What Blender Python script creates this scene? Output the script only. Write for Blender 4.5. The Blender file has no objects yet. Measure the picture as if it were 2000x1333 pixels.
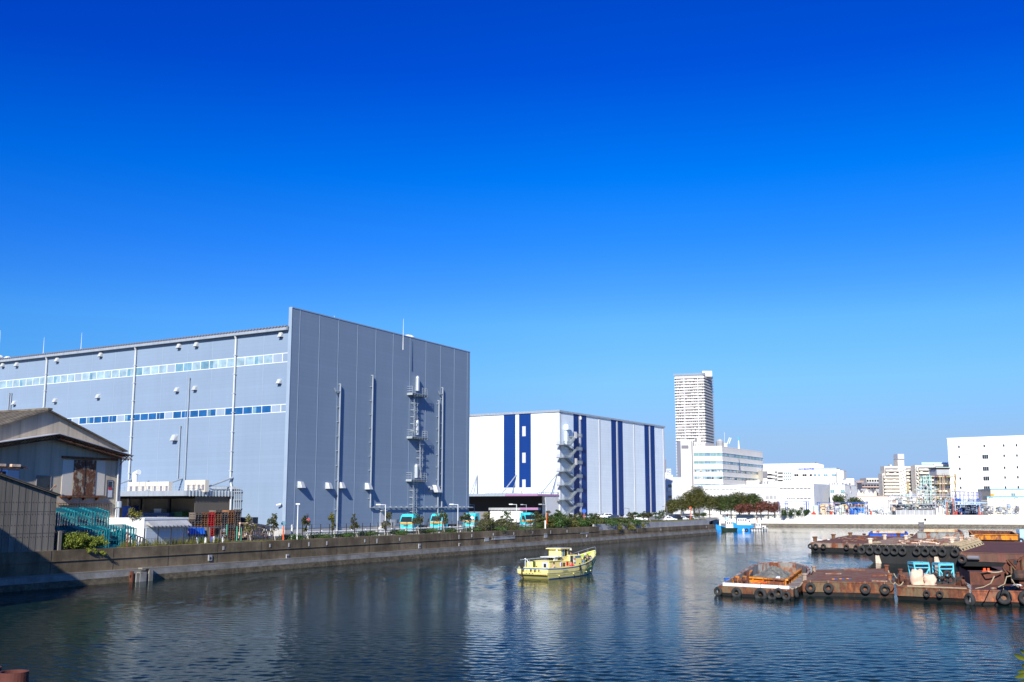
import bpy, math, random
from mathutils import Vector, Matrix
R = math.radians
random.seed(7)
SC = bpy.context.scene
C = SC.collection
# ---------------------------------------------------------------- camera, sky, sun, exposure
F, PITCH, CH = 2080.0, R(8.81), 8.0
cam_d = bpy.data.cameras.new('camera'); cam = bpy.data.objects.new('camera', cam_d); C.objects.link(cam)
cam.location = (0, 0, CH); cam.rotation_euler = (R(90) + PITCH, 0, 0)
cam_d.sensor_width = 36; cam_d.lens = 36 * F / 2000; cam_d.clip_start = .1; cam_d.clip_end = 12000
SC.camera = cam
SUN_EL = R(30); SUN_H = Vector((-.22, -1, 0)).normalized()
S_TO = Vector((SUN_H.x * math.cos(SUN_EL), SUN_H.y * math.cos(SUN_EL), math.sin(SUN_EL)))
sd = bpy.data.lights.new('sun', 'SUN'); sun = bpy.data.objects.new('sun', sd); C.objects.link(sun)
sd.energy = 4.9; sd.angle = R(.53); sd.color = (1, .97, .88)
sun.rotation_euler = S_TO.to_track_quat('Z', 'Y').to_euler(); sun.location = S_TO * 100
W = bpy.data.worlds.new('World'); SC.world = W; W.use_nodes = True
nt = W.node_tree; nt.nodes.clear()
sk = nt.nodes.new('ShaderNodeTexSky'); sk.sky_type = 'NISHITA'; sk.sun_disc = False
sk.sun_elevation = SUN_EL; sk.sun_rotation = math.atan2(SUN_H.x, SUN_H.y)
sk.altitude = 0; sk.air_density = 1.0; sk.dust_density = .25; sk.ozone_density = 3.2
# polarised-filter grading of the physical sky: a tint by elevation, a little deeper towards the left
tcw = nt.nodes.new('ShaderNodeTexCoord'); sxw = nt.nodes.new('ShaderNodeSeparateXYZ'); nt.links.new(tcw.outputs['Generated'], sxw.inputs[0])
rw = nt.nodes.new('ShaderNodeValToRGB'); els = rw.color_ramp.elements
TINT = [(.018, (.23, .335, .70)), (.06, (.30, .39, .62)), (.113, (.31, .52, .76)), (.167, (.25, .55, .87)), (.203, (.15, .47, .92)), (.24, (.07, .42, .97)), (.28, (.02, .39, .98)), (.30, (.0, .37, 1.0)), (.39, (0, .21, .93)), (.46, (0, .185, .90)), (.75, (.09, .42, .88))]
els[0].position, els[0].color = TINT[0][0], TINT[0][1] + (1,); els[1].position, els[1].color = TINT[-1][0], TINT[-1][1] + (1,)
for p_, c_ in TINT[1:-1]:
    q_ = els.new(p_); q_.color = c_ + (1,)
nt.links.new(sxw.outputs['Z'], rw.inputs[0])
rx = nt.nodes.new('ShaderNodeMapRange'); rx.inputs['From Min'].default_value = -.5; rx.inputs['From Max'].default_value = .1
rl = nt.nodes.new('ShaderNodeValToRGB'); rl.color_ramp.elements[0].color = (.5, .78, .93, 1); rl.color_ramp.elements[1].color = (1, 1, 1, 1)
nt.links.new(sxw.outputs['X'], rx.inputs['Value']); nt.links.new(rx.outputs[0], rl.inputs[0])
mx = nt.nodes.new('ShaderNodeVectorMath'); mx.operation = 'MULTIPLY'; my = nt.nodes.new('ShaderNodeVectorMath'); my.operation = 'MULTIPLY'
nt.links.new(sk.outputs[0], mx.inputs[0]); nt.links.new(rw.outputs[0], mx.inputs[1]); nt.links.new(mx.outputs[0], my.inputs[0]); nt.links.new(rl.outputs[0], my.inputs[1])
bg = nt.nodes.new('ShaderNodeBackground'); bg.inputs['Strength'].default_value = .13
ow = nt.nodes.new('ShaderNodeOutputWorld')
nt.links.new(my.outputs[0], bg.inputs[0]); nt.links.new(bg.outputs[0], ow.inputs[0])
SC.view_settings.view_transform = 'Standard'; SC.view_settings.look = 'None'
SC.view_settings.exposure = .35; SC.view_settings.gamma = 1; SC.view_settings.use_curve_mapping = False
SC.render.engine = 'CYCLES'
SC.cycles.max_bounces = 6; SC.cycles.transparent_max_bounces = 8
# ---------------------------------------------------------------- surveying helpers: photo measurements -> world metres
ct, st_ = math.cos(PITCH), math.sin(PITCH)
def ray(px, py):
    u, v = (px - 1000) / F, -(py - 666.5) / F
    return Vector((u, ct - v * st_, st_ + v * ct))
def P(px, py, Y):
    r = ray(px, py); return Vector((0, 0, CH)) + r * (Y / r.y)
def G(px, py, z=0.0):
    r = ray(px, py); return Vector((0, 0, CH)) + r * ((z - CH) / r.z)
def XG(px, Y, z):           # ground position at pixel column px, distance Y, height z
    d = Y * ct + (z - CH) * st_
    return Vector(((px - 1000) / F * d, Y, z))
class Face:
    """vertical plane through a with horizontal direction t, normal n towards the camera side"""
    def __init__(s, a, b):
        s.a = Vector((a[0], a[1], 0)); t = Vector((b[0] - a[0], b[1] - a[1], 0)); s.L = t.length; s.t = t.normalized()
        s.n = Vector((s.t.y, -s.t.x, 0))
        if s.n.dot(-s.a) < 0: s.n = -s.n
    def w(s, u, d, z): 
        p = s.a + s.t * u + s.n * d; return Vector((p.x, p.y, z))
    def uv(s, px, py, d=0):
        r = ray(px, py); o = Vector((0, 0, CH)); q = s.a + s.n * d
        k = (q - o).dot(s.n) / r.dot(s.n); p = o + r * k
        return (p - s.a).dot(s.t), p.z
    def u(s, px, py, d=0): return s.uv(px, py, d)[0]
    def z(s, px, py, d=0): return s.uv(px, py, d)[1]
    def shift(s, d):
        a = s.a + s.n * d; f = Face(a, a + s.t * s.L); f.n = s.n; f.t = s.t; return f
def face2(pa, pb, Y):       # two pixels on one level line, first at distance Y -> Face, z
    A = P(pa[0], pa[1], Y); B = G(pb[0], pb[1], A.z); return Face(A, B), A.z
# ---------------------------------------------------------------- object helpers
ROOT = {}
def props(o, label, cat, group=None, kind=None):
    if label: o['label'] = label
    if cat: o['category'] = cat
    if group: o['group'] = group
    if kind: o['kind'] = kind
def thing(name, label, cat, loc=(0, 0, 0), rz=0, group=None):
    o = bpy.data.objects.new(name, None); C.objects.link(o); o.empty_display_size = .3
    o.location = loc; o.rotation_euler = (0, 0, rz); props(o, label, cat, group)
    ROOT[o.name] = Matrix.Translation(Vector(loc)) @ Matrix.Rotation(rz, 4, 'Z')
    return o
def top(o):
    while o.parent: o = o.parent
    return o
class MB:
    def __init__(s): s.v = []; s.f = []; s.m = []
    def add(s, vs, fs, mi=0):
        b = len(s.v); s.v += [Vector(v) for v in vs]; s.f += [tuple(i + b for i in f) for f in fs]; s.m += [mi] * len(fs); return s
    def hexa(s, p, mi=0):   # 8 points: bottom ring 0-3, top ring 4-7
        return s.add(p, [(3, 2, 1, 0), (4, 5, 6, 7), (0, 1, 5, 4), (1, 2, 6, 5), (2, 3, 7, 6), (3, 0, 4, 7)], mi)
    def box(s, x0, x1, y0, y1, z0, z1, mi=0):
        return s.hexa([(x0, y0, z0), (x1, y0, z0), (x1, y1, z0), (x0, y1, z0), (x0, y0, z1), (x1, y0, z1), (x1, y1, z1), (x0, y1, z1)], mi)
    def fbox(s, f, u0, u1, d0, d1, z0, z1, mi=0):
        w = f.w
        return s.hexa([w(u0, d0, z0), w(u1, d0, z0), w(u1, d1, z0), w(u0, d1, z0), w(u0, d0, z1), w(u1, d0, z1), w(u1, d1, z1), w(u0, d1, z1)], mi)
    def poly(s, pts, mi=0): return s.add(pts, [tuple(range(len(pts)))], mi)
    def prism(s, pts, z0, z1, mi=0, cap=True):   # horizontal polygon extruded
        n = len(pts); z = lambda q, k: q[k] if isinstance(q, (list, tuple)) else q
        vs = [(p[0], p[1], z(z0, i)) for i, p in enumerate(pts)] + [(p[0], p[1], z(z1, i)) for i, p in enumerate(pts)]
        fs = [(i, (i + 1) % n, n + (i + 1) % n, n + i) for i in range(n)]
        if cap: fs += [tuple(range(n))[::-1], tuple(range(n, 2 * n))]
        return s.add(vs, fs, mi)
    def tube(s, pts, r, n=6, mi=0, caps=True):
        pts = [Vector(p) for p in pts]; rs = r if isinstance(r, (list, tuple)) else [r] * len(pts)
        b = len(s.v); up = None
        for i, p in enumerate(pts):
            d = (pts[min(i + 1, len(pts) - 1)] - pts[max(i - 1, 0)]).normalized()
            if up is None: up = Vector((0, 0, 1)) if abs(d.z) < .9 else Vector((1, 0, 0))
            x = d.cross(up).normalized(); y = x.cross(d).normalized()
            up = y if abs(d.z) < .9 else up
            for k in range(n):
                a = 2 * math.pi * (k + .5) / n; s.v.append(p + x * (math.cos(a) * rs[i]) + y * (math.sin(a) * rs[i]))
        for i in range(len(pts) - 1):
            for k in range(n):
                s.f.append((b + i * n + k, b + i * n + (k + 1) % n, b + (i + 1) * n + (k + 1) % n, b + (i + 1) * n + k)); s.m.append(mi)
        if caps:
            s.f.append(tuple(b + k for k in range(n))[::-1]); s.m.append(mi)
            s.f.append(tuple(b + (len(pts) - 1) * n + k for k in range(n))); s.m.append(mi)
        return s
    def lathe(s, c, prof, n=12, mi=0):   # prof: (r, z) list
        s.tube([(c[0], c[1], c[2] + z) for r, z in prof], [max(r, .001) for r, z in prof], n, mi); return s
    def torus(s, c, ax, Rr, r, n=16, m=8, mi=0):
        ax = Vector(ax).normalized(); x = ax.cross(Vector((0, 0, 1)))
        if x.length < .1: x = Vector((1, 0, 0))
        x.normalize(); y = ax.cross(x); b = len(s.v); c = Vector(c)
        for i in range(n):
            a = 2 * math.pi * i / n; o = x * math.cos(a) + y * math.sin(a)
            for k in range(m):
                e = 2 * math.pi * k / m; s.v.append(c + o * (Rr + r * math.cos(e)) + ax * (r * math.sin(e) * 1.25))
        for i in range(n):
            for k in range(m):
                s.f.append((b + i * m + k, b + ((i + 1) % n) * m + k, b + ((i + 1) % n) * m + (k + 1) % m, b + i * m + (k + 1) % m)); s.m.append(mi)
        return s
    def build(s, name, mats, parent=None, local=False, loc=None, smooth=False, label=None, cat=None, group=None, kind=None, fix=False):
        me = bpy.data.meshes.new(name); o = bpy.data.objects.new(name, me); C.objects.link(o)
        vs = s.v
        if parent is not None:
            o.parent = parent
            if not local:
                vs = [Vector(v) for v in vs]; inv = ROOT[top(parent).name].inverted(); vs = [inv @ v for v in vs]
        elif loc is not None:
            L = Vector(loc); o.location = L
            if not local: vs = [Vector(v) - L for v in vs]
        me.from_pydata([tuple(v) for v in vs], [], s.f)
        if not isinstance(mats, (list, tuple)): mats = [mats]
        for m in mats: me.materials.append(m)
        me.polygons.foreach_set('material_index', s.m)
        if smooth: me.polygons.foreach_set('use_smooth', [True] * len(s.f))
        me.validate(); me.update()
        if not fix:
            import bmesh
            bm = bmesh.new(); bm.from_mesh(me); bmesh.ops.recalc_face_normals(bm, faces=bm.faces); bm.to_mesh(me); bm.free()
        props(o, label, cat, group, kind)
        return o
def single(mb, name, mat, loc, label, cat, group=None, **k):   # a thing that is one mesh
    return mb.build(name, mat, None, loc=loc, label=label, cat=cat, group=group, **k)
def copy_tree(o, loc, rz=None, label=None, parent=None):
    c = o.copy(); C.objects.link(c)
    if parent is None:
        c.location = loc
        if rz is not None: c.rotation_euler = (0, 0, rz)
        if label: c['label'] = label
        ROOT[c.name] = Matrix.Translation(Vector(loc)) @ Matrix.Rotation(c.rotation_euler.z, 4, 'Z')
    else: c.parent = parent
    for ch in [x for x in bpy.data.objects if x.parent == o]: copy_tree(ch, None, None, None, c)
    return c
ORD = ['first', 'second', 'third', 'fourth', 'fifth', 'sixth', 'seventh', 'eighth', 'ninth', 'tenth', 'eleventh', 'twelfth', 'thirteenth', 'fourteenth', 'fifteenth', 'sixteenth', 'seventeenth', 'eighteenth', 'nineteenth', 'twentieth']
def nth(i): return 'leftmost' if i == 0 else ORD[i] + ' from the left'
# ---------------------------------------------------------------- materials
def N(t, k): return t.nodes.new('ShaderNode' + k)
def base_mat(name):
    m = bpy.data.materials.new(name); m.use_nodes = True; t = m.node_tree; b = t.nodes['Principled BSDF']; return m, t, b
def mul(c, k): return (min(c[0] * k, 1), min(c[1] * k, 1), min(c[2] * k, 1), 1)
def noise(t, scale, detail=4, stretch=(1, 1, 1), rough=.55):
    tc = N(t, 'TexCoord'); mp = N(t, 'Mapping'); mp.inputs['Scale'].default_value = stretch
    no = N(t, 'TexNoise'); no.inputs['Scale'].default_value = scale; no.inputs['Detail'].default_value = detail; no.inputs['Roughness'].default_value = rough
    t.links.new(tc.outputs['Object'], mp.inputs[0]); t.links.new(mp.outputs[0], no.inputs[0]); return no
def ramp(t, src, stops):
    r = N(t, 'ValToRGB'); e = r.color_ramp.elements
    e[0].position, e[0].color = stops[0]; e[1].position, e[1].color = stops[-1]
    for p, c in stops[1:-1]:
        q = e.new(p); q.color = c
    t.links.new(src, r.inputs[0]); return r
def mixc(t, fac, a, b, mode='MIX'):
    x = N(t, 'Mix'); x.data_type = 'RGBA'; x.blend_type = mode
    for s, v in ((0, fac), (6, a), (7, b)):
        if hasattr(v, 'is_linked'): t.links.new(v, x.inputs[s])
        else: x.inputs[s].default_value = v
    return x.outputs[2]
def bumpn(t, b, src, strength, dist=.05):
    n = N(t, 'Bump'); n.inputs['Strength'].default_value = strength; n.inputs['Distance'].default_value = dist
    t.links.new(src, n.inputs['Height']); t.links.new(n.outputs[0], b.inputs['Normal']); return n
def paint(name, c, rough=.5, metal=0, var=.12, scale=.6, dirt=None, dirt_amt=.35, bump=.1, stretch=(1, 1, .3)):
    m, t, b = base_mat(name); n1 = noise(t, scale, 5, stretch)
    r = ramp(t, n1.outputs[0], [(.3, mul(c, 1 - var)), (.7, mul(c, 1 + var))]); col = r.outputs[0]
    if dirt:
        n2 = noise(t, scale * 2.3, 8, (1, 1, .15), .7)
        f = ramp(t, n2.outputs[0], [(.52, (0, 0, 0, 1)), (.75, (dirt_amt * 2,) * 3 + (1,))])
        col = mixc(t, f.outputs[0], col, dirt + (1,))
    t.links.new(col, b.inputs['Base Color']); b.inputs['Roughness'].default_value = rough; b.inputs['Metallic'].default_value = metal
    if bump: bumpn(t, b, noise(t, 14, 3).outputs[0], bump, .01)
    return m
def rustm(name, paintc, amt=.5, scale=.8, rust1=(.14, .045, .02), rust2=(.36, .14, .05), stretch=(1, 1, .45)):
    m, t, b = base_mat(name)
    a = noise(t, scale * 3, 8, stretch, .7); rc = ramp(t, a.outputs[0], [(.35, rust1 + (1,)), (.5, mul(rust1, 1.6)), (.68, rust2 + (1,))])
    n2 = noise(t, scale, 9, stretch, .68); lo = .5 + (amt - .5) * .5
    f = ramp(t, n2.outputs[0], [(lo - .03, (1, 1, 1, 1)), (lo + .04, (0, 0, 0, 1))])
    g = noise(t, scale * 1.6, 6, stretch, .6); pc = ramp(t, g.outputs[0], [(.35, mul(paintc, .7)), (.65, mul(paintc, 1.15))])
    col = mixc(t, f.outputs[0], pc.outputs[0], rc.outputs[0]); t.links.new(col, b.inputs['Base Color'])
    b.inputs['Roughness'].default_value = .82; bumpn(t, b, noise(t, 6, 7).outputs[0], .5, .03); return m
def concrete(name, c1, c2, streak=.5, scale=.25, joints=None):
    m, t, b = base_mat(name)
    a = noise(t, scale, 9, (1, 1, 1.5), .65); r1 = ramp(t, a.outputs[0], [(.32, c1 + (1,)), (.66, c2 + (1,))])
    s = noise(t, .45, 6, (1, 1, .22), .65); r2 = ramp(t, s.outputs[0], [(.38, (.45, .42, .38, 1)), (.6, (1, 1, 1, 1))])
    col = mixc(t, streak, r1.outputs[0], r2.outputs[0], 'MULTIPLY')
    f = noise(t, 9, 8, (1, 1, 1), .7); r3 = ramp(t, f.outputs[0], [(.3, (.72, .72, .72, 1)), (.7, (1.2, 1.2, 1.2, 1))])
    col = mixc(t, .7, col, r3.outputs[0], 'MULTIPLY')
    t.links.new(col, b.inputs['Base Color']); b.inputs['Roughness'].default_value = .9; bumpn(t, b, f.outputs[0], .5, .03); return m
def panel(name, c, pitch, axis='Z', depth=.25, rough=.45, metal=0, spec=.5, soil=.12, seam=.10, var=.05):
    """sheet cladding with ribs every `pitch` metres"""
    m, t, b = base_mat(name); tc = N(t, 'TexCoord'); sx = N(t, 'SeparateXYZ'); t.links.new(tc.outputs['Object'], sx.inputs[0])
    src = sx.outputs[axis]
    if axis == 'H':
        pass
    d = N(t, 'Math'); d.operation = 'DIVIDE'; t.links.new(src, d.inputs[0]); d.inputs[1].default_value = pitch
    fr = N(t, 'Math'); fr.operation = 'FRACT'; t.links.new(d.outputs[0], fr.inputs[0])
    rr = ramp(t, fr.outputs[0], [(0, (1 - seam * 3,) * 3 + (1,)), (.10, (1, 1, 1, 1)), (.9, (1, 1, 1, 1)), (1, (1 - seam * 2,) * 3 + (1,))])
    n1 = noise(t, .12, 5, (1, 1, .6)); r1 = ramp(t, n1.outputs[0], [(.3, mul(c, 1 - var)), (.7, mul(c, 1 + var))])
    s = noise(t, .9, 6, (1, 1, .05), .7); r2 = ramp(t, s.outputs[0], [(.35, (1 - soil,) * 3 + (1,)), (.62, (1, 1, 1, 1))])
    # each sheet differs a touch from the next
    fl = N(t, 'Math'); fl.operation = 'FLOOR'; t.links.new(d.outputs[0], fl.inputs[0]); wn = N(t, 'TexWhiteNoise'); wn.noise_dimensions = '1D'
    t.links.new(fl.outputs[0], wn.inputs['W']); r4 = ramp(t, wn.outputs[0], [(0, (.965,) * 3 + (1,)), (1, (1,) * 3 + (1,))])
    col = mixc(t, 1, r1.outputs[0], r2.outputs[0], 'MULTIPLY'); col = mixc(t, 1, col, rr.outputs[0], 'MULTIPLY'); col = mixc(t, 1, col, r4.outputs[0], 'MULTIPLY')
    t.links.new(col, b.inputs['Base Color']); b.inputs['Roughness'].default_value = rough; b.inputs['Metallic'].default_value = metal
    b.inputs['Specular IOR Level'].default_value = spec
    bumpn(t, b, rr.outputs[0], depth, .03); return m
def plain(name, c, rough=.5, metal=0, spec=.5): 
    return paint(name, c, rough, metal, .07, 1.2, None, 0, .05)
def glassm(name, c, rough=.06, spec=.8):
    m, t, b = base_mat(name); n1 = noise(t, .7, 2); r = ramp(t, n1.outputs[0], [(.3, mul(c, .75)), (.7, mul(c, 1.25))])
    t.links.new(r.outputs[0], b.inputs['Base Color']); b.inputs['Roughness'].default_value = rough; b.inputs['Specular IOR Level'].default_value = spec; return m
def leafm(name, c, var=.45):
    m, t, b = base_mat(name); n1 = noise(t, .55, 3); n2 = noise(t, 5, 3)
    r = ramp(t, n1.outputs[0], [(.3, mul(c, 1 - var)), (.7, mul((c[0] * 1.25, c[1] * 1.1, c[2]), 1 + var))]); r2 = ramp(t, n2.outputs[0], [(.3, (.7, .7, .7, 1)), (.7, (1.25, 1.25, 1.1, 1))])
    col = mixc(t, 1, r.outputs[0], r2.outputs[0], 'MULTIPLY'); t.links.new(col, b.inputs['Base Color']); b.inputs['Roughness'].default_value = .55
    tr = N(t, 'BsdfTranslucent'); t.links.new(col, tr.inputs[0]); ms = N(t, 'MixShader'); ms.inputs[0].default_value = .25
    out = [n for n in t.nodes if n.type == 'OUTPUT_MATERIAL'][0]
    t.links.new(b.outputs[0], ms.inputs[1]); t.links.new(tr.outputs[0], ms.inputs[2]); t.links.new(ms.outputs[0], out.inputs[0]); return m
GREY = panel('grey cladding', (.248, .325, .425), .62, depth=.12, rough=.55, metal=0, spec=.15, soil=.03, seam=.02, var=.035)
GREYTRIM = plain('grey trim', (.30, .375, .46), .5, 0, .2)
STAIRM = paint('stair steel', (.24, .275, .30), .5, .2, .1, 1.5)
GALV = paint('galvanised steel', (.43, .47, .50), .45, .3, .12, 1.5, (.3, .22, .15), .15)
PIPEW = paint('pipe white', (.54, .56, .57), .5, .1, .1, 1, (.3, .2, .12), .15)
WHITE = plain('white paint', (.80, .80, .78), .45)
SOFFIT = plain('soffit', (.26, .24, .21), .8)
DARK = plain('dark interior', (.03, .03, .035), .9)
BLACK = plain('black paint', (.025, .025, .028), .6)
PLINTH = concrete('plinth concrete', (.45, .43, .39), (.58, .56, .52), .25)
QUAY = concrete('quay concrete', (.12, .085, .045), (.31, .23, .14), .75)
QUAYL = concrete('quay ledge', (.20, .18, .15), (.32, .29, .25), .4)
APRON = concrete('quay apron', (.20, .18, .15), (.40, .38, .34), .4, .5)
OYSTER = concrete('oyster band', (.045, .035, .02), (.20, .16, .10), .6, 1.6)
LCONC = concrete('light concrete', (.36, .36, .36), (.50, .50, .50), .3)
FARWALL = paint('far wall concrete', (.80, .76, .68), .85, 0, .05, .3, (.5, .45, .36), .12)
STONE = concrete('rubble band', (.07, .06, .045), (.24, .21, .16), .3, 1.2)
ASPH = concrete('asphalt', (.05, .05, .05), (.10, .10, .095), .1)
YARD = concrete('yard concrete', (.20, .19, .17), (.34, .33, .30), .1)
GLB = glassm('blue glass', (.015, .10, .27)); GLL = glassm('pale blind glass', (.32, .44, .50), .15); GLD = glassm('dark glass', (.02, .025, .03)); GLM = glassm('mid glass', (.16, .30, .38), .1)
GLGRN = glassm('greenish glass', (.20, .36, .36), .1)
BWHITE = panel('white cladding', (.80, .88, .92), 1.1, depth=.2, rough=.45, soil=.05, seam=.03)
BBLUE = panel('blue cladding', (.003, .038, .20), 1.1, depth=.2, rough=.55, spec=.25, soil=.1, seam=.05)
PURPLE = plain('purple fascia', (.36, .17, .33), .5)
TEAL = paint('teal rack paint', (.008, .20, .24), .5, 0, .25, 2, (.09, .04, .02), .3)
RUSTD = rustm('rusty door', (.36, .32, .24), .60, 1.6, (.08, .03, .015), (.26, .12, .05), (1, 1, .8))
RUSTB = rustm('rusty deck', (.20, .115, .06), .52, .8, (.11, .035, .014), (.33, .13, .04))
RUSTO = rustm('orange rust hull', (.16, .105, .055), .6, .9, (.085, .028, .013), (.33, .11, .025))
RUSTP = rustm('rust with pale scale', (.34, .25, .19), .5, .55)
RUSTDK = rustm('dark rust', (.09, .035, .022), .55, .7, (.07, .022, .012), (.17, .06, .03))
RUSTF = rustm('rusted cream steel', (.72, .56, .42), .36, 1.2, (.30, .11, .04), (.6, .30, .13))
HULLBK = rustm('black hull', (.02, .02, .02), .34, .5, (.05, .025, .015), (.12, .05, .03))
ORNG = rustm('orange paint worn', (.80, .28, .02), .40, .8)
RBLUE = rustm('worn blue paint', (.02, .10, .52), .34, .9)
RGREY = rustm('worn grey paint', (.30, .30, .28), .40, .8)
CYAN = paint('cyan frame', (.13, .60, .75), .5, 0, .1, 2, (.2, .12, .08), .3)
TYRE = concrete('tyre rubber', (.018, .018, .018), (.05, .05, .05), .2, 2)
ROPE = paint('rope', (.40, .32, .20), .9, 0, .2, 3)
TARP = paint('cream sack', (.72, .52, .38), .8, 0, .12, 2, None, 0, .5)
TARPB = plain('blue tarpaulin', (.01, .13, .62), .5)
WOOD = paint('grey pallet wood', (.15, .12, .10), .85, 0, .35, 2)
WOODB = paint('brown pallet wood', (.26, .12, .055), .85, 0, .35, 2)
WOODO = paint('orange pallet wood', (.42, .20, .08), .85, 0, .3, 2)
REDP = paint('red pallet', (.60, .04, .035), .65, 0, .2, 2)
WHITEP = paint('white pallet', (.62, .58, .55), .7, 0, .2, 2)
LEAF = leafm('dark leaf', (.055, .085, .02)); LEAFY = leafm('yellow green leaf', (.16, .17, .03)); LEAFR = leafm('red leaf', (.16, .06, .045)); LEAFO = leafm('olive leaf', (.085, .095, .022))
LEAFH = leafm('hedge leaf', (.04, .09, .015)); LEAFB = leafm('bright leaf', (.20, .26, .03), .3); BARK = paint('bark', (.12, .09, .065), .9, 0, .3, 3)
GRASSM = concrete('grass', (.10, .105, .03), (.22, .20, .07), .0, .4)
TRUCKC = plain('truck cyan', (.05, .62, .68), .3); TRUCKO = plain('truck orange', (.90, .33, .02), .35)
CARW = plain('car white', (.80, .80, .80), .25); CARS = plain('car silver', (.45, .47, .50), .25); CARB = plain('car navy', (.03, .05, .12), .25); CARK = plain('car black', (.02, .02, .022), .25)
REDM = plain('signal red', (.55, .03, .03), .5); REDO = plain('orange red', (.80, .12, .03), .5); BLUEM = plain('signal blue', (.02, .12, .50), .45); GREENM = plain('bin green', (.02, .10, .05), .6)
CREAM = paint('cream render', (.66, .60, .50), .8, 0, .06, .3, (.45, .4, .33), .15); CREAMD = paint('shaded cream', (.60, .54, .43), .8, 0, .06)
FWHITE = paint('facade white', (.80, .79, .76), .8, 0, .03, .2); FWARM = paint('warm facade white', (.78, .74, .67), .8, 0, .04, .2); FGREY = paint('facade grey', (.55, .56, .58), .8, 0, .04, .2)
FPINK = paint('pinkish facade', (.42, .28, .22), .8, 0, .08, .3); FDARK = paint('dark facade', (.20, .19, .21), .8, 0, .08, .3); TOWERM = paint('tower wall', (.56, .51, .47), .8, 0, .05, .3); TOWERB = plain('tower balcony', (.68, .65, .62), .7); TOWERG = glassm('tower recess', (.10, .09, .09), .3)
YELLOW = plain('boat yellow', (.95, .80, .29), .35); BOATBL = plain('boat blue', (.06, .20, .42), .4); BGREEN = plain('deck green', (.40, .60, .08), .6); LILAC = plain('lilac paint', (.55, .48, .62), .6)
SKYB = plain('sky blue hull', (.02, .30, .85), .4); LTBLUE = plain('light blue panel', (.45, .68, .85), .5)
SKIN = plain('skin', (.45, .24, .15), .6)
OLDW = panel('old storehouse sheet', (.56, .49, .40), .9, 'X', .2, .85, 0, .3, .25, .08, .15)
# ---------------------------------------------------------------- setting: water, land, quays
Z0 = 3.5
Q = Face((-43.3, 111), (59.6, 314)); TIP = Q.L
def qpt(px, d=0, z=Z0):     # point on the quay line (d metres towards the canal) seen at column px
    lo, hi = -80., 400.
    for _ in range(50):
        m = (lo + hi) / 2; p = Q.w(m, d, z); q = 1000 + F * p.x / (p.y * ct + (z - CH) * st_)
        if q < px: lo = m
        else: hi = m
    return Q.w(lo, d, z)
def qs(px, d=0, z=Z0): return (qpt(px, d, z) - Q.a).dot(Q.t)
WS, WD = 3.0, .015
WSL, CALM = .10, .28
WIOR = 1.078
m, t, b = base_mat('canal water')
b.inputs['Base Color'].default_value = (.006, .018, .017, 1); b.inputs['Roughness'].default_value = .03; b.inputs['IOR'].default_value = WIOR
n1 = noise(t, WS, 5, (1, 1.2, 1), .6); n2 = noise(t, .22, 3, (1, 1, 1), .5); n3 = noise(t, .03, 3, (1, 1.6, 1), .5)
r3 = ramp(t, n3.outputs[0], [(.38, (.35, .35, .35, 1)), (.62, (1, 1, 1, 1))])
mm = N(t, 'Math'); mm.operation = 'MULTIPLY'; t.links.new(n1.outputs[0], mm.inputs[0]); t.links.new(r3.outputs[0], mm.inputs[1])
m2 = N(t, 'Math'); m2.operation = 'MULTIPLY_ADD'; t.links.new(n2.outputs[0], m2.inputs[0]); m2.inputs[1].default_value = 1.1; t.links.new(mm.outputs[0], m2.inputs[2])
bumpn(t, b, m2.outputs[0], 1.0, WD)
WATER = m
import numpy as np
def water_sheet():
    """one sheet of rippled water: real waves where the canal is seen closest, flat beyond"""
    ys = [-120., 0., 30.]; y = 44.
    while y < 450: ys.append(y); y *= 1.0021
    ys += [470., 600.]; ys = np.array(ys)
    xs = np.linspace(-.53, .56, 1500)
    Yg, T = np.meshgrid(ys, np.concatenate([[0], xs, [0]]), indexing='ij')
    Xg = T * np.maximum(Yg, 44.); Xg[:, 0] = -300; Xg[:, -1] = 700
    rg = np.random.default_rng(4); Z = np.zeros_like(Xg); cell = np.maximum(Yg, 44) * .0021
    n = 90; lam = np.exp(rg.uniform(np.log(.26), np.log(1.3), n)); th = rg.normal(1.45, .62, n); ph = rg.uniform(0, 6.28, n)
    low = sum(np.sin(Xg * np.cos(a) * k + Yg * np.sin(a) * k + p) for a, k, p in ((.3, .045, 1), (1.2, .03, 2), (2.2, .07, 0), (.9, .11, 4))) / 4
    mod = CALM + (1 - CALM) * np.clip(.5 + 1.2 * low, 0, 1)
    for l, a, p in zip(lam, th, ph):
        k = 2 * np.pi / l; am = WSL * np.sqrt(2 / n) / k * np.clip(l / (2.2 * cell) - .8, 0, 1)
        Z += am * np.sin(k * (Xg * np.cos(a) + Yg * np.sin(a)) + p + 1.3 * low)
    Z *= mod; edge = (Yg > 43) & (Yg < 452) & (Xg > -299) & (Xg < 699); Z = np.where(edge, Z, 0)
    R_, C_ = Xg.shape; co = np.stack([Xg, Yg, Z], -1).reshape(-1, 3).astype(np.float32)
    idx = np.arange(R_ * C_).reshape(R_, C_); f = np.stack([idx[:-1, :-1], idx[:-1, 1:], idx[1:, 1:], idx[1:, :-1]], -1).reshape(-1, 4).astype(np.int32)
    me = bpy.data.meshes.new('canal_water'); me.vertices.add(len(co)); me.vertices.foreach_set('co', co.ravel())
    me.loops.add(f.size); me.loops.foreach_set('vertex_index', f.ravel()); me.polygons.add(len(f)); me.polygons.foreach_set('loop_start', np.arange(0, f.size, 4, dtype=np.int32))
    me.polygons.foreach_set('use_smooth', np.ones(len(f), bool)); me.update(calc_edges=True); me.materials.append(WATER)
    o = bpy.data.objects.new('canal_water', me); C.objects.link(o); o['kind'] = 'structure'
water_sheet()
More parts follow.
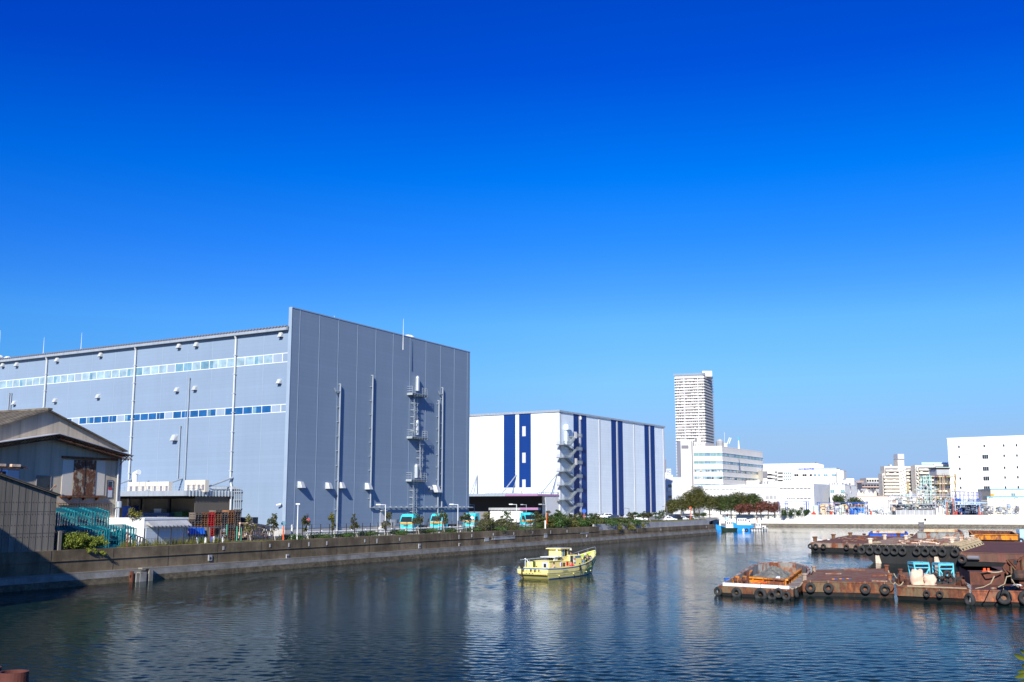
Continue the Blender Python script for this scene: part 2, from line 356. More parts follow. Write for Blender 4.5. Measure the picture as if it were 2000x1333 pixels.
# land sheet with the canal cut out
farA = G(1395, 1028, 0); farB = G(2000, 1031, 0); FW = Face(farA, farB)
tip = Q.w(TIP, 0, 0); qn = Q.w(-62, 0, 0)
USTEP_ = qs(1171, -.5, 3)
land = [(-3000, -100), (qn.x - 20, -100), (qn.x, qn.y), (Q.w(0, -1.0, 0).x, Q.w(0, -1.0, 0).y), Q.w(USTEP_, -1.0, 0)[:2], Q.w(USTEP_ + .2, -2.15, 0)[:2], Q.w(TIP - 1.7, -2.15, 0)[:2], (78, 405), FW.w(0, -1.2, 0)[:2], FW.w(420, -1.2, 0)[:2], (3000, 500), (6000, 6000), (-6000, 6000), (-3000, 200)]
g = MB().poly([(p[0], p[1], Z0) for p in land])
g.build('ground', YARD, fix=True, kind='structure')
# quay wall: upper wall, ledge, sloping apron with an oyster band
def strip(mb, u0, u1, prof, mi=0, f=Q, seg=30):
    n = max(1, int((u1 - u0) / seg)); b0 = len(mb.v)
    for i in range(n + 1):
        u = u0 + (u1 - u0) * i / n
        for d, z in prof: mb.v.append(f.w(u, d, z))
    k = len(prof)
    for i in range(n):
        for j in range(k - 1): mb.f.append((b0 + i * k + j, b0 + (i + 1) * k + j, b0 + (i + 1) * k + j + 1, b0 + i * k + j + 1)); mb.m.append(mi)
USTEP = qs(1171, -.5, 3)
ROOFD = plain('dark joint', (.06, .05, .04), .9)  # dark tone of the vertical joints in the quay wall
qw = thing('quay_wall', 'long stained concrete quay wall along the left side of the canal, with a stepped ledge', 'quay wall', Q.w(0, 0, 0))
mb = MB(); mb.fbox(Q, -62, USTEP, -1.6, -.55, -1, 3.62); mb.fbox(Q, USTEP, TIP, -1.6, -.55, -1, 2.75)
mb.fbox(Q, -62, USTEP, -.55, -.47, 2.52, 2.58); mb.fbox(Q, USTEP + .01, TIP - .01, -.55, -.5, 1.9, 1.96)
for i in range(34):
    u = -20 + i * 7.9; zt = 3.62 if u < USTEP else 2.75
    if u < TIP - 1: mb.fbox(Q, u, u + .06, -.55, -.53, 1.4, zt - .02, 1)
mb.build('parapet', [QUAY, ROOFD], qw)
mb = MB(); mb.fbox(Q, -62, TIP - .05, -.9, -.15, -1, 1.35); mb.build('ledge', QUAYL, qw)
mb = MB(); strip(mb, -62, TIP - .03, [(-.15, 1.18), (-.12, .62)], 0); strip(mb, -62, TIP - .03, [(-.12, .62), (.12, -.6)], 1, seg=4)
mb.build('apron', [APRON, OYSTER], qw)
mb = MB()
for px, py, w_, h_ in ((411, 1090, .6, .65), (562, 1087, .5, .5), (820, 1067, .55, .7), (898, 1064, .45, .5), (1147, 1047, .5, .5)):
    u, z = Q.uv(px, py, -.45); mb.fbox(Q, u - w_ / 2, u + w_ / 2, -.56, -.44, z - h_ / 2, z + h_ / 2, 0); mb.tube([Q.w(u, -.43, z - .05), Q.w(u, -.425, z - .05)], .17, 10, 1)
mb.build('drain_outlet', [LCONC, DARK], qw)
mb = MB()
for px in (437, 528, 565, 604, 639, 713, 737, 781, 897, 922, 964, 1004, 1041, 1076, 1108, 1291, 1380): 
    u, z = Q.uv(px, 1049 - (px - 553) * .0425 + 14, -.5); zt = (3.62 if u < USTEP else 2.75); mb.fbox(Q, u - .12, u + .14, -.56, -.50 + random.random() * .01, zt - .75 - random.random() * .3, zt - .35)
for a, b_, t_, bo in ((947, 955, 1050, 1058), (961, 963, 1049, 1055), (965, 1006, 1048.5, 1055), (1063, 1069, 1043, 1051), (1134, 1150, 1041, 1043)):
    u0, z1 = Q.uv(a, t_, -.5); u1, _ = Q.uv(b_, t_ - 2, -.5); z0 = Q.z(a, bo, -.5); mb.fbox(Q, u0, u1, -.56, -.495, z0, z1)
mb.build('mortar_patch', LCONC, qw)
# broken fender piles and rusty post at the water's edge
pf = thing('fender_piles', 'broken concrete fender blocks with a dark steel post at the foot of the quay wall', 'fender piles', Q.w(qs(275, 0, 0), .3, 0))
for k, (px, zt, dd, wd, mt_) in enumerate(((257, 1.15, .2, .15, RUSTDK), (266, .9, .25, .4, APRON), (276, 1.0, .3, .9, APRON), (291, 1.3, .3, .55, APRON))):
    u = qs(px, .3, .5); mb = MB(); mb.fbox(Q, u - wd / 2, u + wd / 2, .05, dd + .3, -.8, zt)
    if k == 0: mb.fbox(Q, u - .3, u + .5, .2, .35, .6, .75)
    if k == 3: mb.fbox(Q, u - 1.3, u + .35, .0, .6, 1.305, 1.45)
    mb.build('pile', mt_, pf)
# light retaining wall and lawn behind the lower quay
mb = MB(); mb.fbox(Q, USTEP + .3, TIP - 1.5, -2.3, -1.9, 2.2, 4.05)
single(mb, 'retaining_wall', LCONC, Q.w(USTEP, -2.1, 2.2), 'low pale grey concrete wall with weeds above the far end of the quay', 'wall')
mb = MB().poly([Q.w(USTEP + .3, -1.55, 2.7), Q.w(TIP, -1.55, 2.7), Q.w(TIP, -2, 2.7), Q.w(USTEP + .3, -2, 2.7)]); mb.build('quay_path', QUAYL, kind='structure')
mb = MB().poly([Q.w(USTEP - 5, -2.3, 4.0), Q.w(TIP, -2.3, 4.0), Q.w(TIP, -7, 3.6), Q.w(USTEP - 5, -7, 3.6)]); mb.build('lawn', GRASSM, kind='structure')
mb = MB().poly([Q.w(qs(290), -1.6, Z0 + .02), Q.w(USTEP - 5, -1.6, Z0 + .02), Q.w(USTEP - 5, -4.5, Z0 + .02), Q.w(qs(290), -4.5, Z0 + .02)]); mb.build('planting_strip', GRASSM, kind='structure')
mb = MB().poly([Q.w(-20, -7, Z0 + .01), Q.w(TIP - 2, -7, Z0 + .01), Q.w(TIP + 80, -60, Z0 + .01), Q.w(60, -16, Z0 + .01), Q.w(-20, -16, Z0 + .01)]); mb.build('quay_road', ASPH, kind='structure')
# far quay wall
fw = thing('far_quay_wall', 'bright cream flood wall closing the far end of the canal above a band of dark rubble', 'quay wall', FW.w(0, 0, 0))
ZF = FW.z(1700, 1007, -1.5)
mb = MB(); mb.fbox(FW, -30, 420, -2.0, -1.4, 0, ZF); mb.fbox(FW, -30, 420, -2.1, -1.3, ZF, ZF + .22); mb.build('flood_wall', FARWALL, fw)
mb = MB(); mb.fbox(FW, -30, 420, -1.4, -.6, -1, 1.15); mb.build('base_step', QUAYL, fw)
mb = MB()
b0 = 0; k = 5; nn = 450
for i in range(nn + 1):
    for j, (d, z) in enumerate(((-.6, 1.0), (-.3, .85), (.1, .5), (.6, .15), (1.1, -.5))): mb.v.append(FW.w(-30 + i, d + random.uniform(-.12, .12), z + random.uniform(-.12, .12)))
for i in range(nn):
    for j in range(k - 1): mb.f.append((i * k + j, (i + 1) * k + j, (i + 1) * k + j + 1, i * k + j + 1)); mb.m.append(0)
mb.build('rubble_band', STONE, fw)
mb = MB().poly([FW.w(-30, -2.05, ZF - .3), FW.w(420, -2.05, ZF - .3), FW.w(420, -60, ZF - .5), FW.w(-60, -60, ZF - .5)]); mb.build('far_yard', YARD, kind='structure')
mb = MB().poly([FW.w(-30, -3, ZF - .1), FW.w(45, -3, ZF - .1), FW.w(45, -13, ZF + .2), FW.w(-30, -13, ZF + .2)]); mb.build('far_lawn', GRASSM, kind='structure')
# unseen building added beyond the left edge of the view: its roof edge throws the diagonal shade on the quay
pw = thing('shade_building', 'unseen building on piles at the near left bank, added to cast shade on the quay', 'warehouse', Q.w(-40, 6, 0))
mb = MB(); mb.fbox(Q, -52, -29.6, -20, 15, .9, 17.0); mb.build('wall', CREAM, pw)
mb = MB(); mb.fbox(Q, -52.5, -29.2, -20.5, 15.4, 17.0, 17.5); mb.build('roof', FDARK, pw)
for u in (-51, -44, -37, -31):
    for d in (3, 8, 14): MB().tube([Q.w(u, d, -2), Q.w(u, d, .9)], .3, 8).build('pile', QUAY, pw)

# ---------------------------------------------------------------- grey warehouse
YC = 165.0
RF, ZT = face2((571, 602), (918, 689), YC)
cr = RF.a
LFp, ZE = face2((563, 638), (0, 703), YC + .3)
LF = Face(cr, cr + (LFp.t * 200)); LF.n = LF.n
def back(f, u, d): return f.w(u, -d, 0)
gw = thing('grey_warehouse', 'huge blue-grey clad warehouse with two window bands, filling the left bank', 'warehouse', (cr.x, cr.y, Z0))
far_l = LF.w(150, 0, 0); far_r = RF.w(RF.L, 0, 0)
foot = [LF.w(.5, -.02, 0), far_l, far_l + RF.t * RF.L, far_r - RF.n * .6, cr - RF.n * .6]
ZPL = RF.z(570, 1033)
LFs = LF
mb = MB(); mb.prism([LF.w(.2, 0, 0), far_l, far_l + RF.t * RF.L, RF.w(RF.L, -.6, 0), RF.w(.3, -.6, 0)], ZPL, ZE - .3)
mb.build('wall', GREY, gw)
mb = MB(); mb.prism([LF.w(.2, -.03, 0), LF.w(149, -.03, 0), LF.w(149, -10, 0), LF.w(3, -10, 0)], Z0 - .2, ZPL); mb.build('plinth', PLINTH, gw)
# canal-side screen wall, taller than the eaves
mb = MB(); mb.fbox(RF, 0, RF.L, -.55, 0, ZPL, ZT); mb.build('facade', GREY, gw)
mb = MB(); mb.fbox(RF, .02, RF.L - .02, -.5, -.05, Z0 - .2, ZPL); mb.build('facade_plinth', PLINTH, gw)
mb = MB(); mb.fbox(RF, -.06, RF.L + .06, -.62, .05, ZT, ZT + .18, 0)
e = Face(RF.w(-.02, 0, 0), RF.w(-.02, 0, 0) - RF.n * 1)
mb.hexa([RF.w(-.08, .04, ZPL), RF.w(.0, .04, ZPL), RF.w(.0, -.6, ZPL), RF.w(-.08, -.6, ZPL), RF.w(-.08, .04, ZT), RF.w(0, .04, ZT), RF.w(0, -.6, ZT), RF.w(-.08, -.6, ZT)])
for px in (584, 622.8, 660.3, 697.8, 733.6, 767.7, 800.8, 832, 860.8, 887.5, 913):
    u = RF.u(px, 700); mb.fbox(RF, u - .05, u + .05, 0, .03, ZPL + .02, ZT - .02)
mb.build('trim', GREYTRIM, gw)
mb = MB()
for px in (-180, -140, -100, -60, -22, 18.6, 57, 138, 181, 226, 318, 367, 415, 515):
    u = LF.u(px, 700); mb.fbox(LF, u - .05, u + .05, 0, .03, ZPL, ZE - .5)
mb.build('panel_joint', GREYTRIM, gw)
# roof: corrugated sheet edge + gutter
mb = MB(); mb.prism([LF.w(.4, .45, 0), LF.w(150, .45, 0), far_l + RF.t * RF.L, RF.w(RF.L, -.62, 0)], ZE - .2, ZE - .06, 0)
u = 0.7
while u < 149: mb.fbox(LF, u, u + .34, -3, .62, ZE - .06, ZE + .14, 0); u += .68
mb.build('roof', FDARK, gw)
mb = MB(); mb.fbox(LF, .4, 150, .35, .75, ZE - .62, ZE - .22); mb.build('gutter', GALV, gw)
DP = [LF.u(px, 700) for px in (462, 267, 94.5)]; BAY = (DP[2] - DP[0]) / 2; DP.append(DP[2] + BAY)
for i, u in enumerate(DP):
    zb = Z0 + .1 if i != 1 else Z0 + .1
    mb = MB(); mb.tube([LF.w(u, .55, ZE - .5), LF.w(u, .3, ZE - 1.2), LF.w(u, .3, Z0 + 8.5), LF.w(u - .5, .5, Z0 + 7.6), LF.w(u - .5, .5, Z0 + 2.2), LF.w(u, .3, Z0 + 1.2), LF.w(u, .3, Z0)], .17, 8)
    z = Z0 + 10
    while z < ZE - 2: mb.fbox(LF, u - .24, u + .24, 0, .5, z, z + .12); z += 3.1
    mb.build('downpipe', PIPEW, gw, smooth=False)
def louvre_vent(f, px, py, w_, parent, long=False):
    u, z = f.uv(px, py, .3); mb = MB(); h = w_ * 1.05; d = w_ * .95
    a = [(u - w_ / 2, 0, z - h / 2), (u + w_ / 2, 0, z - h / 2), (u + w_ / 2, d, z - h / 2), (u - w_ / 2, d, z - h / 2), (u - w_ / 2, 0, z + h / 2), (u + w_ / 2, 0, z + h / 2), (u + w_ * .38, d * .55, z + h * .45), (u - w_ * .38, d * .55, z + h * .45)]
    mb.hexa([f.w(*q) for q in a]); mb.fbox(f, u - w_ * .45, u + w_ * .45, .02, d * .9, z - h / 2 - .06, z - h / 2 - .003, 1)
    mb.build('vent_hood', [PIPEW, DARK], parent)
for px, py in ((5, 713), (32, 712), (111, 703), (196, 693), (349, 676), (383, 673), (548, 654), (27, 787), (107, 782), (191, 774), (345, 761), (380, 758), (545, 745)): louvre_vent(LF, px, py, .72, gw)
louvre_vent(LF, 341, 855, 1.0, gw)
for px, py, w_ in ((588, 947, .95), (642, 949, .95), (667, 948, .95), (719, 950, 1.05), (841, 953, .7), (851, 955, 1.3)): louvre_vent(RF, px, py, w_, gw)
# window bands
def band(y0, y1, umax, kinds):
    z1 = LF.z(560, y0); z0 = LF.z(560, y1)
    mb = MB(); mb.fbox(LF, .45, umax, -.02, .035, z0 - .1, z0); mb.fbox(LF, .45, umax, -.02, .035, z1, z1 + .1); mb.build('window_band_frame', WHITE, gw)
    k = 0; u = DP[0] - BAY
    lst = []
    pitch = BAY / 12
    i = int((.6 - DP[0]) / pitch) 
    uu = DP[0] + i * pitch
    while uu + pitch < umax:
        if uu > .45:
            wob = (k % 12); narrow = wob in (0, 6); g_ = kinds(k, uu)
            mb = MB(); mb.fbox(LF, uu, uu + .10, 0, .07, z0, z1, 0)
            mb.fbox(LF, uu + .10, uu + pitch, 0, .02, z0, z1, 1)
            if k % 5 == 2 and g_ is not GREYTRIM: mb.fbox(LF, uu + pitch * .62, uu + pitch - .01, .02, .03, z0, z1 - .1, 2)
            mb.build('window', [WHITE, g_, GLM], gw)
        uu += pitch; k += 1
u0w = LF.u(-5, 740); 
random.seed(3)
def k1(k, u):
    if k % 12 == 0: return GREYTRIM
    if u > DP[1]: return GLL
    return GLL if random.random() < .7 else GLM if random.random() < .8 else GLB
band(690.5, 706.5, u0w, k1)
band(790.5, 804, LF.u(125, 820), lambda k, u: GREYTRIM if (k % 12) in (0, 6) else GLB)
# vertical pipes on the side wall
for px, yt, yb in ((370, 738, 940), (352, 832, 935), (22, 768, 800), (18, 768, 800)):
    u, z1 = LF.uv(px, yt, .25); z0 = LF.z(px, yb, .25)
    mb = MB(); mb.tube([LF.w(u, .02, z1 - .1), LF.w(u - .1, .35, z1), LF.w(u, .25, z1 - .5), LF.w(u, .25, z0)], .10, 6); mb.build('vent_pipe', GALV, gw)
for px, yt, yb, hook in ((665, 751, 1044, 1), (728.5, 734, 992, 0), (857.5, 783, 1004, 0), (865, 758, 992, 1)):
    u, z1 = RF.uv(px, yt, .3); z0 = RF.z(px, yb, .3) if yb > 1000 else RF.z(724, 992, .3)
    mb = MB(); mb.tube([RF.w(u, .02, z1), RF.w(u, .3, z1 + .05), RF.w(u, .3, z1 - .4), RF.w(u, .3, z0)], .13, 6)
    if hook: mb.tube([RF.w(u, .3, z1 - 1.2), RF.w(u - 1.3, .35, z1 - 1.3), RF.w(u - 1.6, .35, z1 - .8)], .1, 6)
    z = z0 + 1.5
    while z < z1 - .5: mb.fbox(RF, u - .35, u + .1, 0, .3, z, z + .08); z += 2.4
    mb.build('riser_pipe', GALV, gw)
zp = RF.z(724, 992, .3); ua = RF.u(724, 992, .3); mb = MB(); mb.tube([RF.w(ua, .3, zp), RF.w(RF.L + 1.0, .3, zp)], .12, 6)
u = ua + 1
while u < RF.L: mb.fbox(RF, u, u + .1, 0, .4, zp - .12, zp + .18); u += 1.7
mb.build('header_pipe', GALV, gw)
# access ladders, platforms and capsule doors
for pl, pr, yp in ((806, 833, 767), (805.5, 833, 852), (804, 831.5, 936)):
    ul, z = RF.uv(pl, yp, 1.2); ur = RF.u(pr, yp, 1.0); ul -= .0
    mb = MB(); mb.fbox(RF, ul, ur, .02, 1.2, z - .12, z)
    for q in range(7):
        uu = ul + (ur - ul) * q / 6; mb.fbox(RF, uu - .03, uu + .03, .0, 1.2, z - .42, z - .12)
        if q not in (2, 3): mb.fbox(RF, uu - .025, uu + .025, 1.15, 1.2, z, z + 1.2)
    for a, b_ in ((ul, ul + (ur - ul) * .2), (ul + (ur - ul) * .62, ur)):
        for dz in (.4, .8, 1.2): mb.fbox(RF, a, b_, 1.15, 1.2, z + dz - .05, z + dz)
    for uu in (ul, ur):
        for dz in (.4, .8, 1.2): mb.fbox(RF, uu - .03, uu + .03, .02, 1.15, z + dz - .06, z + dz)
    mb.build('platform', GALV, gw)
for px, yt, yb in ((815.5, 734, 764), (814.5, 819, 850), (813, 906, 934)):
    u, z1 = RF.uv(px, yt, .4); z0 = RF.z(px, yb, .4); mb = MB()
    mb.lathe(RF.w(u, .42, z0), [(.40, 0), (.40, z1 - z0 - .5), (.36, z1 - z0 - .3), (.22, z1 - z0 - .08), (.02, z1 - z0)], 10); mb.build('ladder_hood', GALV, gw, smooth=False)
for pa, pb, yt, yb in ((808.5, 817.5, 770, 845), (819.5, 828, 858, 912), (820, 824, 912, 934), (806.5, 816.5, 940, 1003)):
    ul, z1 = RF.uv(pa, yt, .7); ur = RF.u(pb, yt, .7); z0 = RF.z(pa, yb, .7); mb = MB()
    for uu in (ul, ur, (ul + ur) / 2): mb.fbox(RF, uu - .035, uu + .035, .45 if uu != ul else .75, .52 if uu != ul else .82, z0, z1)
    z = z0 + .3; k = 0
    while z < z1: mb.fbox(RF, ul, ur, .45, .5, z, z + (.12 if k % 3 == 0 else .05)); (mb.fbox(RF, ul, ur, .75, .82, z, z + .12), mb.fbox(RF, ul, ul + .06, 0, .8, z, z + .1), mb.fbox(RF, ur - .06, ur, 0, .8, z, z + .1)) if k % 3 == 0 else None; z += .42; k += 1
    mb.build('ladder', GALV, gw)
ul, z1 = RF.uv(742, 999); ur = RF.u(750.5, 999); zb_ = RF.z(745, 1027)
mb = MB(); mb.fbox(RF, ul, ur, 0, .08, zb_, z1, 0); mb.fbox(RF, ul - .15, ur + .15, 0, .6, z1 + .05, z1 + .15, 0); mb.fbox(RF, ur + .02, ur + .1, .0, .12, zb_, z1, 1); mb.build('door', [FGREY, DARK], gw)
mb = MB(); n_ = 6
for q in range(n_): mb.fbox(RF, ul - .2 - q * .28, ul - .2 - q * .28 + .3, .1, 1.3, Z0, zb_ - q * (zb_ - Z0) / n_)
mb.fbox(RF, ul - .1, ur + 1.5, .1, 1.3, Z0, zb_ - .003)
for q in range(5): mb.fbox(RF, ur + .1 + q * .35, ur + .14 + q * .35, 1.25, 1.3, zb_, zb_ + 1.1)
mb.fbox(RF, ur + .1, ur + 1.55, 1.25, 1.3, zb_ + 1.05, zb_ + 1.1); mb.build('door_step', PLINTH, gw)
# rooftop masts
for px, yt, Yd in ((788, 623, 190), (653, 617, 180), (160, 650, 200), (86.5, 659, 205), (1, 646, 205)):
    p1 = P(px, yt, Yd); p0 = Vector((p1.x, p1.y, ZE - .1)); mb = MB(); mb.tube([p0, p0 + Vector((0, 0, (p1.z - p0.z) * .4)), p1], [.07, .05, .02], 5); mb.build('lightning_rod', WHITE, gw)
p1 = P(797, 657, 200); mb = MB(); mb.lathe((p1.x, p1.y, ZE), [(.7, 0), (.7, p1.z - ZE - .4), (1.4, p1.z - ZE - .3), (.9, p1.z - ZE + .1), (.1, p1.z - ZE + .3)], 10); mb.build('roof_ventilator', WHITE, gw)
u, z = LF.uv(548, 985, .3); mb = MB(); mb.fbox(LF, u - .1, u + .1, 0, .5, z, z + .1); mb.tube([LF.w(u - .3, .5, z), LF.w(u + .4, .75, z - .15)], .14, 8); mb.build('security_camera', WHITE, gw)
# loading canopy on the side wall
CD = 9.5
uR = LF.u(455, 970); 
zc = LF.z(452, 963); uRf = LF.u(366, 963, CD)
uR = (uR + uRf) / 2 if abs(uR - uRf) < 6 else uRf
UL = uR + 60
cn = thing
mb = MB(); mb.fbox(LF, uR, UL, .02, CD, zc - .25, zc, 0); mb.build('canopy_roof', GALV, gw)
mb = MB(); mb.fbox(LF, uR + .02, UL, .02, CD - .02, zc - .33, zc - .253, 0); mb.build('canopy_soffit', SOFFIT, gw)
mb = MB(); mb.fbox(LF, uR - .05, UL, CD, CD + .12, zc - .55, zc + .25); mb.fbox(LF, uR - .13, uR - .01, .05, CD + .12, zc - .55, zc + .25)
for q in range(14): mb.fbox(LF, uR - .3, uR - .13, .5 + q * .66, .62 + q * .66, zc - .6, zc + .35)
q = uR
while q < UL: mb.fbox(LF, q, q + .1, CD + .12, CD + .2, zc - .5, zc + .25); q += 4.2
mb.build('canopy_fascia', GALV, gw)
mb = MB()
for dz in (.55, 1.0):
    mb.fbox(LF, uR, UL, CD - .1, CD - .05, zc + dz - .04, zc + dz); mb.fbox(LF, uR, uR + .05, .1, CD - .05, zc + dz - .04, zc + dz)
q = uR
while q < UL: mb.fbox(LF, q, q + .05, CD - .1, CD - .05, zc, zc + 1.0); q += 1.3
for q in range(8): mb.fbox(LF, uR, uR + .05, .3 + q * 1.15, .35 + q * 1.15, zc, zc + 1.0)
mb.build('canopy_railing', GALV, gw)
for px1, py1, px0, py0 in ((453, 933, 411, 954), (354, 935, 310, 955), (255, 937, 225, 955)):
    u1, z1 = LF.uv(px1, py1, .3); mb = MB(); mb.tube([LF.w(u1, .1, z1), LF.w(u1 + .05, CD * .82, zc + .1)], .16, 8); mb.build('canopy_tie', GALV, gw)
# dark dock inside: back wall, side wall of sheet, columns
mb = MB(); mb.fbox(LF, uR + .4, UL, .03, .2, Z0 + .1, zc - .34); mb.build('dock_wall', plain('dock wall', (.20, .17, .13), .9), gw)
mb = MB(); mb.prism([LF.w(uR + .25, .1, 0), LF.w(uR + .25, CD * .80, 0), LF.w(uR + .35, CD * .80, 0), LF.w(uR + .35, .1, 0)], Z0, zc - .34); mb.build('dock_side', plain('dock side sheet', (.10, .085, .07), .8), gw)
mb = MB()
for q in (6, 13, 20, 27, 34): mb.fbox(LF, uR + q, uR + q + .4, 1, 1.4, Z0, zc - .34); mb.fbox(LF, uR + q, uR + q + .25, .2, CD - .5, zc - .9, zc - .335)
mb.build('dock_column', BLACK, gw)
# cable risers beside the dock
mb = MB()
for q, px in enumerate((457, 461, 465, 469)):
    u = LF.u(px, 1000, .4); zz = zc + .9 - q * .1; mb.tube([LF.w(u + 6, .4, zz), LF.w(u, .4, zz), LF.w(u, .4, Z0 + 1)], .08, 6)
for q in range(5): mb.fbox(LF, LF.u(470, 1000, .4), LF.u(455, 1000, .4), 0, .42, Z0 + 1.5 + q * 1.3, Z0 + 1.6 + q * 1.3)
mb.build('cable_riser', GALV, gw)
mb = MB(); u = LF.u(266, 920, CD * .3); 
mb.tube([LF.w(u, 3, zc), LF.w(u, 3, zc + 3.3), LF.w(u - .9, 3, zc + 3.5)], .45, 10); mb.build('exhaust_duct', WHITE, gw)
# air conditioners standing on the canopy
def ac_unit(f, u, d, z, w_, h_, lab, gr):
    t0 = thing('air_conditioner', lab, 'air conditioner', f.w(u, d, z), 0, gr)
    mb = MB(); mb.fbox(f, u, u + w_, d - .8, d, z + .1, z + h_); mb.fbox(f, u + .1, u + .2, d - .8, d, z, z + .1); mb.fbox(f, u + w_ - .2, u + w_ - .1, d - .8, d, z, z + .1)
    mb.build('casing', CREAM, t0)
    mb = MB(); mb.fbox(f, u + w_ * .14, u + w_ * .5, d, d + .02, z + .3, z + h_ * .62); mb.build('grille', FDARK, t0)
for i, px in enumerate((255, 266, 278, 290, 301, 313, 324)):
    u, _ = LF.uv(px, 948, 6.5); ac_unit(LF, u - .75, 6.6, zc, 1.35, 1.75, 'cream air conditioner on the warehouse canopy, %s in the row of seven' % nth(i), 'air conditioners on the loading canopy')
for i, px in enumerate((368, 378.5, 388.5, 397)):
    u, _ = LF.uv(px, 948, 6.5); ac_unit(LF, u - .5, 6.6, zc, 1.25, 1.9, 'cream air conditioner on the warehouse canopy, %s in the row of four' % nth(i), 'air conditioners on the loading canopy')
# neighbouring roof peeping over at far left
A = P(-60, 690, 250); B_ = P(36, 697, 262); nb = thing('neighbouring_warehouse', 'grey roof edge of another warehouse with white bumps, peeping over at the far left', 'warehouse', (A.x, A.y, Z0))
f2 = Face(A, B_); mb = MB(); mb.fbox(f2, -30, f2.L, -30, 0, Z0, A.z); mb.build('wall', GREY, nb)
mb = MB()
for q in range(8): mb.lathe(f2.w(f2.L - 1.5 - q * 2.2, -2, A.z), [(.8, 0), (.9, .5), (.4, .8)], 8)
mb.build('roof_ventilator', WHITE, nb)

# ---------------------------------------------------------------- blue and white warehouse
YB = 430.0
BR, ZB = face2((1092, 803), (1297, 834), YB)
BL, _ = face2((1092, 803), (918, 812), YB); 
BL = Face(BR.a, BR.a + BL.t * 120)
bw = thing('blue_white_warehouse', 'white warehouse with broad vertical blue stripes and an outside stair', 'warehouse', (BR.a.x, BR.a.y, Z0))
mb = MB(); fl = BL.w(120, 0, 0); mb.prism([BL.w(0, 0, 0), fl, fl + BR.t * BR.L, BR.w(BR.L, 0, 0)], Z0 - .2, ZB - .4); mb.build('wall', BWHITE, bw)
mb = MB(); mb.fbox(BL, -.5, 120, -3, .5, ZB - .4, ZB + .35); mb.fbox(BR, -.5, BR.L + .4, -3, .45, ZB - .4, ZB + .3)
u = 0
while u < 119: mb.fbox(BL, u, u + .7, .5, .62, ZB + .1, ZB + .5); u += 1.4
mb.build('roof', GALV, bw)
def stripe(f, a, b_, y, d=.06, m=BBLUE, name='blue_stripe', z0=Z0 + .5, z1=None):
    mb = MB(); mb.fbox(f, *sorted((f.u(a, y), f.u(b_, y))), 0, d, z0, z1 or ZB - .42); mb.build(name, m, bw)
for a, b_ in ((984, 1006.7), (1013.9, 1037)): stripe(BL, a, b_, 880, z0=Z0 + 12)
for a, b_ in ((1119.7, 1130), (1134.6, 1144.9), (1193.5, 1203), (1206.7, 1215.7), (1258.3, 1267), (1270, 1277.9)): stripe(BR, a + .8, b_ + .8, 880)
for a, b_ in ((931, 937), (965.5, 967), (1086.5, 1092)): stripe(BL, a, b_, 850, .14, FWARM if a == 965.5 else FGREY, 'trim')
for a, b_ in ((1092.3, 1095), (1130.6, 1134), (1169.5, 1172), (1203.6, 1206.2), (1237.5, 1239), (1267.5, 1269.5), (1294.8, 1297)): stripe(BR, a + .5, b_ + .5, 880, .16, FGREY, 'trim')
for y0, y1 in ((833, 852.5), (884.6, 904.4), (937, 957)):
    mb = MB(); u0, z1 = BL.uv(1027, y0); u1 = BL.u(1020.4, y0); z0 = BL.z(1024, y1); mb.fbox(BL, u0, u1, .06, .2, z0, z1); mb.build('window', FGREY, bw)
# loading canopy of the blue and white warehouse
cd = 15.; zk = BL.z(1088, 966); ue = BL.u(1091, 968); uf = BL.u(1050, 967, cd); ub = min(ue, uf)
ua_ = BL.u(1090, 968) ; ubf = BL.u(1050, 968, cd)
mb = MB(); mb.prism([BL.w(.6, .1, 0), BL.w(118, .1, 0), BL.w(118, cd, 0), BL.w(ubf, cd, 0)], zk - .35, zk); mb.build('canopy_roof', FDARK, bw)
mb = MB(); mid = BL.u(987, 968, cd); mb.fbox(BL, ubf, mid, cd, cd + .25, zk - .75, zk - .1, 0); mb.fbox(BL, ubf, mid, cd, cd + .2, zk - .1, zk + .35, 1); mb.fbox(BL, mid, 118, cd, cd + .25, zk - .75, zk + .25, 1)
sf = Face(BL.w(ubf, cd, 0), BL.w(.3, .1, 0)); mb.fbox(sf, 0, sf.L, 0, .25, zk - .75, zk - .1, 0)
for q in range(12): mb.fbox(sf, q * sf.L / 12, q * sf.L / 12 + .2, 0, .2, zk - .1, zk + .75, 1)
mb.fbox(sf, 0, sf.L, 0, .2, zk + .6, zk + .75, 1); mb.build('canopy_fascia', [PURPLE, GALV], bw)
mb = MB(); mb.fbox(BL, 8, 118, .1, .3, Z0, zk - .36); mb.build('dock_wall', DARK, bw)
mb = MB(); s0 = BL.w(.6, .1, 0); k = BL.w(ubf * .62 + .2, cd * .62, 0)
a0 = G(1075, 1012, Z0)
mb.hexa([sf.w(sf.L * .45, 0, Z0), sf.w(sf.L, 0, Z0), sf.w(sf.L, -.3, Z0), sf.w(sf.L * .45, -.3, Z0), sf.w(sf.L * .35, 0, zk - .8), sf.w(sf.L, 0, zk - .8), sf.w(sf.L, -.3, zk - .8), sf.w(sf.L * .35, -.3, zk - .8)]); mb.build('dock_side', FGREY, bw)
for px1, py1, px0, ddd in ((932.5, 928, 919, .8), (1009, 928, 980, .8), (1088.5, 926, 1057, .8)):
    u1, z1 = BL.uv(px1, py1); u0_ = BL.u(px0, 965, cd * .75); mb = MB(); mb.tube([BL.w(u1, .2, z1), BL.w(u0_, cd * .75, zk + .2)], .24, 6); mb.tube([BL.w(u1, .2, z1), BL.w(u1 + 1.6, .6, zk + .2)], .14, 6); mb.build('canopy_tie', GALV, bw)
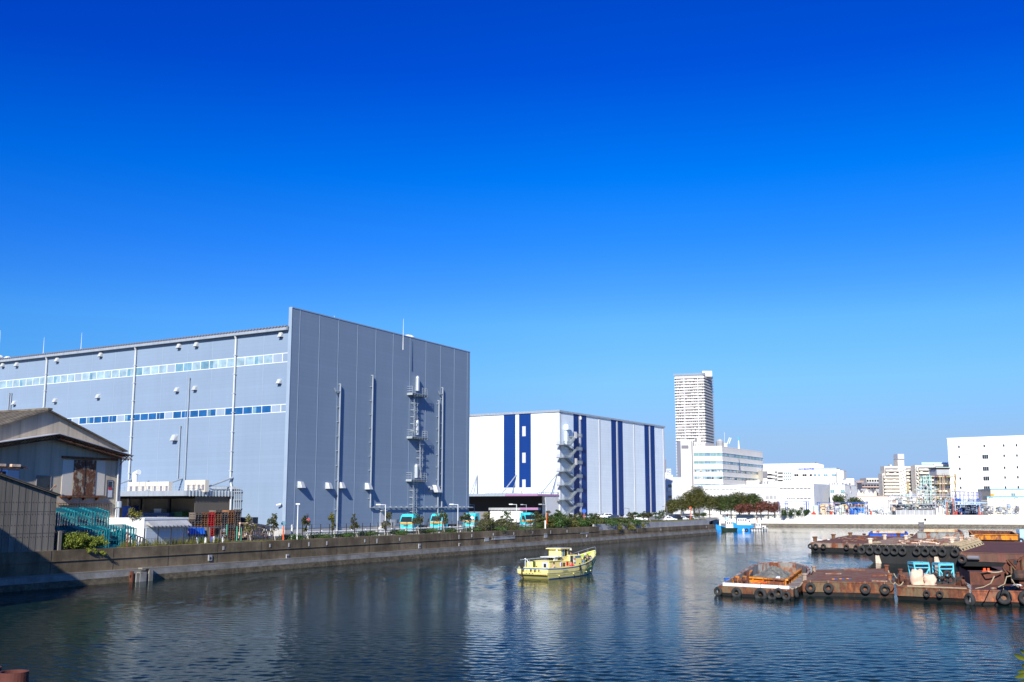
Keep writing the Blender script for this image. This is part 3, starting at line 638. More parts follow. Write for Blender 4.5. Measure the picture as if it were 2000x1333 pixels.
mb = MB(); ua, ub2 = sorted((BL.u(952, 960, 4), BL.u(1009, 960, 4))); mb.fbox(BL, ua, ub2, 3, 6, zk, zk + .6)
for q in range(9): mb.fbox(BL, ua + (ub2 - ua) * q / 8, ua + (ub2 - ua) * q / 8 + .12, 5.9, 6, zk + .6, zk + 2)
mb.fbox(BL, ua, ub2, 5.9, 6, zk + 1.9, zk + 2.05); mb.build('roof_walkway', GALV, bw)
mb = MB(); mb.fbox(BL, BL.u(1021, 958), BL.u(1016, 958), .1, 1.4, zk, zk + 1.6); mb.build('equipment_box', CREAM, bw)
# outside stair
SB = 3.6
def bu(px, y=900, d=0.): return BR.u(px, y, d)
lz = [BR.z(1095, y, 2) for y in (868, 893, 920, 947, 975.5)]; rz_ = [BR.z(1127, y, 2) for y in (853, 879, 905.5, 932, 960, 988)]
mid_st = []
ul0, ul1, ur0, ur1 = bu(1094.3, 900, 2), bu(1109, 900, 2), bu(1120.5, 900, 2), bu(1131, 900, 2)
mb = MB()
for z in lz: mb.fbox(BR, ul0, ul1, .1, SB, z - .35, z)
for z in rz_: mb.fbox(BR, ur0, ur1, .1, SB, z - .35, z)
mb.build('stair_landing', STAIRM, bw)
for i in range(6):
    mb = MB()
    def flight(z0, u0, z1, u1, d0, d1):
        n = 10
        mb.hexa([BR.w(u0, d0, z0 - .3), BR.w(u1, d0, z1 - .3), BR.w(u1, d1, z1 - .3), BR.w(u0, d1, z0 - .3), BR.w(u0, d0, z0), BR.w(u1, d0, z1), BR.w(u1, d1, z1), BR.w(u0, d1, z0)])
        for d in (d0, d1):
            mb.hexa([BR.w(u0, d, z0 + .95), BR.w(u1, d, z1 + .95), BR.w(u1, d + .06, z1 + .95), BR.w(u0, d + .06, z0 + .95), BR.w(u0, d, z0 + 1.08), BR.w(u1, d, z1 + 1.08), BR.w(u1, d + .06, z1 + 1.08), BR.w(u0, d + .06, z0 + 1.08)])
            for q in range(n + 1):
                uu = u0 + (u1 - u0) * q / n; zz = z0 + (z1 - z0) * q / n; mb.fbox(BR, uu - .03, uu + .03, d, d + .05, zz, zz + 1)
    if i < 5: flight(lz[i], ul1, rz_[i], ur0, 2.0, SB); flight(rz_[i + 1], ur0, lz[i], ul1, .2, 1.7)
    else: flight(Z0, ul0, rz_[5], ur0, 2.0, SB)
    mb.build('stair_flight', STAIRM, bw)
mb = MB()
for zs, a, b_ in ((lz, ul0, ul1), (rz_, ur0, ur1)):
    for z in zs:
        mb.fbox(BR, a, b_, SB - .06, SB, z + 1, z + 1.12); n = 14
        for q in range(n + 1): uu = a + (b_ - a) * q / n; mb.fbox(BR, uu - .03, uu + .03, SB - .06, SB, z, z + 1.0)
        for dd in range(8): uu = a if a == ul0 else b_; mb.fbox(BR, uu - .05, uu + .01, .2 + dd * .45, .25 + dd * .45, z, z + 1.1)
mb.build('stair_railing', STAIRM, bw)
for px, y in ((1124.3, 850), (1125, 902)):
    u, z = BR.uv(px, y, SB); mb = MB(); mb.fbox(BR, u - .9, u + .9, SB - .05, SB + .1, z - 1.3, z + 1.3); mb.build('notice_board', FWARM, bw)
mb = MB(); uu, z = BR.uv(1110, 836, 1); mb.fbox(BR, uu - 1.6, uu + 1.2, 0, 1.8, z - .8, z + 1.2); mb.fbox(BR, uu - .9, uu + .6, 0, .7, z - 9, z - .8); mb.build('duct_hood', BWHITE, bw)
mb = MB()
for px, y in ((1135, 816),): uu, z = BR.uv(px, y, .5); mb.fbox(BR, uu - .4, uu + .4, 0, .6, z - .8, z + .4)
mb.build('wall_lamp', WHITE, bw)
# scalloped-roof dock shed in front of it
def shed_a():
    A_ = XG(957, 290, Z0); B2 = A_; f = Face(A_, A_ + Vector((1, -.12, 0)) * 30); 
    u1 = f.u(1021, 1010); z1 = f.z(980, 997); zt = f.z(980, 993)
    s_ = thing('dock_shed', 'long white-walled shed with a ribbed purple-ended roof, behind the planting', 'shed', A_)
    mb = MB(); mb.fbox(f, 0, u1, -9, 0, Z0, z1); mb.build('wall', FWHITE, s_)
    mb = MB(); mb.fbox(f, -.3, u1 + 4, -9.5, .5, z1, zt + .1, 0); q = 0
    while q < u1 + 3.6: mb.fbox(f, q - .2, q + .25, .5, .62, z1 + .05, zt, 0); q += .9
    mb.build('roof', LCONC, s_)
    mb = MB(); mb.fbox(f, u1 * .93, u1 + 4.2, .63, .8, z1 + .1, zt + .15); mb.build('fascia', PURPLE, s_)
    mb = MB(); mb.fbox(f, -20, -1, -12, -3, Z0, z1 - .4); mb.build('shaded_end', FDARK, s_)  # dark colour puts in the shade over the shed's left end
shed_a()
# ---------------------------------------------------------------- old gabled storehouse (wall parallel to the canal)
OW = Q.shift(-9.0)
so = thing('old_storehouse', 'old cream gabled storehouse with a rusty double door and a trussed canopy gable', 'storehouse', OW.w(0, 0, Z0))
uE, zE = OW.uv(238, 884); uA, zA = OW.uv(92, 803); zR = OW.z(240, 880)
uN = 2 * uA - uE
mb = MB()
mb.add([OW.w(uN, 0, Z0), OW.w(uE, 0, Z0), OW.w(uE, 0, zR), OW.w(uA, 0, zA), OW.w(uN, 0, zR), OW.w(uN, -30, Z0), OW.w(uE, -30, Z0), OW.w(uE, -30, zR), OW.w(uA, -30, zA), OW.w(uN, -30, zR)],
       [(0, 1, 2, 3, 4), (9, 8, 7, 6, 5), (1, 6, 7, 2), (5, 0, 4, 9), (0, 5, 6, 1)])
OLD = panel('old sheet wall', (.60, .50, .37), .95, 'X', .15, .85, 0, .3, .3, .07, .12)
mb.build('wall', OLD, so)
def roofslab(name, f, ua, za, ub, zb, d0, d1, th, m, par, rib=0):
    mb = MB(); mb.hexa([f.w(ua, d0, za), f.w(ub, d0, zb), f.w(ub, d1, zb), f.w(ua, d1, za), f.w(ua, d0, za + th), f.w(ub, d0, zb + th), f.w(ub, d1, zb + th), f.w(ua, d1, za + th)])
    if rib:
        n = int(abs(d1 - d0) / rib)
        for q in range(n): d = d0 + (d1 - d0) * (q + .3) / n; mb.hexa([f.w(ua, d, za + th), f.w(ub, d, zb + th), f.w(ub, d + rib * .4, zb + th), f.w(ua, d + rib * .4, za + th), f.w(ua, d, za + th + .07), f.w(ub, d, zb + th + .07), f.w(ub, d + rib * .4, zb + th + .07), f.w(ua, d + rib * .4, za + th + .07)])
    return mb.build(name, m, par)
ROOFO = concrete('old roof sheet', (.09, .075, .055), (.24, .20, .15), .3, .8)
k_ = (zA - zR) / (uE - uA)
roofslab('roof', OW, uN - .6, zR - .6 * k_, uA, zA, -30, .45, .14, ROOFO, so, .9); roofslab('roof', OW, uA, zA, uE + .5, zR - .5 * k_, -30, .45, .14, ROOFO, so, .9)
mb = MB(); mb.fbox(OW, uA - .3, uA + .3, -30, .5, zA + .1, zA + .3); mb.build('ridge_cap', ROOFO, so)
# canopy gable in front
CP = 1.6; uB, zB2 = OW.uv(117, 848, CP); uC, zC = OW.uv(262, 891, CP); kc = (zB2 - zC) / (uC - uB)
uD = 2 * uB - uC - 4; zD = zB2 - (uB - uD) * kc
SHEET = paint('pale canopy sheet', (.55, .55, .58), .5, .2, .15, .5, (.2, .12, .07), .2)
roofslab('canopy_roof', OW, uD, zD, uB, zB2, .03, CP, .07, SHEET, so); roofslab('canopy_roof', OW, uB, zB2, uC, zC, .03, CP, .07, SHEET, so)
for d in (CP - .25, CP * .5, .3):
    for (a, za, b_, zb) in ((uD, zD, uB, zB2), (uC, zC, uB, zB2)):
        mb = MB(); n = 14
        h0, h1 = .16, .5
        top_ = [OW.w(a + (b_ - a) * q / n, d, za + (zb - za) * q / n - .08) for q in range(n + 1)]
        bot = [OW.w(a + (b_ - a) * q / n, d, za + (zb - za) * q / n - .08 - .42) for q in range(n + 1)]
        mb.tube([top_[0], top_[-1]], .05, 4); mb.tube([bot[0], bot[-1]], .05, 4)
        for q in range(n): mb.tube([top_[q], bot[q + 1]] if q % 2 else [bot[q], top_[q + 1]], .035, 4)
        mb.build('canopy_truss', RUSTO, so)
# bracket under the right end, downpipe
u, z = OW.uv(233, 890, 0); mb = MB(); mb.tube([OW.w(u, .05, z - 1.2), OW.w(u + .3, CP * .8, z + .1)], .05, 4); mb.tube([OW.w(u, .05, z), OW.w(uC - .3, CP - .3, zC - .3)], .05, 4); mb.build('canopy_bracket', RUSTO, so)
u, z = OW.uv(232, 900, .2); mb = MB(); mb.tube([OW.w(u, .2, z + 1), OW.w(u, .2, Z0)], .1, 8); mb.fbox(OW, uE - .12, uE + .05, -.1, .08, Z0, zR - .2, 1); mb.build('downpipe', [PIPEW, FGREY], so)
u, z = OW.uv(232, 986, .55); mb = MB(); mb.lathe(OW.w(u, .55, Z0 + .2), [(.14, 0), (.14, z - Z0 - .6), (.34, z - Z0 - .5), (.34, z - Z0 + .15), (.2, z - Z0 + .2)], 10); mb.build('rain_collector', GALV, so)
# doors and windows
def opening(f, pl, pt, pr, pb, name, mats, par, d=.06, frame=None):
    ul, z1 = f.uv(pl, pt); ur = f.u(pr, pt); z0 = f.z((pl + pr) / 2, pb); mb = MB(); mb.fbox(f, ul, ur, 0, d, z0, z1)
    if frame:
        for a, b_, c, e_ in ((ul - frame, ul, z0 - frame, z1 + frame), (ur, ur + frame, z0 - frame, z1 + frame), (ul, ur, z1, z1 + frame), (ul, ur, z0 - frame, z0)): mb.fbox(f, a, b_, 0, d + .03, c, e_, 1)
    return mb.build(name, mats, par), (ul, ur, z0, z1)
_, (a, b_, z0, z1) = opening(OW, 145, 898, 187.5, 968, 'rusty_door', RUSTD, so, .12)
mb = MB(); mb.fbox(OW, (a + b_) / 2 - .04, (a + b_) / 2 + .04, .12, .15, z0, z1); mb.build('door_seam', BLACK, so)
opening(OW, 123, 898, 144.5, 968, 'sliding_panel', CREAM, so, .05); opening(OW, 188, 899, 206, 968, 'sliding_panel', CREAM, so, .05)
a, z = OW.uv(122, 893, .2); b_ = OW.u(230, 899, .2); mb = MB(); mb.fbox(OW, a, b_, .05, .28, z - .12, z + .12); mb.build('door_rail', RUSTO, so)
a, z = OW.uv(121, 970, .4); b_ = OW.u(208, 970, .4); mb = MB(); mb.fbox(OW, a, b_, 0, .45, z - .1, z + .08)
for q in (.2, .5, .8): mb.fbox(OW, a + (b_ - a) * q, a + (b_ - a) * q + .14, 0, .4, z - .4, z - .1)
mb.build('door_sill_beam', RUSTO, so)
opening(OW, 72, 930, 99, 962, 'window', [GLD, FDARK], so, .05, .06)
_, (a, b_, z0, z1) = opening(OW, 210, 939, 220, 972, 'side_door', [FGREY, GLD], so, .05, .05)
mb = MB(); mb.fbox(OW, a + .12, b_ - .12, .06, .07, z0 + (z1 - z0) * .52, z1 - .1, 0); mb.fbox(OW, a + .12, b_ - .12, .072, .08, z0 + (z1 - z0) * .46, z0 + (z1 - z0) * .6, 1); mb.build('door_sign', [GLD, REDM], so)
opening(OW, -20, 918, 37, 950, 'side_panel', FGREY, so, .08)
_, (a, b_, z0, z1) = opening(OW, -6, 917, 14, 940, 'sign_board', LTBLUE, so, .12)
mb = MB(); mb.fbox(OW, a + .25, b_ - .2, .12, .13, z0 + .45, z1 - .2); mb.fbox(OW, a + .45, b_ - .4, .12, .13, z0 + .15, z0 + .3); mb.build('sign_mark', BLACK, so)
u, z = OW.uv(106, 950, .5); mb = MB(); mb.tube([OW.w(u - .15, .03, z - .5), OW.w(u - .1, .5, z - .1), OW.w(u, .6, z)], .06, 6); mb.lathe(OW.w(u, .6, z - .12), [(.02, 0), (.16, .08), (.16, .2), (.05, .28)], 8); mb.build('wall_lamp', RUSTP, so)
a, z = OW.uv(112, 984, .3); b_ = OW.u(216, 984, .3); mb = MB(); mb.fbox(OW, a, b_, .1, .5, z, z + .06)
q = a
while q < b_: mb.tube([OW.w(q, .45, z), OW.w(q + .5, .1, z - 1.1)], .03, 4); q += .35
mb.build('awning_frame', RUSTO, so)
# rack of timber and steel sticking out at the far left
lr = thing('timber_rack', 'rusty beam with orange wrapped timber jutting out before the dark storehouse wall', 'rack', OW.w(OW.u(10, 910, 3), 3, 9))
u0, z = OW.uv(-30, 910, 3.2); u1 = OW.u(55, 911, 3.2)
mb = MB(); mb.fbox(OW, u0, u1 - 1.2, 2.9, 3.3, z - .2, z - .02); mb.hexa([OW.w(u1 - 1.2, 2.9, z - .2), OW.w(u1, 3.1, z - .12), OW.w(u1, 3.2, z - .12), OW.w(u1 - 1.2, 3.3, z - .2), OW.w(u1 - 1.2, 2.9, z - .02), OW.w(u1, 3.1, z - .04), OW.w(u1, 3.2, z - .04), OW.w(u1 - 1.2, 3.3, z + .15)])
mb.tube([OW.w(OW.u(5, 915, 3.2), 3.1, z - .1), OW.w(OW.u(5, 915, 3.2), 3.1, 4)], .06, 6); mb.build('beam', RUSTO, lr)
for pa, pb in ((-12, 10), (22, 39)):
    a, b_ = OW.u(pa, 908, 3.2), OW.u(pb, 908, 3.2); mb = MB(); mb.fbox(OW, a, b_, 2.95, 3.35, z, z + .26); mb.build('timber_bundle', RUSTF, lr)

# ---------------------------------------------------------------- grey sheet shed on the quay edge
SW = Q.shift(-.9); cs = thing('sheet_shed', 'dark grey shed of weathered bolted sheets with a sloping roof, on the quay edge', 'shed', SW.w(-15, 0, 3.5))
u1, z1 = SW.uv(111, 969); u0, z0 = SW.uv(0, 930); k2 = (z0 - z1) / (u1 - u0); uL = u0 - 14
SHM = panel('weathered cement sheet', (.27, .24, .19), 1.0, 'X', .3, .9, 0, .3, .4, .06, .2)
JNT = plain('sheet joint', (.10, .09, .08), .9)
# local frame for the sheet material: x runs along the wall
def local_face_thing(o, f): 
    o.rotation_euler.z = math.atan2(f.t.y, f.t.x); ROOT[o.name] = Matrix.Translation(o.location) @ Matrix.Rotation(o.rotation_euler.z, 4, 'Z')
local_face_thing(cs, SW)
zt0 = z1 + (u1 - uL) * k2; zb = 3.55
mb = MB(); mb.hexa([SW.w(uL, -7, zb), SW.w(u1, -7, zb), SW.w(u1, 0, zb), SW.w(uL, 0, zb), SW.w(uL, -7, zt0), SW.w(u1, -7, z1), SW.w(u1, 0, z1), SW.w(uL, 0, zt0)]); mb.build('wall', SHM, cs)
mb = MB(); q = u1 - .75; kk = 0
while q > uL:
    zt = z1 + (u1 - q) * k2
    mb.fbox(SW, q - .01, q + .012, 0, .025, zb, zt - .02, 0)
    for zz in (5.0, 6.15, 7.2, 8.35):
        for dq in (.2, .55):
            if zz < zt - .2: mb.fbox(SW, q + dq - .03, q + dq + .03, 0, .03, zz, zz + .06, 1)
    for zz in (5.35, 7.45):
        if zz < zt: mb.fbox(SW, q + .02, q + .72, 0, .015, zz, zz + .03, 0)
    q -= .75
mb.build('sheet_joint', [JNT, RUSTDK], cs)
mb = MB(); mb.hexa([SW.w(uL - .2, -7.4, zt0 + .05), SW.w(u1 + .25, -7.4, z1 - .05), SW.w(u1 + .25, .25, z1 - .05), SW.w(uL - .2, .25, zt0 + .05), SW.w(uL - .2, -7.4, zt0 + .2), SW.w(u1 + .25, -7.4, z1 + .1), SW.w(u1 + .25, .25, z1 + .1), SW.w(uL - .2, .25, zt0 + .2)])
for q in range(14): mb.hexa([SW.w(uL - .2, .1 - q * .5, zt0 + .2), SW.w(u1 + .25, .1 - q * .5, z1 + .1), SW.w(u1 + .25, .3 - q * .5, z1 + .1), SW.w(uL - .2, .3 - q * .5, zt0 + .2), SW.w(uL - .2, .1 - q * .5, zt0 + .26), SW.w(u1 + .25, .1 - q * .5, z1 + .16), SW.w(u1 + .25, .3 - q * .5, z1 + .16), SW.w(uL - .2, .3 - q * .5, zt0 + .26)])
mb.build('roof', ROOFO, cs)
mb = MB(); q = SW.u(112, 1060); mb.fbox(SW, q + .15, q + .5, -.3, 0, 3.3, 5.5); single(mb, 'concrete_post', QUAYL, SW.w(q, 0, 3.5), 'short pinkish concrete post standing at the corner of the grey sheet shed', 'post')

# ---------------------------------------------------------------- leaves, bushes and trees
def leaves(mb, c, rad, n, size, mi=0, lobes=5, seed=0, flat=1.0, minz=None):
    rng = random.Random(seed); c = Vector(c); L = []
    for i in range(lobes):
        a = rng.uniform(0, 6.28); r = rng.uniform(.15, .62); h = rng.uniform(-.45, .55)
        L.append((Vector((math.cos(a) * r * rad[0], math.sin(a) * r * rad[1], h * rad[2])), rng.uniform(.38, .62)))
    for _ in range(n):
        o, s = rng.choice(L); d = Vector((rng.gauss(0, 1), rng.gauss(0, 1), rng.gauss(0, 1))).normalized() * (rng.random() ** .38)
        p = c + o + Vector((d.x * rad[0], d.y * rad[1], d.z * rad[2])) * s
        if minz is not None and p.z < minz: continue
        nrm = (d + Vector((rng.uniform(-.8, .8), rng.uniform(-.8, .8), rng.uniform(-.3, 1.0)))).normalized()
        x = nrm.cross(Vector((rng.uniform(-1, 1), rng.uniform(-1, 1), rng.uniform(-1, 1)))).normalized(); y = nrm.cross(x)
        s2 = size * rng.uniform(.6, 1.35)
        mb.add([p - x * s2, p - y * s2 * .45, p + x * s2, p + y * s2 * .45], [(0, 1, 2, 3)], mi)
def bush(name, c, rad, n, size, mat, label, cat='bush', group=None, seed=0, lobes=7, parts=False):
    mb = MB(); leaves(mb, (c[0], c[1], c[2] + rad[2] * .75), rad, n, size, 0, lobes, seed, minz=c[2] + .02); rng = random.Random(seed)
    for q in range(4): a = rng.uniform(0, 6.28); mb.tube([(c[0], c[1], c[2]), (c[0] + math.cos(a) * rad[0] * .5, c[1] + math.sin(a) * rad[1] * .5, c[2] + rad[2] * 1.0)], .03, 4, 1)
    return mb.build(name, [mat, BARK], None, loc=c, label=label, cat=cat, group=group, fix=True)
def young_tree(px, ytop, Y, lab, gr, seed, mat=None, spread=.8, dens=1.0, z0=Z0):
    b = XG(px, Y, z0); ht = P(px, ytop, Y).z - z0; rng = random.Random(seed)
    t0 = thing('young_tree', lab, 'tree', b, 0, gr)
    mb = MB(); tpt = b + Vector((rng.uniform(-.15, .15), 0, ht * .93)); mb.tube([b, b + (tpt - b) * .5 + Vector((.04, 0, 0)), tpt], [.07, .05, .02], 6)
    ends = []
    for q in range(9):
        f_ = rng.uniform(.35, .9); s = b + (tpt - b) * f_; a = rng.uniform(0, 6.28); l = spread * rng.uniform(.5, 1.1) * (1.15 - f_ * .6)
        e_ = s + Vector((math.cos(a) * l, math.sin(a) * l, l * .55)); mb.tube([s, e_], [.025, .012], 4); ends.append(e_)
    mb.tube([b + Vector((.35, .1, 0)), b + Vector((.1, 0, ht * .42))], .04, 5, 1)
    mb.build('trunk', [BARK, CREAM], t0)
    mb = MB(); ends.append(tpt)
    for e_ in ends: leaves(mb, e_, (.62 * spread, .62 * spread, .55), int(60 * dens), .14, 0, 3, rng.randint(0, 9999))
    mb.build('crown', mat or LEAFO, t0, fix=True)
    return t0
YT = [(484, 1008, -3.2), (532, 1005, -1.9), (597, 1008, -2.2), (649, 1002, -2.2), (693, 1007, -2.2), (753, 1002, -2.2), (814, 1003, -2.5), (864, 998, -2.5), (908, 1001, -2.6), (952, 999, -2.8)]
for i, (px, yt, d) in enumerate(YT):
    p = qpt(px, d); young_tree(px, yt, p.y, 'thin young tree behind the quay wall, %s of the row before the grey warehouse' % nth(i).replace(' from the left', ''), 'young trees along the quay', 10 + i, LEAFY if i in (0, 3, 9) else LEAFO, .75 if i < 6 else 1.1, .9 if i else .5)
YT2 = [(988, 1000), (1046, 1000), (1071, 1000), (1092, 998), (1117, 1006), (1132, 1002), (1150, 1004), (1163, 1003), (1230, 1004), (1242, 1001), (1257, 1001), (1268, 1002), (1286, 1003), (1297, 998), (1363, 1004), (1376, 1003)]
for i, (px, yt) in enumerate(YT2):
    p = qpt(px, -4.5 if i < 8 else -3.2); young_tree(px, yt, p.y, 'slender tree behind the quay wall before the blue striped warehouse, %s of that run' % nth(i).replace(' from the left', ''), 'slender trees beyond the trucks', 40 + i, LEAFO if i % 3 else LEAFH, 1.3 if i < 5 else 1.2, 2.2 if i in (2, 3, 4) else 1.1, 3.9 if i > 7 else Z0)
# low clipped hedge clumps in the kerb strip
for i, (px, w_) in enumerate(((573, 3.2), (625, 3.6), (671, 3.), (719, 3.4), (776, 3.2), (836, 3.2), (877, 3.2), (927, 3.6), (966, 4.), (1012, 5.))):
    p = qpt(px, -2.4); bush('hedge', (p.x, p.y, Z0), (w_ * .62, w_ * .75, .55), 1500, .10, LEAFH, 'low clipped hedge clump in the kerb strip, %s of the row' % nth(i).replace(' from the left', ''), 'hedge', 'hedge clumps along the quay', 100 + i, 9)
# big ivy hedge by the grey shed
u0, u1 = qs(122, -1.4), qs(196, -1.4)
mb = MB()
for q in range(9):
    u = u0 + (u1 - u0) * (q + .3) / 9; leaves(mb, Q.w(u, -1.5 + .2 * math.sin(q), 4.35 + (.25 if q < 4 else .0)), (1.15, 1.0, 1.05 if q < 6 else .75), 1400, .085, 0, 6, 200 + q, minz=3.5)
for q in range(3): leaves(mb, Q.w(u0 + 2.5 + q * .8, -.5, 3.5 - q * .1), (.6, .3, .4), 260, .075, 0, 3, 220 + q)
single(mb, 'ivy_hedge', LEAFB, Q.w((u0 + u1) / 2, -1.6, 3.5), 'bright green ivy hedge spilling over the quay wall beside the grey sheet shed', 'hedge', fix=True)
# weeds along the fence
mb = MB(); rng = random.Random(5)
def tufts(mb, ua, ub, n, d0, d1, z0, h, rng):
    for _ in range(n):
        u, d = rng.uniform(ua, ub), rng.uniform(d0, d1); p = Q.w(u, d, z0); 
        for q in range(5):
            a = rng.uniform(0, 6.28); hh = h * rng.uniform(.4, 1.2); e_ = Vector((math.cos(a) * .2, math.sin(a) * .2, hh)); s = Vector((.02, .012, 0)); mb.add([p - s, p + s, p + e_], [(0, 1, 2)], 0)
tufts(mb, qs(262), qs(600), 1100, -2.6, -1.65, 3.5, .28, rng); tufts(mb, qs(262), qs(470), 160, -2.8, -1.7, 3.5, 1.0, rng)
tufts(mb, qs(600), USTEP, 700, -4.0, -1.7, 3.5, .25, rng)
mb.build('weeds', LEAFY, kind='stuff', fix=True)
mb = MB(); tufts(mb, USTEP + 1, TIP - 2, 5000, -6.5, -2.3, 3.95, .35, rng); mb.build('rough_grass', LEAFY, kind='stuff', fix=True)
# dense shrubs between the trucks and the step in the quay
SH = [(945, 1016, 1.8), (958, 1014, 1.9), (975, 1015, 1.8), (994, 1022, 1.6), (1046, 1020, 2.0), (1062, 1012, 2.2), (1081, 1009, 3.2), (1098, 1007, 3.2), (1113, 1012, 3), (1130, 1013, 3), (1147, 1012, 3.2), (1165, 1012, 3), (1182, 1012, 3.6), (1200, 1011, 3.6), (1216, 1012, 3.4), (1232, 1012, 3.4), (1246, 1017, 2.6)]
for i, (px, yt, r) in enumerate(SH):
    p = qpt(px, -3.6 - (i % 3) * .5); h = P(px, yt, p.y).z - Z0
    bush('shrub', (p.x, p.y, Z0), (r * 1.1, r * 1.5, h * .66), 3000, .17, (LEAFH, LEAF, LEAFO)[i % 3] if i > 3 else LEAFO, 'dense dark green shrub behind the quay wall, %s of the thicket' % nth(i).replace(' from the left', ''), 'shrub', 'shrub thicket by the quay', 300 + i, 12)
for i, (px, pym) in enumerate(((1228, 1031), (1236, 1030), (1208, 1029), (1255, 1027))):
    p = qpt(px, -.8); bush('hanging_weed', (p.x, p.y, 2.6), (1.0, 1.2, .8 if i else 1.3), 420, .13, LEAFY, 'yellow-green weed clump hanging over the lower quay wall, %s of four' % ('second', 'third', 'leftmost', 'rightmost')[i], 'weeds', 'weed clumps on the quay', 340 + i, 5)
    if i < 2:
        o = bpy.context.scene.collection.objects[-1]
p = XG(180 / 1 * 1.0, 126, 6.2)
b_ = qpt(262, -4.5); bush('potted_shrub', (b_.x, b_.y, 6.5), (1.0, 1.0, .8), 500, .11, LEAFY, 'yellowish shrub poking up above the flat roof of the small white hut', 'shrub', None, 350)

# ---------------------------------------------------------------- teal nesting racks
def rack(w_=1.9, l=.3, h=2.1):
    mb = MB(); p = .045
    for x in (0, w_):
        for y in (0, l): mb.box(x - p, x + p, y - p, y + p, 0, h)
    for z in (.25, h - .05):
        mb.box(0, w_, l - p, l + p, z - p, z + p); mb.box(-p, p, 0, l, z - p, z + p); mb.box(w_ - p, w_ + p, 0, l, z - p, z + p)
    for z in (.12, .85, 1.35): mb.box(0, w_, -p * .6, p * .6, z - .03, z + .03)
    mb.box(0, w_, l * .5 - .03, l * .5 + .03, .2, .28)
    return mb
ang = math.atan2(Q.t.y, Q.t.x)
proto = rack().build('steel_rack', TEAL, None, local=True)
first = True
def rack_row(pl, pr, cols, rows, d, z, hint, zs=1.0):
    global first
    ul, ur = qs(pl, d, z), qs(pr, d, z); wd = (ur - ul) / cols
    for c in range(cols):
        for r in range(rows):
            o = proto if first else proto.copy()
            if not first: C.objects.link(o)
            first = False
            o.location = Q.w(ul + c * wd + .05, d - r * .42, z + r * .10); o.rotation_euler = (0, 0, ang + R(180) * 0); o.scale = ((wd - .35) / 1.9, 1, zs)
            props(o, 'teal steel rack, %s from the front in the %s pile %s' % (ORD[r], ORD[c], hint), 'rack', 'nested teal racks')
rack_row(113, 215, 3, 5, -4.3, 5.25, 'of the upper row', 1.05)
rack_row(150, 268, 4, 5, -2.6, 3.5, 'of the lower row', 1.0)
mb = MB(); mb.fbox(Q, qs(112, -5), qs(218, -5), -7.5, -4.0, Z0, 5.2); single(mb, 'storage_plinth', FDARK, Q.w(qs(160, -5), -5, Z0), 'dark low platform that carries the upper row of teal racks', 'platform')
for i, (px, yt) in enumerate(((199, 1043), (248, 1040))):
    p = qpt(px, -1.7); zt = P(px, yt, p.y).z; mb = MB(); mb.tube([p, (p.x, p.y, zt)], .06, 6); mb.fbox(Q, qs(px, -1.7) - .1, qs(px, -1.7) + .1, -1.62, -1.6, zt - .9, zt - .6)
    single(mb, 'fence_stake', RUSTP, p, 'thin %s post standing before the lower row of teal racks' % ('pale rust-flecked', 'rust-red')[i], 'post')

# ---------------------------------------------------------------- small white hut with shutter
HF = Q.shift(-3.4); u0, z1 = HF.uv(282, 1013); uL, _ = HF.uv(236, 1012); ur = HF.u(367, 1010)
ht = thing('white_hut', 'small flat-roofed white hut with a pale roller shutter, beside the teal racks', 'hut', HF.w(u0, 0, Z0))
mb = MB(); mb.prism([HF.w(u0, 0, 0), HF.w(ur, 0, 0), HF.w(ur, -6, 0), HF.w(u0 - .1, -6, 0), ], Z0, z1 - .15); 
mb.build('wall', FWHITE, ht)
mb = MB(); mb.prism([HF.w(u0 - .06, .08, 0), HF.w(ur + .06, .08, 0), HF.w(ur + .06, -6.1, 0), HF.w(u0 - .2, -6.1, 0)], z1 - .15, z1 + .06); mb.build('roof_edge', WHITE, ht)
zs = HF.z(300, 1023); mb = MB(); mb.hexa([HF.w(u0 + .35, 0, zs - .1), HF.w(ur - .15, 0, zs - .1), HF.w(ur - .15, .9, zs - .4), HF.w(u0 + .35, .9, zs - .4), HF.w(u0 + .35, 0, zs + .35), HF.w(ur - .15, 0, zs + .35), HF.w(ur - .15, .9, zs - .28), HF.w(u0 + .35, .9, zs - .28)])
q = u0 + .5
while q < ur - .3: mb.fbox(HF, q, q + .12, .9, .96, zs - .42, zs - .22, 1); q += .6
mb.build('awning', [LCONC, FDARK], ht)
mb = MB(); mb.fbox(HF, u0 + .3, ur - .5, .02, .07, Z0 + .1, zs - .42); mb.build('roller_shutter', panel('shutter', (.62, .70, .80), .18, depth=.4, rough=.4), ht)
mb = MB(); mb.tube([HF.w(ur - .2, .15, Z0), HF.w(ur - .2, .15, zs - .4)], .1, 8); mb.build('downpipe', PIPEW, ht)
# ---------------------------------------------------------------- pallets
def pallet(mat):
    mb = MB(); w_, l, h = 1.1, 1.1, .145
    for q in range(5): mb.box(0, w_, q * .25, q * .25 + .15, .12, h); 
    for q in range(3): mb.box(0, w_, q * .475, q * .475 + .15, 0, .02)
    for x in (0, .5, 1.0): mb.box(x, x + .1, 0, l, .02, .12)
    return mb.build('pallet', mat, None, local=True)
PM = {'g': (WOOD, 'grey'), 'b': (WOODB, 'brown'), 'o': (WOODO, 'orange-brown'), 'r': (REDP, 'red'), 'w': (WHITEP, 'white')}
PP = {}
LB = Q.shift(-10.5)
stacks = [(367, 'bbbbbggggg'), (379.5, 'bbbbbbooggggg'), (392.5, 'rrrrrbbbbbbbb'), (405.5, 'rrrrrrrrrrrrr'), (418.5, 'bbbbbbgbbbbbbg'), (431.5, 'wbwbwwggggggg'), (444.5, 'bbbbbgggbbbbbb'), (457.5, 'gggggggggggggg')]
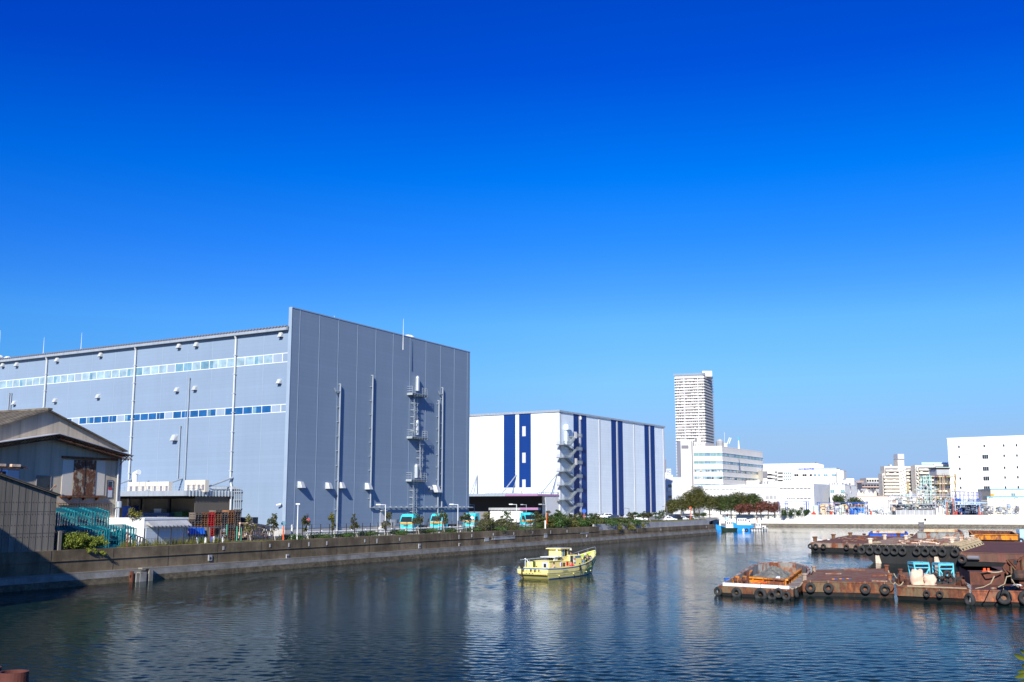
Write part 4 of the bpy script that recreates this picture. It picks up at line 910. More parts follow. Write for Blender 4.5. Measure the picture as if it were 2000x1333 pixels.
for si, (px, seq) in enumerate(stacks):
    d = -8.5
    u = qs(px, d); base = Q.w(u, d, Z0); hgt = 4.5 * 16 / 16 / 16
    for k, ch in enumerate(seq):
        if ch not in PP: o = pallet(PM[ch][0]); PP[ch] = o
        else: o = PP[ch].copy(); C.objects.link(o)
        o.location = Q.w(u + random.uniform(-.03, .03), d + random.uniform(-.03, .03), Z0 + k * .285); o.rotation_euler = (0, 0, ang + random.uniform(-.03, .03)); o.scale = (1.0, 1.0, 1.95)
        props(o, '%s pallet, %s from the ground in the %s stack of the pallet yard' % (PM[ch][1], ORD[k], ORD[si]), 'pallet', 'stacked pallets')
# blue tarpaulin over goods, red pallet pile beside it
p0, p1 = qs(367, -4.6), qs(397, -4.6); tb = thing('covered_goods', 'dark goods under a bright blue tarpaulin between the white hut and the red pallets', 'covered goods', Q.w(p0, -4.6, Z0))
mb = MB(); mb.fbox(Q, p0, p1, -6.2, -4.6, Z0, 4.75); mb.build('crate', FDARK, tb)
mb = MB(); nx = 16
for i in range(nx + 1):
    u = p0 - .05 + (p1 - p0 + .1) * i / nx; w1 = .07 * math.sin(i * 2.1); mb.v += [Q.w(u, -6.3, 5.0), Q.w(u, -6.2, 5.4 + w1 * .4), Q.w(u, -4.55, 5.35 + w1 * .5), Q.w(u, -4.45 + w1, 4.62 + .06 * math.cos(i * 3))]
for i in range(nx):
    for j in range(3): mb.f.append((i * 4 + j, i * 4 + 4 + j, i * 4 + 5 + j, i * 4 + 1 + j)); mb.m.append(0)
mb.build('tarpaulin', TARPB, tb)
# rusty steel trusses lying in the yard
def truss_thing(pa, ya, pb, yb, d, lab):
    a = Q.w(qs(pa, d), d, 0); b_ = Q.w(qs(pb, d - 2), d - 2, 0); a.z = P(pa, ya, a.y).z; b_.z = P(pb, yb, b_.y).z
    t0 = thing('steel_truss', lab, 'truss', (a.x, a.y, Z0), 0, 'rusty trusses')
    dn = Vector((0, 0, -1.45)); sd_ = Vector((.7, .9, 0)); mb = MB()
    for o in (Vector(), sd_): mb.tube([a + o, b_ + o], .17, 4); mb.tube([a + o + dn, b_ + o + dn * .9], .12, 4)
    mb.build('chord', RUSTF, t0)
    mb = MB(); n = 8
    for q in range(n):
        p = a + (b_ - a) * q / n; r_ = a + (b_ - a) * (q + 1) / n
        for o in (Vector(), sd_): mb.tube([p + o + (dn if q % 2 else Vector()), r_ + o + (Vector() if q % 2 else dn)], .06, 4); mb.tube([p + o, p + o + dn], .05, 4)
        mb.tube([p, p + sd_], .05, 4)
    mb.build('lattice', RUSTF, t0)
truss_thing(467, 1022, 524, 1031, -5.0, 'rusty cream lattice truss leaning on the far side of the truss pile')
truss_thing(478, 1024, 512, 1034, -3.8, 'rusty cream lattice truss lying nearest the quay fence')
mb = MB(); a = Q.w(qs(466, -5.5), -5.5, Z0 + .5); b_ = Q.w(qs(508, -5.5), -5.5, Z0 + .55)
for q in range(4): mb.tube([a + Vector((0, 0, q * .2)), b_ + Vector((0, 0, q * .2))], .12, 4)
single(mb, 'steel_beams', RUSTF, a, 'pile of rusty orange beams lying under the lattice trusses', 'beams')
mb = MB(); p = qpt(475, -9.5); mb.box(p.x - 1.4, p.x + 1.2, p.y, p.y + 3, Z0, P(470, 1011, p.y).z); single(mb, 'dark_container', BLACK, p, 'black cabinet behind the grey pallets against the warehouse wall', 'cabinet')
for i, (px, d) in enumerate(((442, -5), (462, -5.2), (471, -4.8))):
    p = qpt(px, d); mb = MB(); mb.tube([p, (p.x, p.y, P(px, 1025 + i * 3, p.y).z)], .09, 6); single(mb, 'green_post', plain('green post %d' % i, (.05, .30, .20), .5), p, 'green steel post among the pallets, %s of three' % ORD[i], 'post', 'green posts')
# things parked under the canopy: blue container with white mark, crates
cf = LF.shift(3); a = cf.u(262, 1010); b_ = cf.u(330, 1012)
a, b_ = sorted((a, b_)); z1 = cf.z(300, 1002)
ct_ = thing('freight_container', 'dark blue freight container with white lettering under the loading canopy', 'container', cf.w(a, 0, Z0))
mb = MB(); mb.fbox(cf, a, b_, -2.4, 0, Z0, z1)
q = a + .2
while q < b_: mb.fbox(cf, q, q + .15, 0, .04, Z0 + .2, z1 - .2); q += .4
mb.build('body', plain('container blue', (.015, .05, .16), .5), ct_)
mb = MB(); q0 = cf.u(327, 1005)
for q in range(6): mb.fbox(cf, cf.u(326, 1005) + q * .38, cf.u(326, 1005) + q * .38 + .24, .04, .06, z1 - .9, z1 - .5)
mb.build('lettering', FGREY, ct_)
for i, (px, yt, pw_, m_, lab) in enumerate(((248, 989, 17, RBLUE, 'blue steel bin deep under the loading canopy beside the storehouse'), (308, 994, 14, FGREY, 'pale grey box standing on the blue container under the canopy'), (345, 1000, 22, GREENM, 'dark green skip under the loading canopy beside the pallets'))):
    ff = LF.shift(2.0 if i != 1 else 2.2); a, b_ = sorted((ff.u(px - pw_ / 2, yt), ff.u(px + pw_ / 2, yt))); zt = ff.z(px, yt); mb = MB(); zb_ = Z0 if i != 1 else z1 + .005
    mb.fbox(ff, a, b_, -1.6, 0, zb_, zt); mb.fbox(ff, a - .05, b_ + .05, -1.65, .06, zt - .15, zt - .05); mb.fbox(ff, a + .3, a + .42, 0, .04, zb_, zt - .2)
    single(mb, 'storage_bin', m_, ff.w(a, 0, zb_), lab, 'bin')
# bins and drums near the fence
def bin_(px, wpx, yt, d, mat, lab, lid=None, cat='bin'):
    p = qpt(px, d); r = wpx / 2 * p.y / F; zt = P(px, yt, p.y).z; t0 = thing('waste_bin', lab, cat, p)
    mb = MB(); mb.lathe(p, [(r * .85, 0), (r, (zt - Z0) * .5), (r, (zt - Z0) * .86)], 10); mb.build('body', mat, t0)
    mb = MB(); mb.lathe((p.x, p.y, Z0 + (zt - Z0) * .86), [(r * 1.06, 0), (r * 1.06, (zt - Z0) * .06), (r * .8, (zt - Z0) * .14)], 10); mb.build('lid', lid or mat, t0)
bin_(388, 7, 1050, -3.2, GREENM, 'dark green drum by the fence, left of a pair'); bin_(395, 7, 1050, -3.2, GREENM, 'dark green drum by the fence, right of a pair')
bin_(414, 6.5, 1049, -3.2, BLUEM, 'bright blue bin by the quay fence'); bin_(427, 10, 1050, -3.4, BLACK, 'dark bin with a bright blue lid by the quay fence', BLUEM); bin_(444.5, 10, 1051, -3.2, BLACK, 'squat black dome-lidded bin by the quay fence')
for i, px in enumerate((384.5, 401, 417.5, 434, 569.5)):
    p = qpt(px, -2.0); zt = P(px, (1050, 1050, 1048, 1049, 1025)[i], p.y).z; mb = MB(); mb.lathe(p, [(.13, 0), (.13, zt - Z0 - .1), (.05, zt - Z0)], 8)
    single(mb, 'white_bollard', WHITE, p, 'white painted bollard by the quay fence, %s' % nth(i), 'bollard', 'white bollards')
mb = MB(); a = qs(409, -4.2); b_ = qs(432, -4.2); mb.fbox(Q, a, b_, -5.2, -4.2, 5.3, 5.42)
for u in (a, b_ - .1): mb.fbox(Q, u, u + .1, -5.2, -4.2, Z0, 5.3)
single(mb, 'work_bench', WOOD, Q.w(a, -4.2, Z0), 'rough grey timber bench shelf behind the blue bins', 'bench')
# ---------------------------------------------------------------- fence, guard rail, lamps, signs
fn = thing('mesh_fence', 'dark wire mesh fence on thin posts along the top of the quay wall', 'fence', Q.w(qs(280), -1.85, Z0))
zf = 5.55; ua, ub = qs(281, -1.85), qs(1046, -1.85)
u = ua
while u < ub: MB().fbox(Q, u - .035, u + .035, -1.89, -1.81, Z0, zf).build('post', BLACK, fn); u += 2.0
mb = MB()
for z in (zf - .03, Z0 + .9): mb.fbox(Q, ua, ub, -1.865, -1.835, z, z + .025)
u = ua
while u < ub: mb.fbox(Q, u, u + .006, -1.855, -1.85, Z0 + .05, zf - .03); u += .42
mb.build('wire_mesh', FDARK, fn)
gr = thing('guard_rail', 'white pipe guard rail on short posts between the quay and the road', 'guard rail', Q.w(qs(598), -4.4, Z0))
ua, ub = qs(598, -4.4), qs(1062, -4.4)
for z in (4.05, 4.4): MB().tube([Q.w(ua, -4.4, z), Q.w(ub, -4.4, z)], .12, 8).build('rail', WHITE, gr)
u = ua
while u <= ub: MB().tube([Q.w(u, -4.45, Z0), Q.w(u, -4.45, 4.6)], .09, 8).build('post', WHITE, gr); u += 3.6
def lamp(px, yt, d, lab, arm=-1, m_=WHITE, w_=.075, gr='street lamps'):
    p = qpt(px, d); zt = P(px, yt, p.y).z; t0 = thing('street_lamp', lab, 'street lamp', p, 0, gr)
    mb = MB(); mb.tube([p, (p.x, p.y, zt)], [w_ * 1.2, w_ * .8], 8); L = 1.1
    if arm: mb.tube([(p.x, p.y, zt - .05), (p.x + arm * L, p.y, zt)], w_ * .6, 6)
    mb.build('pole', m_, t0); mb = MB()
    if arm: mb.box(p.x + arm * L - .35, p.x + arm * L + .35, p.y - .16, p.y + .16, zt - .08, zt + .1)
    else: mb.box(p.x - .28, p.x + .28, p.y - .15, p.y + .15, zt, zt + .16)
    mb.build('lamp_head', m_, t0)
lamp(580, 986, -1.3, 'slim white lamp post with a short flat head on the quay edge', 0)
lamp(752, 986, -3.2, 'white lamp post by the small grey door, its arm pointing left'); lamp(894, 985.5, -2.4, 'white lamp post between the second and third trucks'); lamp(926, 986, -26, 'small lamp post in the dark gap before the dock', -1, GALV); lamp(1009, 985.5, -3, 'white lamp post just left of the fourth truck'); lamp(1028, 986, -30, 'thin grey twin lamp post behind the fourth truck', -1, GALV); lamp(1066, 985.5, -4, 'lamp post with two lamp heads beside the orange pole', -1, GALV)
lamp(1229, 993, -12, 'dark lamp post before the white warehouse wall', -1, FDARK, .1); lamp(1303, 990, -22, 'dark lamp post at the right end of the car park', -1, FDARK, .1)
def signp(px, yt, yb, dia, d, disc, pole, lab, bar=None, name='road_sign', zc=None):
    p = qpt(px, d); zt = P(px, yt, p.y).z; r = dia / 2 * p.y / F; t0 = thing(name, lab, 'sign', p)
    mb = MB(); mb.tube([p, (p.x, p.y, zt if zc is None else zc)], .09, 8); mb.build('pole', pole, t0)
    if dia:
        zz = zt - r; mb = MB(); mb.tube([(p.x, p.y - .1, zz), (p.x, p.y - .14, zz)], r, 16); mb.build('disc', disc, t0)
        if bar: mb = MB(); mb.box(p.x - r * .65, p.x + r * .65, p.y - .17, p.y - .145, zz - r * .16, zz + r * .16); mb.build('bar', bar, t0)
        return p, zz, r
signp(601, 1012, 0, 7.5, -7, REDM, GALV, 'red round no entry sign behind the third young tree', WHITE)
p, zz, r = signp(553, 1018, 0, 9, -1.6, GLM, REDO, 'round convex traffic mirror on an orange-red pole at the warehouse corner', None, 'traffic_mirror')
p, zz, r = signp(922, 1008, 0, 7, -2, WHITE, WHITE, 'white round sign back on a white pole before the third truck')
p, zz, r = signp(1141, 994.5, 0, 8, -3, BLUEM, REDO, 'blue round sign on an orange-red pole before the blue striped warehouse')
signp(1067.5, 1002, 0, 0, -2, None, REDO, 'plain orange-red pole beside the lamp post with two heads'); signp(1349, 990, 0, 4, -5, REDO, REDO, 'orange-red pole with a small red sign above the parked cars')
p = qpt(1065, -1.6); mb = MB(); mb.tube([p, (p.x, p.y, 5.2)], .15, 8); single(mb, 'marker_post', WHITE, p, 'short white marker post at the foot of the orange-red pole', 'post')
# ---------------------------------------------------------------- tractor trucks
def truck_parts(t0):
    def b(name, mats, mb): return mb.build(name, mats, t0, local=True)
    # x forward, front at x = 0
    mb = MB(); w_ = 1.25
    prof = [(0, .45), (.02, 1.75), (-.35, 2.75), (-.6, 3.1), (-2.1, 3.2), (-2.1, .45)]
    n = len(prof); vs = [(x, -w_, z) for x, z in prof] + [(x, w_, z) for x, z in prof]
    # round the roof edges a little
    for i in (3, 4): vs[i] = (vs[i][0], -w_ + .12, vs[i][2]); vs[n + i] = (vs[n + i][0], w_ - .12, vs[n + i][2])
    mb.add(vs, [(i, (i + 1) % n, n + (i + 1) % n, n + i) for i in range(n)] + [tuple(range(n))[::-1], tuple(range(n, 2 * n))]); b('cab', TRUCKC, mb)
    mb = MB(); mb.hexa([(.035, -1.12, 1.85), (.035, 1.12, 1.85), (0.0, 1.12, 1.85), (0.0, -1.12, 1.85), (-.30, -1.02, 2.7), (-.30, 1.02, 2.7), (-.34, 1.02, 2.7), (-.34, -1.02, 2.7)]); b('windscreen', GLD, mb)
    for s in (-1, 1):
        mb = MB(); mb.box(-1.25, -.35, s * 1.252 - .01, s * 1.252 + .01, 1.8, 2.55); b('side_window', GLD, mb)
        mb = MB(); mb.tube([(-.1, s * 1.25, 2.3), (.15, s * 1.55, 2.25)], .025, 5); mb.box(.08, .2, s * 1.55 - .1, s * 1.55 + .1, 1.6, 2.2); b('mirror', BLACK, mb)
        mb = MB(); mb.box(.02, .06, s * .95 - .2, s * .95 + .2, .75, .95); b('headlight', GLL, mb)
    mb = MB(); mb.box(-.02, .045, -1.255, 1.255, 1.45, 1.72); mb.box(-1.5, -.02, -1.262, -1.252, 1.4, 1.7); mb.box(-1.5, -.02, 1.252, 1.262, 1.4, 1.7); b('stripe', TRUCKO, mb)
    mb = MB()
    for q in range(3): mb.box(.02, .05, -.45, .45, 1.1 + q * .1, 1.15 + q * .1)
    mb.box(.02, .06, -.4, .4, .5, .65); mb.box(.03, .05, -.95, .95, 1.35, 1.40); b('grille', BLACK, mb)
    mb = MB(); mb.box(0, .1, -1.25, 1.25, .35, .7); b('bumper', TRUCKC, mb)
    mb = MB(); mb.box(.1, .12, -.22, .22, .42, .56); b('number_plate', WHITE, mb)
    mb = MB(); mb.box(-6.0, -2.1, -.45, .45, .65, .95); mb.box(-3.6, -2.4, .5, 1.15, .45, 1.0); mb.box(-3.6, -2.4, -1.15, -.5, .45, 1.0); mb.box(-2.5, -2.15, -1.1, -.3, .95, 2.2); mb.box(-5.3, -4.0, -.6, .6, .95, 1.15); b('chassis', BLACK, mb)
    for x in (-1.0, -4.9):
        for s in (-1, 1):
            mb = MB(); mb.tube([(x, s * .85, .5), (x, s * 1.2, .5)], .5, 14, 0); mb.tube([(x, s * 1.2, .5), (x, s * 1.215, .5)], .27, 10, 1); b('wheel', [TYRE, GALV], mb)
            if x < -4:
                mb = MB(); pts = [(x + .62 * math.cos(a_), .5 + .62 * math.sin(a_)) for a_ in [R(20 + 14 * k) for k in range(11)]]
                for k in range(10): (xa, za), (xb, zb) = pts[k], pts[k + 1]; mb.hexa([(xa, s * .75, za), (xb, s * .75, zb), (xb, s * 1.25, zb), (xa, s * 1.25, za), (xa * 1.0, s * .75, za + .04), (xb, s * .75, zb + .04), (xb, s * 1.25, zb + .04), (xa, s * 1.25, za + .04)])
                b('mudguard', BLACK, mb)
yaw = math.atan2(-Q.t.y, -Q.t.x)
TR = [(781, 184, 'cyan tractor truck with an orange stripe, leftmost of the three facing the camera', 0, 0), (840, 196, 'cyan tractor truck with an orange stripe, middle of the three facing the camera', 0, 0), (904, 207, 'cyan tractor truck with an orange stripe, rightmost of the three facing the camera', 0, 0), (1036, 222, 'cyan tractor truck with an orange stripe, side on among the shrubs', R(58), 0)]
t1 = None
for px, Y, lab, dr, _ in TR:
    w = XG(px + 11.5 if not dr else px, Y, Z0)
    if t1 is None: t1 = thing('tractor_truck', lab, 'truck', w, yaw, 'cyan tractor trucks'); truck_parts(t1)
    else: copy_tree(t1, w, yaw + dr, lab)
# ---------------------------------------------------------------- cars
def car_parts(t0, kind, paintm):
    def b(name, mats, mb): return mb.build(name, mats, t0, local=True)
    L = {'van': 4.4, 'car': 4.1, 'pickup': 4.6}[kind]; w_ = .82
    if kind == 'van': pr = [(0, .35), (0, .95), (-.75, 1.15), (-1.25, 1.85), (-1.6, 1.95), (-L + .15, 1.92), (-L, 1.0), (-L, .35)]
    elif kind == 'car': pr = [(0, .35), (0, .75), (-1.1, .95), (-1.9, 1.48), (-3.2, 1.5), (-L + .1, .98), (-L, .7), (-L, .35)]
    else: pr = [(0, .45), (0, 1.1), (-.35, 1.3), (-.7, 1.95), (-1.6, 1.98), (-1.75, 1.25), (-L, 1.2), (-L, .45)]
    n = len(pr); vs = []
    for s in (-1, 1):
        for x, z in pr: vs.append((x, s * (w_ if z < 1.2 else w_ - .12), z))
    mb = MB(); mb.add(vs, [(i, (i + 1) % n, n + (i + 1) % n, n + i) for i in range(n)] + [tuple(range(n))[::-1], tuple(range(n, 2 * n))]); b('body', paintm, mb)
    g = {'van': ((-.80, 1.2, -1.22, 1.8), (-1.5, -4.1, 1.2, 1.75)), 'car': ((-1.15, 1.0, -1.85, 1.44), (-1.9, -3.2, 1.02, 1.38)), 'pickup': ((-.36, 1.33, -.68, 1.88), (-.75, -1.5, 1.3, 1.8))}[kind]
    (xa, za, xb, zb), (x0, x1, z0, z1) = g
    mb = MB(); mb.hexa([(xa + .05, -.66, za), (xa + .05, .66, za), (xa, .66, za), (xa, -.66, za), (xb + .05, -.6, zb), (xb + .05, .6, zb), (xb, .6, zb), (xb, -.6, zb)]); b('windscreen', GLD, mb)
    for s in (-1, 1):
        mb = MB(); y = s * (w_ - .08); mb.box(x1, x0, y - .05, y + .05, z0, z1); mb.box((x0 + x1) / 2 - .04, (x0 + x1) / 2 + .04, y - .06, y + .06, z0, z1, 1); b('side_window', [GLD, paintm], mb)
        for x in (-.8, -L + .8): mb = MB(); mb.tube([(x, s * .65, .31), (x, s * .84, .31)], .31, 12); mb.tube([(x, s * .84, .31), (x, s * .85, .31)], .18, 8, 1); b('wheel', [TYRE, GALV], mb)
        mb = MB(); mb.box(-.02, .03, s * .6 - .14, s * .6 + .14, .62, .78); b('headlight', GLL, mb)
        mb = MB(); mb.box(-L - .02, -L + .02, s * .66 - .08, s * .66 + .08, .7, .95); b('tail_light', REDM, mb)
protoc = {}
CARS = [('pickup', CARW, 1160, 1014, 20, 'white pickup van parked behind the shrubs beside the round blue sign'), ('van', CARW, 1173, 1013, 15, 'white boxy van parked next to the white pickup behind the shrubs'), ('car', CARB, 1187, 1013, 10, 'dark blue car parked left of the tall white van'),
        ('van', CARW, 1222, 1012.5, 12, 'tall white van parked at the left of the open car row'), ('car', CARS, 1240, 1013, 160, 'silver car parked between the tall white van and the blue van'), ('van', CARB, 1250, 1011.5, 12, 'blue van parked just behind the silver car'), ('car', CARW, 1265, 1018, 175, 'white hatchback standing nearest the lawn below the blue stripes'), ('van', CARS, 1268, 1010.5, 8, 'pale van parked behind the white hatchback'),
        ('car', CARW, 1285, 1013, 5, 'white car in the car park beside the last stripe'), ('car', CARW, 1322, 1019, 2, 'white car facing right beneath the orange pole, leftmost of the near group'), ('pickup', CARK, 1331, 1018.5, 20, 'black pickup standing between two white cars near the orange pole'), ('car', CARW, 1342, 1018, 40, 'white car with its tail to the canal near the orange pole'), ('car', CARK, 1351, 1017.5, 60, 'black car parked beside the orange pole'), ('car', CARS, 1360, 1017, 30, 'silver car rightmost of the group near the orange pole'),
        ('pickup', CARW, 1110, 1013, 15, 'white open lorry half hidden by shrubs near the outside stair')]
for kind, pm, px, py, deg, lab in CARS:
    g_ = G(px, py, Z0); key = (kind, pm.name); rz = R(180 + deg) if px < 1300 else R(deg)
    g_.z = Z0
    if key not in protoc: protoc[key] = thing('parked_' + {'van': 'van', 'car': 'car', 'pickup': 'pickup'}[kind], lab, {'van': 'van', 'car': 'car', 'pickup': 'pickup'}[kind], g_, rz, 'vehicles in the car park'); car_parts(protoc[key], kind, pm)
    else: copy_tree(protoc[key], g_, rz, lab)
lt = qpt(1105, -40); lt.z = Z0
# ---------------------------------------------------------------- writing
def text_into(mb, body, size, p, right, up, mi=0, lift=.01, bold=0.0):
    cu = bpy.data.curves.new('t', 'FONT'); cu.body = body; cu.size = size; cu.align_x = 'CENTER'; cu.align_y = 'CENTER'; cu.offset = bold; cu.resolution_u = 2
    o = bpy.data.objects.new('t', cu); C.objects.link(o); me = bpy.data.meshes.new_from_object(o.evaluated_get(bpy.context.evaluated_depsgraph_get()))
    right = Vector(right).normalized(); up = Vector(up).normalized(); nn = right.cross(up)
    mb.add([Vector(p) + right * v.co.x + up * v.co.y + nn * lift for v in me.vertices], [tuple(f.vertices) for f in me.polygons], mi)
    bpy.data.objects.remove(o); bpy.data.curves.remove(cu); bpy.data.meshes.remove(me)
# ---------------------------------------------------------------- people
def skin_obj(name, joints, edges, mat, parent, root=0):
    me = bpy.data.meshes.new(name); me.from_pydata([j[0] for j in joints], edges, []); me.materials.append(mat)
    o = bpy.data.objects.new(name, me); C.objects.link(o)
    if parent: o.parent = parent
    o.modifiers.new('skin', 'SKIN'); sv = me.skin_vertices[0].data if me.skin_vertices else None
    if sv is None:
        bpy.context.view_layer.update(); sv = me.skin_vertices[0].data
    for i, j in enumerate(joints):
        r = j[1]; sv[i].radius = r if isinstance(r, tuple) else (r, r); sv[i].use_root = (i == root)
    m_ = o.modifiers.new('sub', 'SUBSURF'); m_.levels = 2; m_.render_levels = 2
    dg = bpy.context.evaluated_depsgraph_get(); m2 = bpy.data.meshes.new_from_object(o.evaluated_get(dg)); o.modifiers.clear(); o.data = m2
    for p in m2.polygons: p.use_smooth = True
    if not m2.materials: m2.materials.append(mat)
    return o
def person(loc, rz, J, top_m, leg_m, hair_m, label, hood=None, group=None):
    """J: joints in metres, x forward; pelvis, chest, neck, head, shoulders, elbows, wrists, hips, knees, ankles, toes"""
    t0 = thing('person', label, 'person', loc, rz, group)
    V = {k: Vector(v) for k, v in J.items()}
    js, es, ix = [], [], {}
    def j(k, r, p=None):
        ix[k] = len(js); js.append((V[k], r))
        if p: es.append((ix[p], ix[k]))
    j('pelvis', (.14, .11)); V['waist'] = (V['pelvis'] + V['chest']) / 2; j('waist', (.13, .10), 'pelvis'); j('chest', (.16, .11), 'waist'); j('neck', .055, 'chest'); j('head', (.085, .095), 'neck'); V['crown'] = V['head'] + (V['head'] - V['neck']).normalized() * .12; j('crown', (.07, .075), 'head')
    for s in 'lr':
        j('sh' + s, .062, 'chest'); j('el' + s, .045, 'sh' + s); j('wr' + s, .03, 'el' + s)
        j('hip' + s, .088, 'pelvis'); j('kn' + s, .06, 'hip' + s); j('an' + s, .04, 'kn' + s); j('to' + s, .03, 'an' + s)
        # palm, four fingers and a thumb
        d = (V['wr' + s] - V['el' + s]).normalized(); side = Vector((0, 1 if s == 'l' else -1, 0)); up = d.cross(side).normalized(); sd2 = up.cross(d)
        V['pm' + s] = V['wr' + s] + d * .08; j('pm' + s, (.035, .018), 'wr' + s)
        for q in range(4):
            k = 'f%d%s' % (q, s); V[k] = V['pm' + s] + sd2 * (.028 - q * .019) + d * .035; j(k, .010, 'pm' + s); V[k + 'e'] = V[k] + d * (.045 - abs(q - 1.4) * .008) - up * .015; j(k + 'e', .008, k)
        V['th' + s] = V['wr' + s] + d * .035 + sd2 * .045; j('th' + s, .011, 'wr' + s)
    skin_obj('body', js, es, SKIN, t0)
    def sub(name, keys, mat, k_):
        jj, ee, id_ = [], [], {}
        for k, p, r in keys:
            id_[k] = len(jj); jj.append((V[k], r))
            if p: ee.append((id_[p], id_[k]))
        skin_obj(name, jj, ee, mat, t0)
    V['nb'] = V['neck'] + (V['chest'] - V['neck']) * .3
    for s in 'lr': V['cuff' + s] = V['wr' + s] + (V['el' + s] - V['wr' + s]) * .12; V['hem' + s] = V['an' + s] + (V['kn' + s] - V['an' + s]) * .12
    sub('shirt', [('pelvis', None, (.165, .13)), ('waist', 'pelvis', (.155, .12)), ('chest', 'waist', (.185, .13)), ('nb', 'chest', .075)] + [x for s in 'lr' for x in (('sh' + s, 'chest', .082), ('el' + s, 'sh' + s, .062), ('cuff' + s, 'el' + s, .05))], top_m, 1)
    sub('trousers', [('pelvis', None, (.15, .125))] + [x for s in 'lr' for x in (('hip' + s, 'pelvis', .105), ('kn' + s, 'hip' + s, .08), ('hem' + s, 'kn' + s, .065))], leg_m, 1)
    for s in 'lr': skin_obj('shoe', [(V['an' + s], .05), (V['to' + s], .042)], [(0, 1)], BLACK, t0)
    f = Vector((1, 0, 0)); hd = V['head']; upv = (V['crown'] - V['head']).normalized(); f = (f - upv * f.dot(upv)).normalized()
    mb = MB(); c0 = hd + upv * .05 - f * .012
    for lat in range(5):
        pass
    rings = [(0.0, .112), (.05, .108), (.09, .085), (.118, .05), (.13, .01)]
    lf = upv.cross(f); b0 = len(mb.v)
    for h_, r_ in rings:
        for q in range(12): a = 2 * math.pi * q / 12; mb.v.append(c0 + upv * (h_ - (.07 if math.cos(a) < -.2 and h_ == 0 else 0)) + f * (math.cos(a) * r_) + lf * (math.sin(a) * r_ * .9))
    for i in range(len(rings) - 1):
        for q in range(12): mb.f.append((b0 + i * 12 + q, b0 + i * 12 + (q + 1) % 12, b0 + i * 12 + 12 + (q + 1) % 12, b0 + i * 12 + 12 + q)); mb.m.append(0)
    mb.build('cap' if hood else 'hair', hair_m, t0, local=True, smooth=True)
    mb = MB(); n_ = hd + f * .098 + upv * .015; mb.add([n_ + upv * .03, n_ - lf * .014 - upv * .012, n_ + lf * .014 - upv * .012, n_ + f * .022 - upv * .01], [(0, 1, 3), (0, 3, 2), (1, 2, 3)]); mb.build('nose', SKIN, t0, local=True)
    mb = MB()
    for s in (-1, 1): e_ = hd + f * .092 + upv * .038 + lf * (.032 * s); mb.lathe(e_, [(.004, -.006), (.011, 0), (.004, .006)], 6)
    m0 = hd + f * .09 - upv * .035; mb.add([m0 - lf * .022 - upv * .004, m0 + lf * .022 - upv * .004, m0 + lf * .022 + upv * .004 + f * .006, m0 - lf * .022 + upv * .004 + f * .006], [(0, 1, 2, 3)]); mb.build('face', FDARK, t0, local=True)
    for s in (-1, 1): mb = MB(); mb.tube([hd + lf * (.085 * s) + upv * .04, hd + lf * (.098 * s) + upv * .01, hd + lf * (.086 * s) - upv * .02], .012, 5); mb.build('ear', SKIN, t0, local=True)
    return t0
def stand(lean=0, reach=.3):
    return dict(pelvis=(0, 0, .92), chest=(lean * .6, 0, 1.32), neck=(lean, 0, 1.47), head=(lean + .04, 0, 1.59), shl=(lean * .8, .18, 1.40), shr=(lean * .8, -.18, 1.40), ell=(lean + reach * .5, .24, 1.15), elr=(lean + reach * .5, -.24, 1.15), wrl=(lean + reach, .18, 1.0), wrr=(lean + reach, -.18, 1.0),
        hipl=(0, .09, .88), hipr=(0, -.09, .88), knl=(.05, .11, .48), knr=(-.02, -.11, .48), anl=(-.02, .12, .08), anr=(-.08, -.12, .08), tol=(.13, .13, .04), tor=(.07, -.13, .04))
def sit(lean=.1, reach=.35, h=.45):
    return dict(pelvis=(0, 0, h + .08), chest=(lean * .7, 0, h + .46), neck=(lean, 0, h + .61), head=(lean + .06, 0, h + .73), shl=(lean * .9, .18, h + .54), shr=(lean * .9, -.18, h + .54), ell=(lean + .18, .25, h + .32), elr=(lean + .18, -.25, h + .32), wrl=(lean + reach, .16, h + .30), wrr=(lean + reach, -.16, h + .30),
        hipl=(.02, .10, h + .07), hipr=(.02, -.10, h + .07), knl=(.43, .13, h + .05), knr=(.43, -.13, h + .05), anl=(.42, .13, .08), anr=(.46, -.13, .08), tol=(.58, .14, .04), tor=(.62, -.14, .04))
# ---------------------------------------------------------------- the yellow boat
sc = G(1073, 1132.5, 0); hd_ = Vector((.55, .835, 0)).normalized(); rt = Vector((hd_.y, -hd_.x, 0))
b0c = sc - rt * 1.92 - hd_ * .5; brz = math.atan2(hd_.y, hd_.x)
bt = thing('fishing_boat', 'yellow fishing boat with a blue gunwale and a tall wheelhouse, alone in mid canal', 'boat', (b0c.x, b0c.y, 0), brz)
ST = [(0, 1.82, 1.22), (.15, 1.88, 1.2), (3, 1.95, 1.12), (6, 1.95, 1.18), (8.5, 1.85, 1.38), (10.5, 1.6, 1.68), (12.3, 1.12, 2.08), (13.6, .55, 2.42), (14.4, .04, 2.62)]
def hullring(x, hb, z, k=0):
    f_ = max(0, (x - 8) / 6.4); wl = hb * (.90 - .45 * f_) if x > .5 else hb * .9
    rk = -1.0 * f_ ** 1.5
    stern = max(0, 1 - x / .9)
    return [(x, hb, z), (x + rk * .12, hb * .985, z - .14), (x + rk * .45, hb * (.97 - .1 * f_), z * .55 + .02), (x + rk * .5, hb * (.965 - .11 * f_), z * .55 - .04), (x + rk * .85 + stern * .55, wl, .10), (x + rk + stern * .65, wl * .96, -.05), (x + rk * 1.3 + stern * .8, wl * .5, -.6)]
ST = [(x, h * 1.09, z) for x, h, z in ST]
mats = [YELLOW, BOATBL, YELLOW, FDARK, YELLOW, BOATBL, BOATBL]
mb = MB(); RG = [hullring(*s_) for s_ in ST]; K = 7
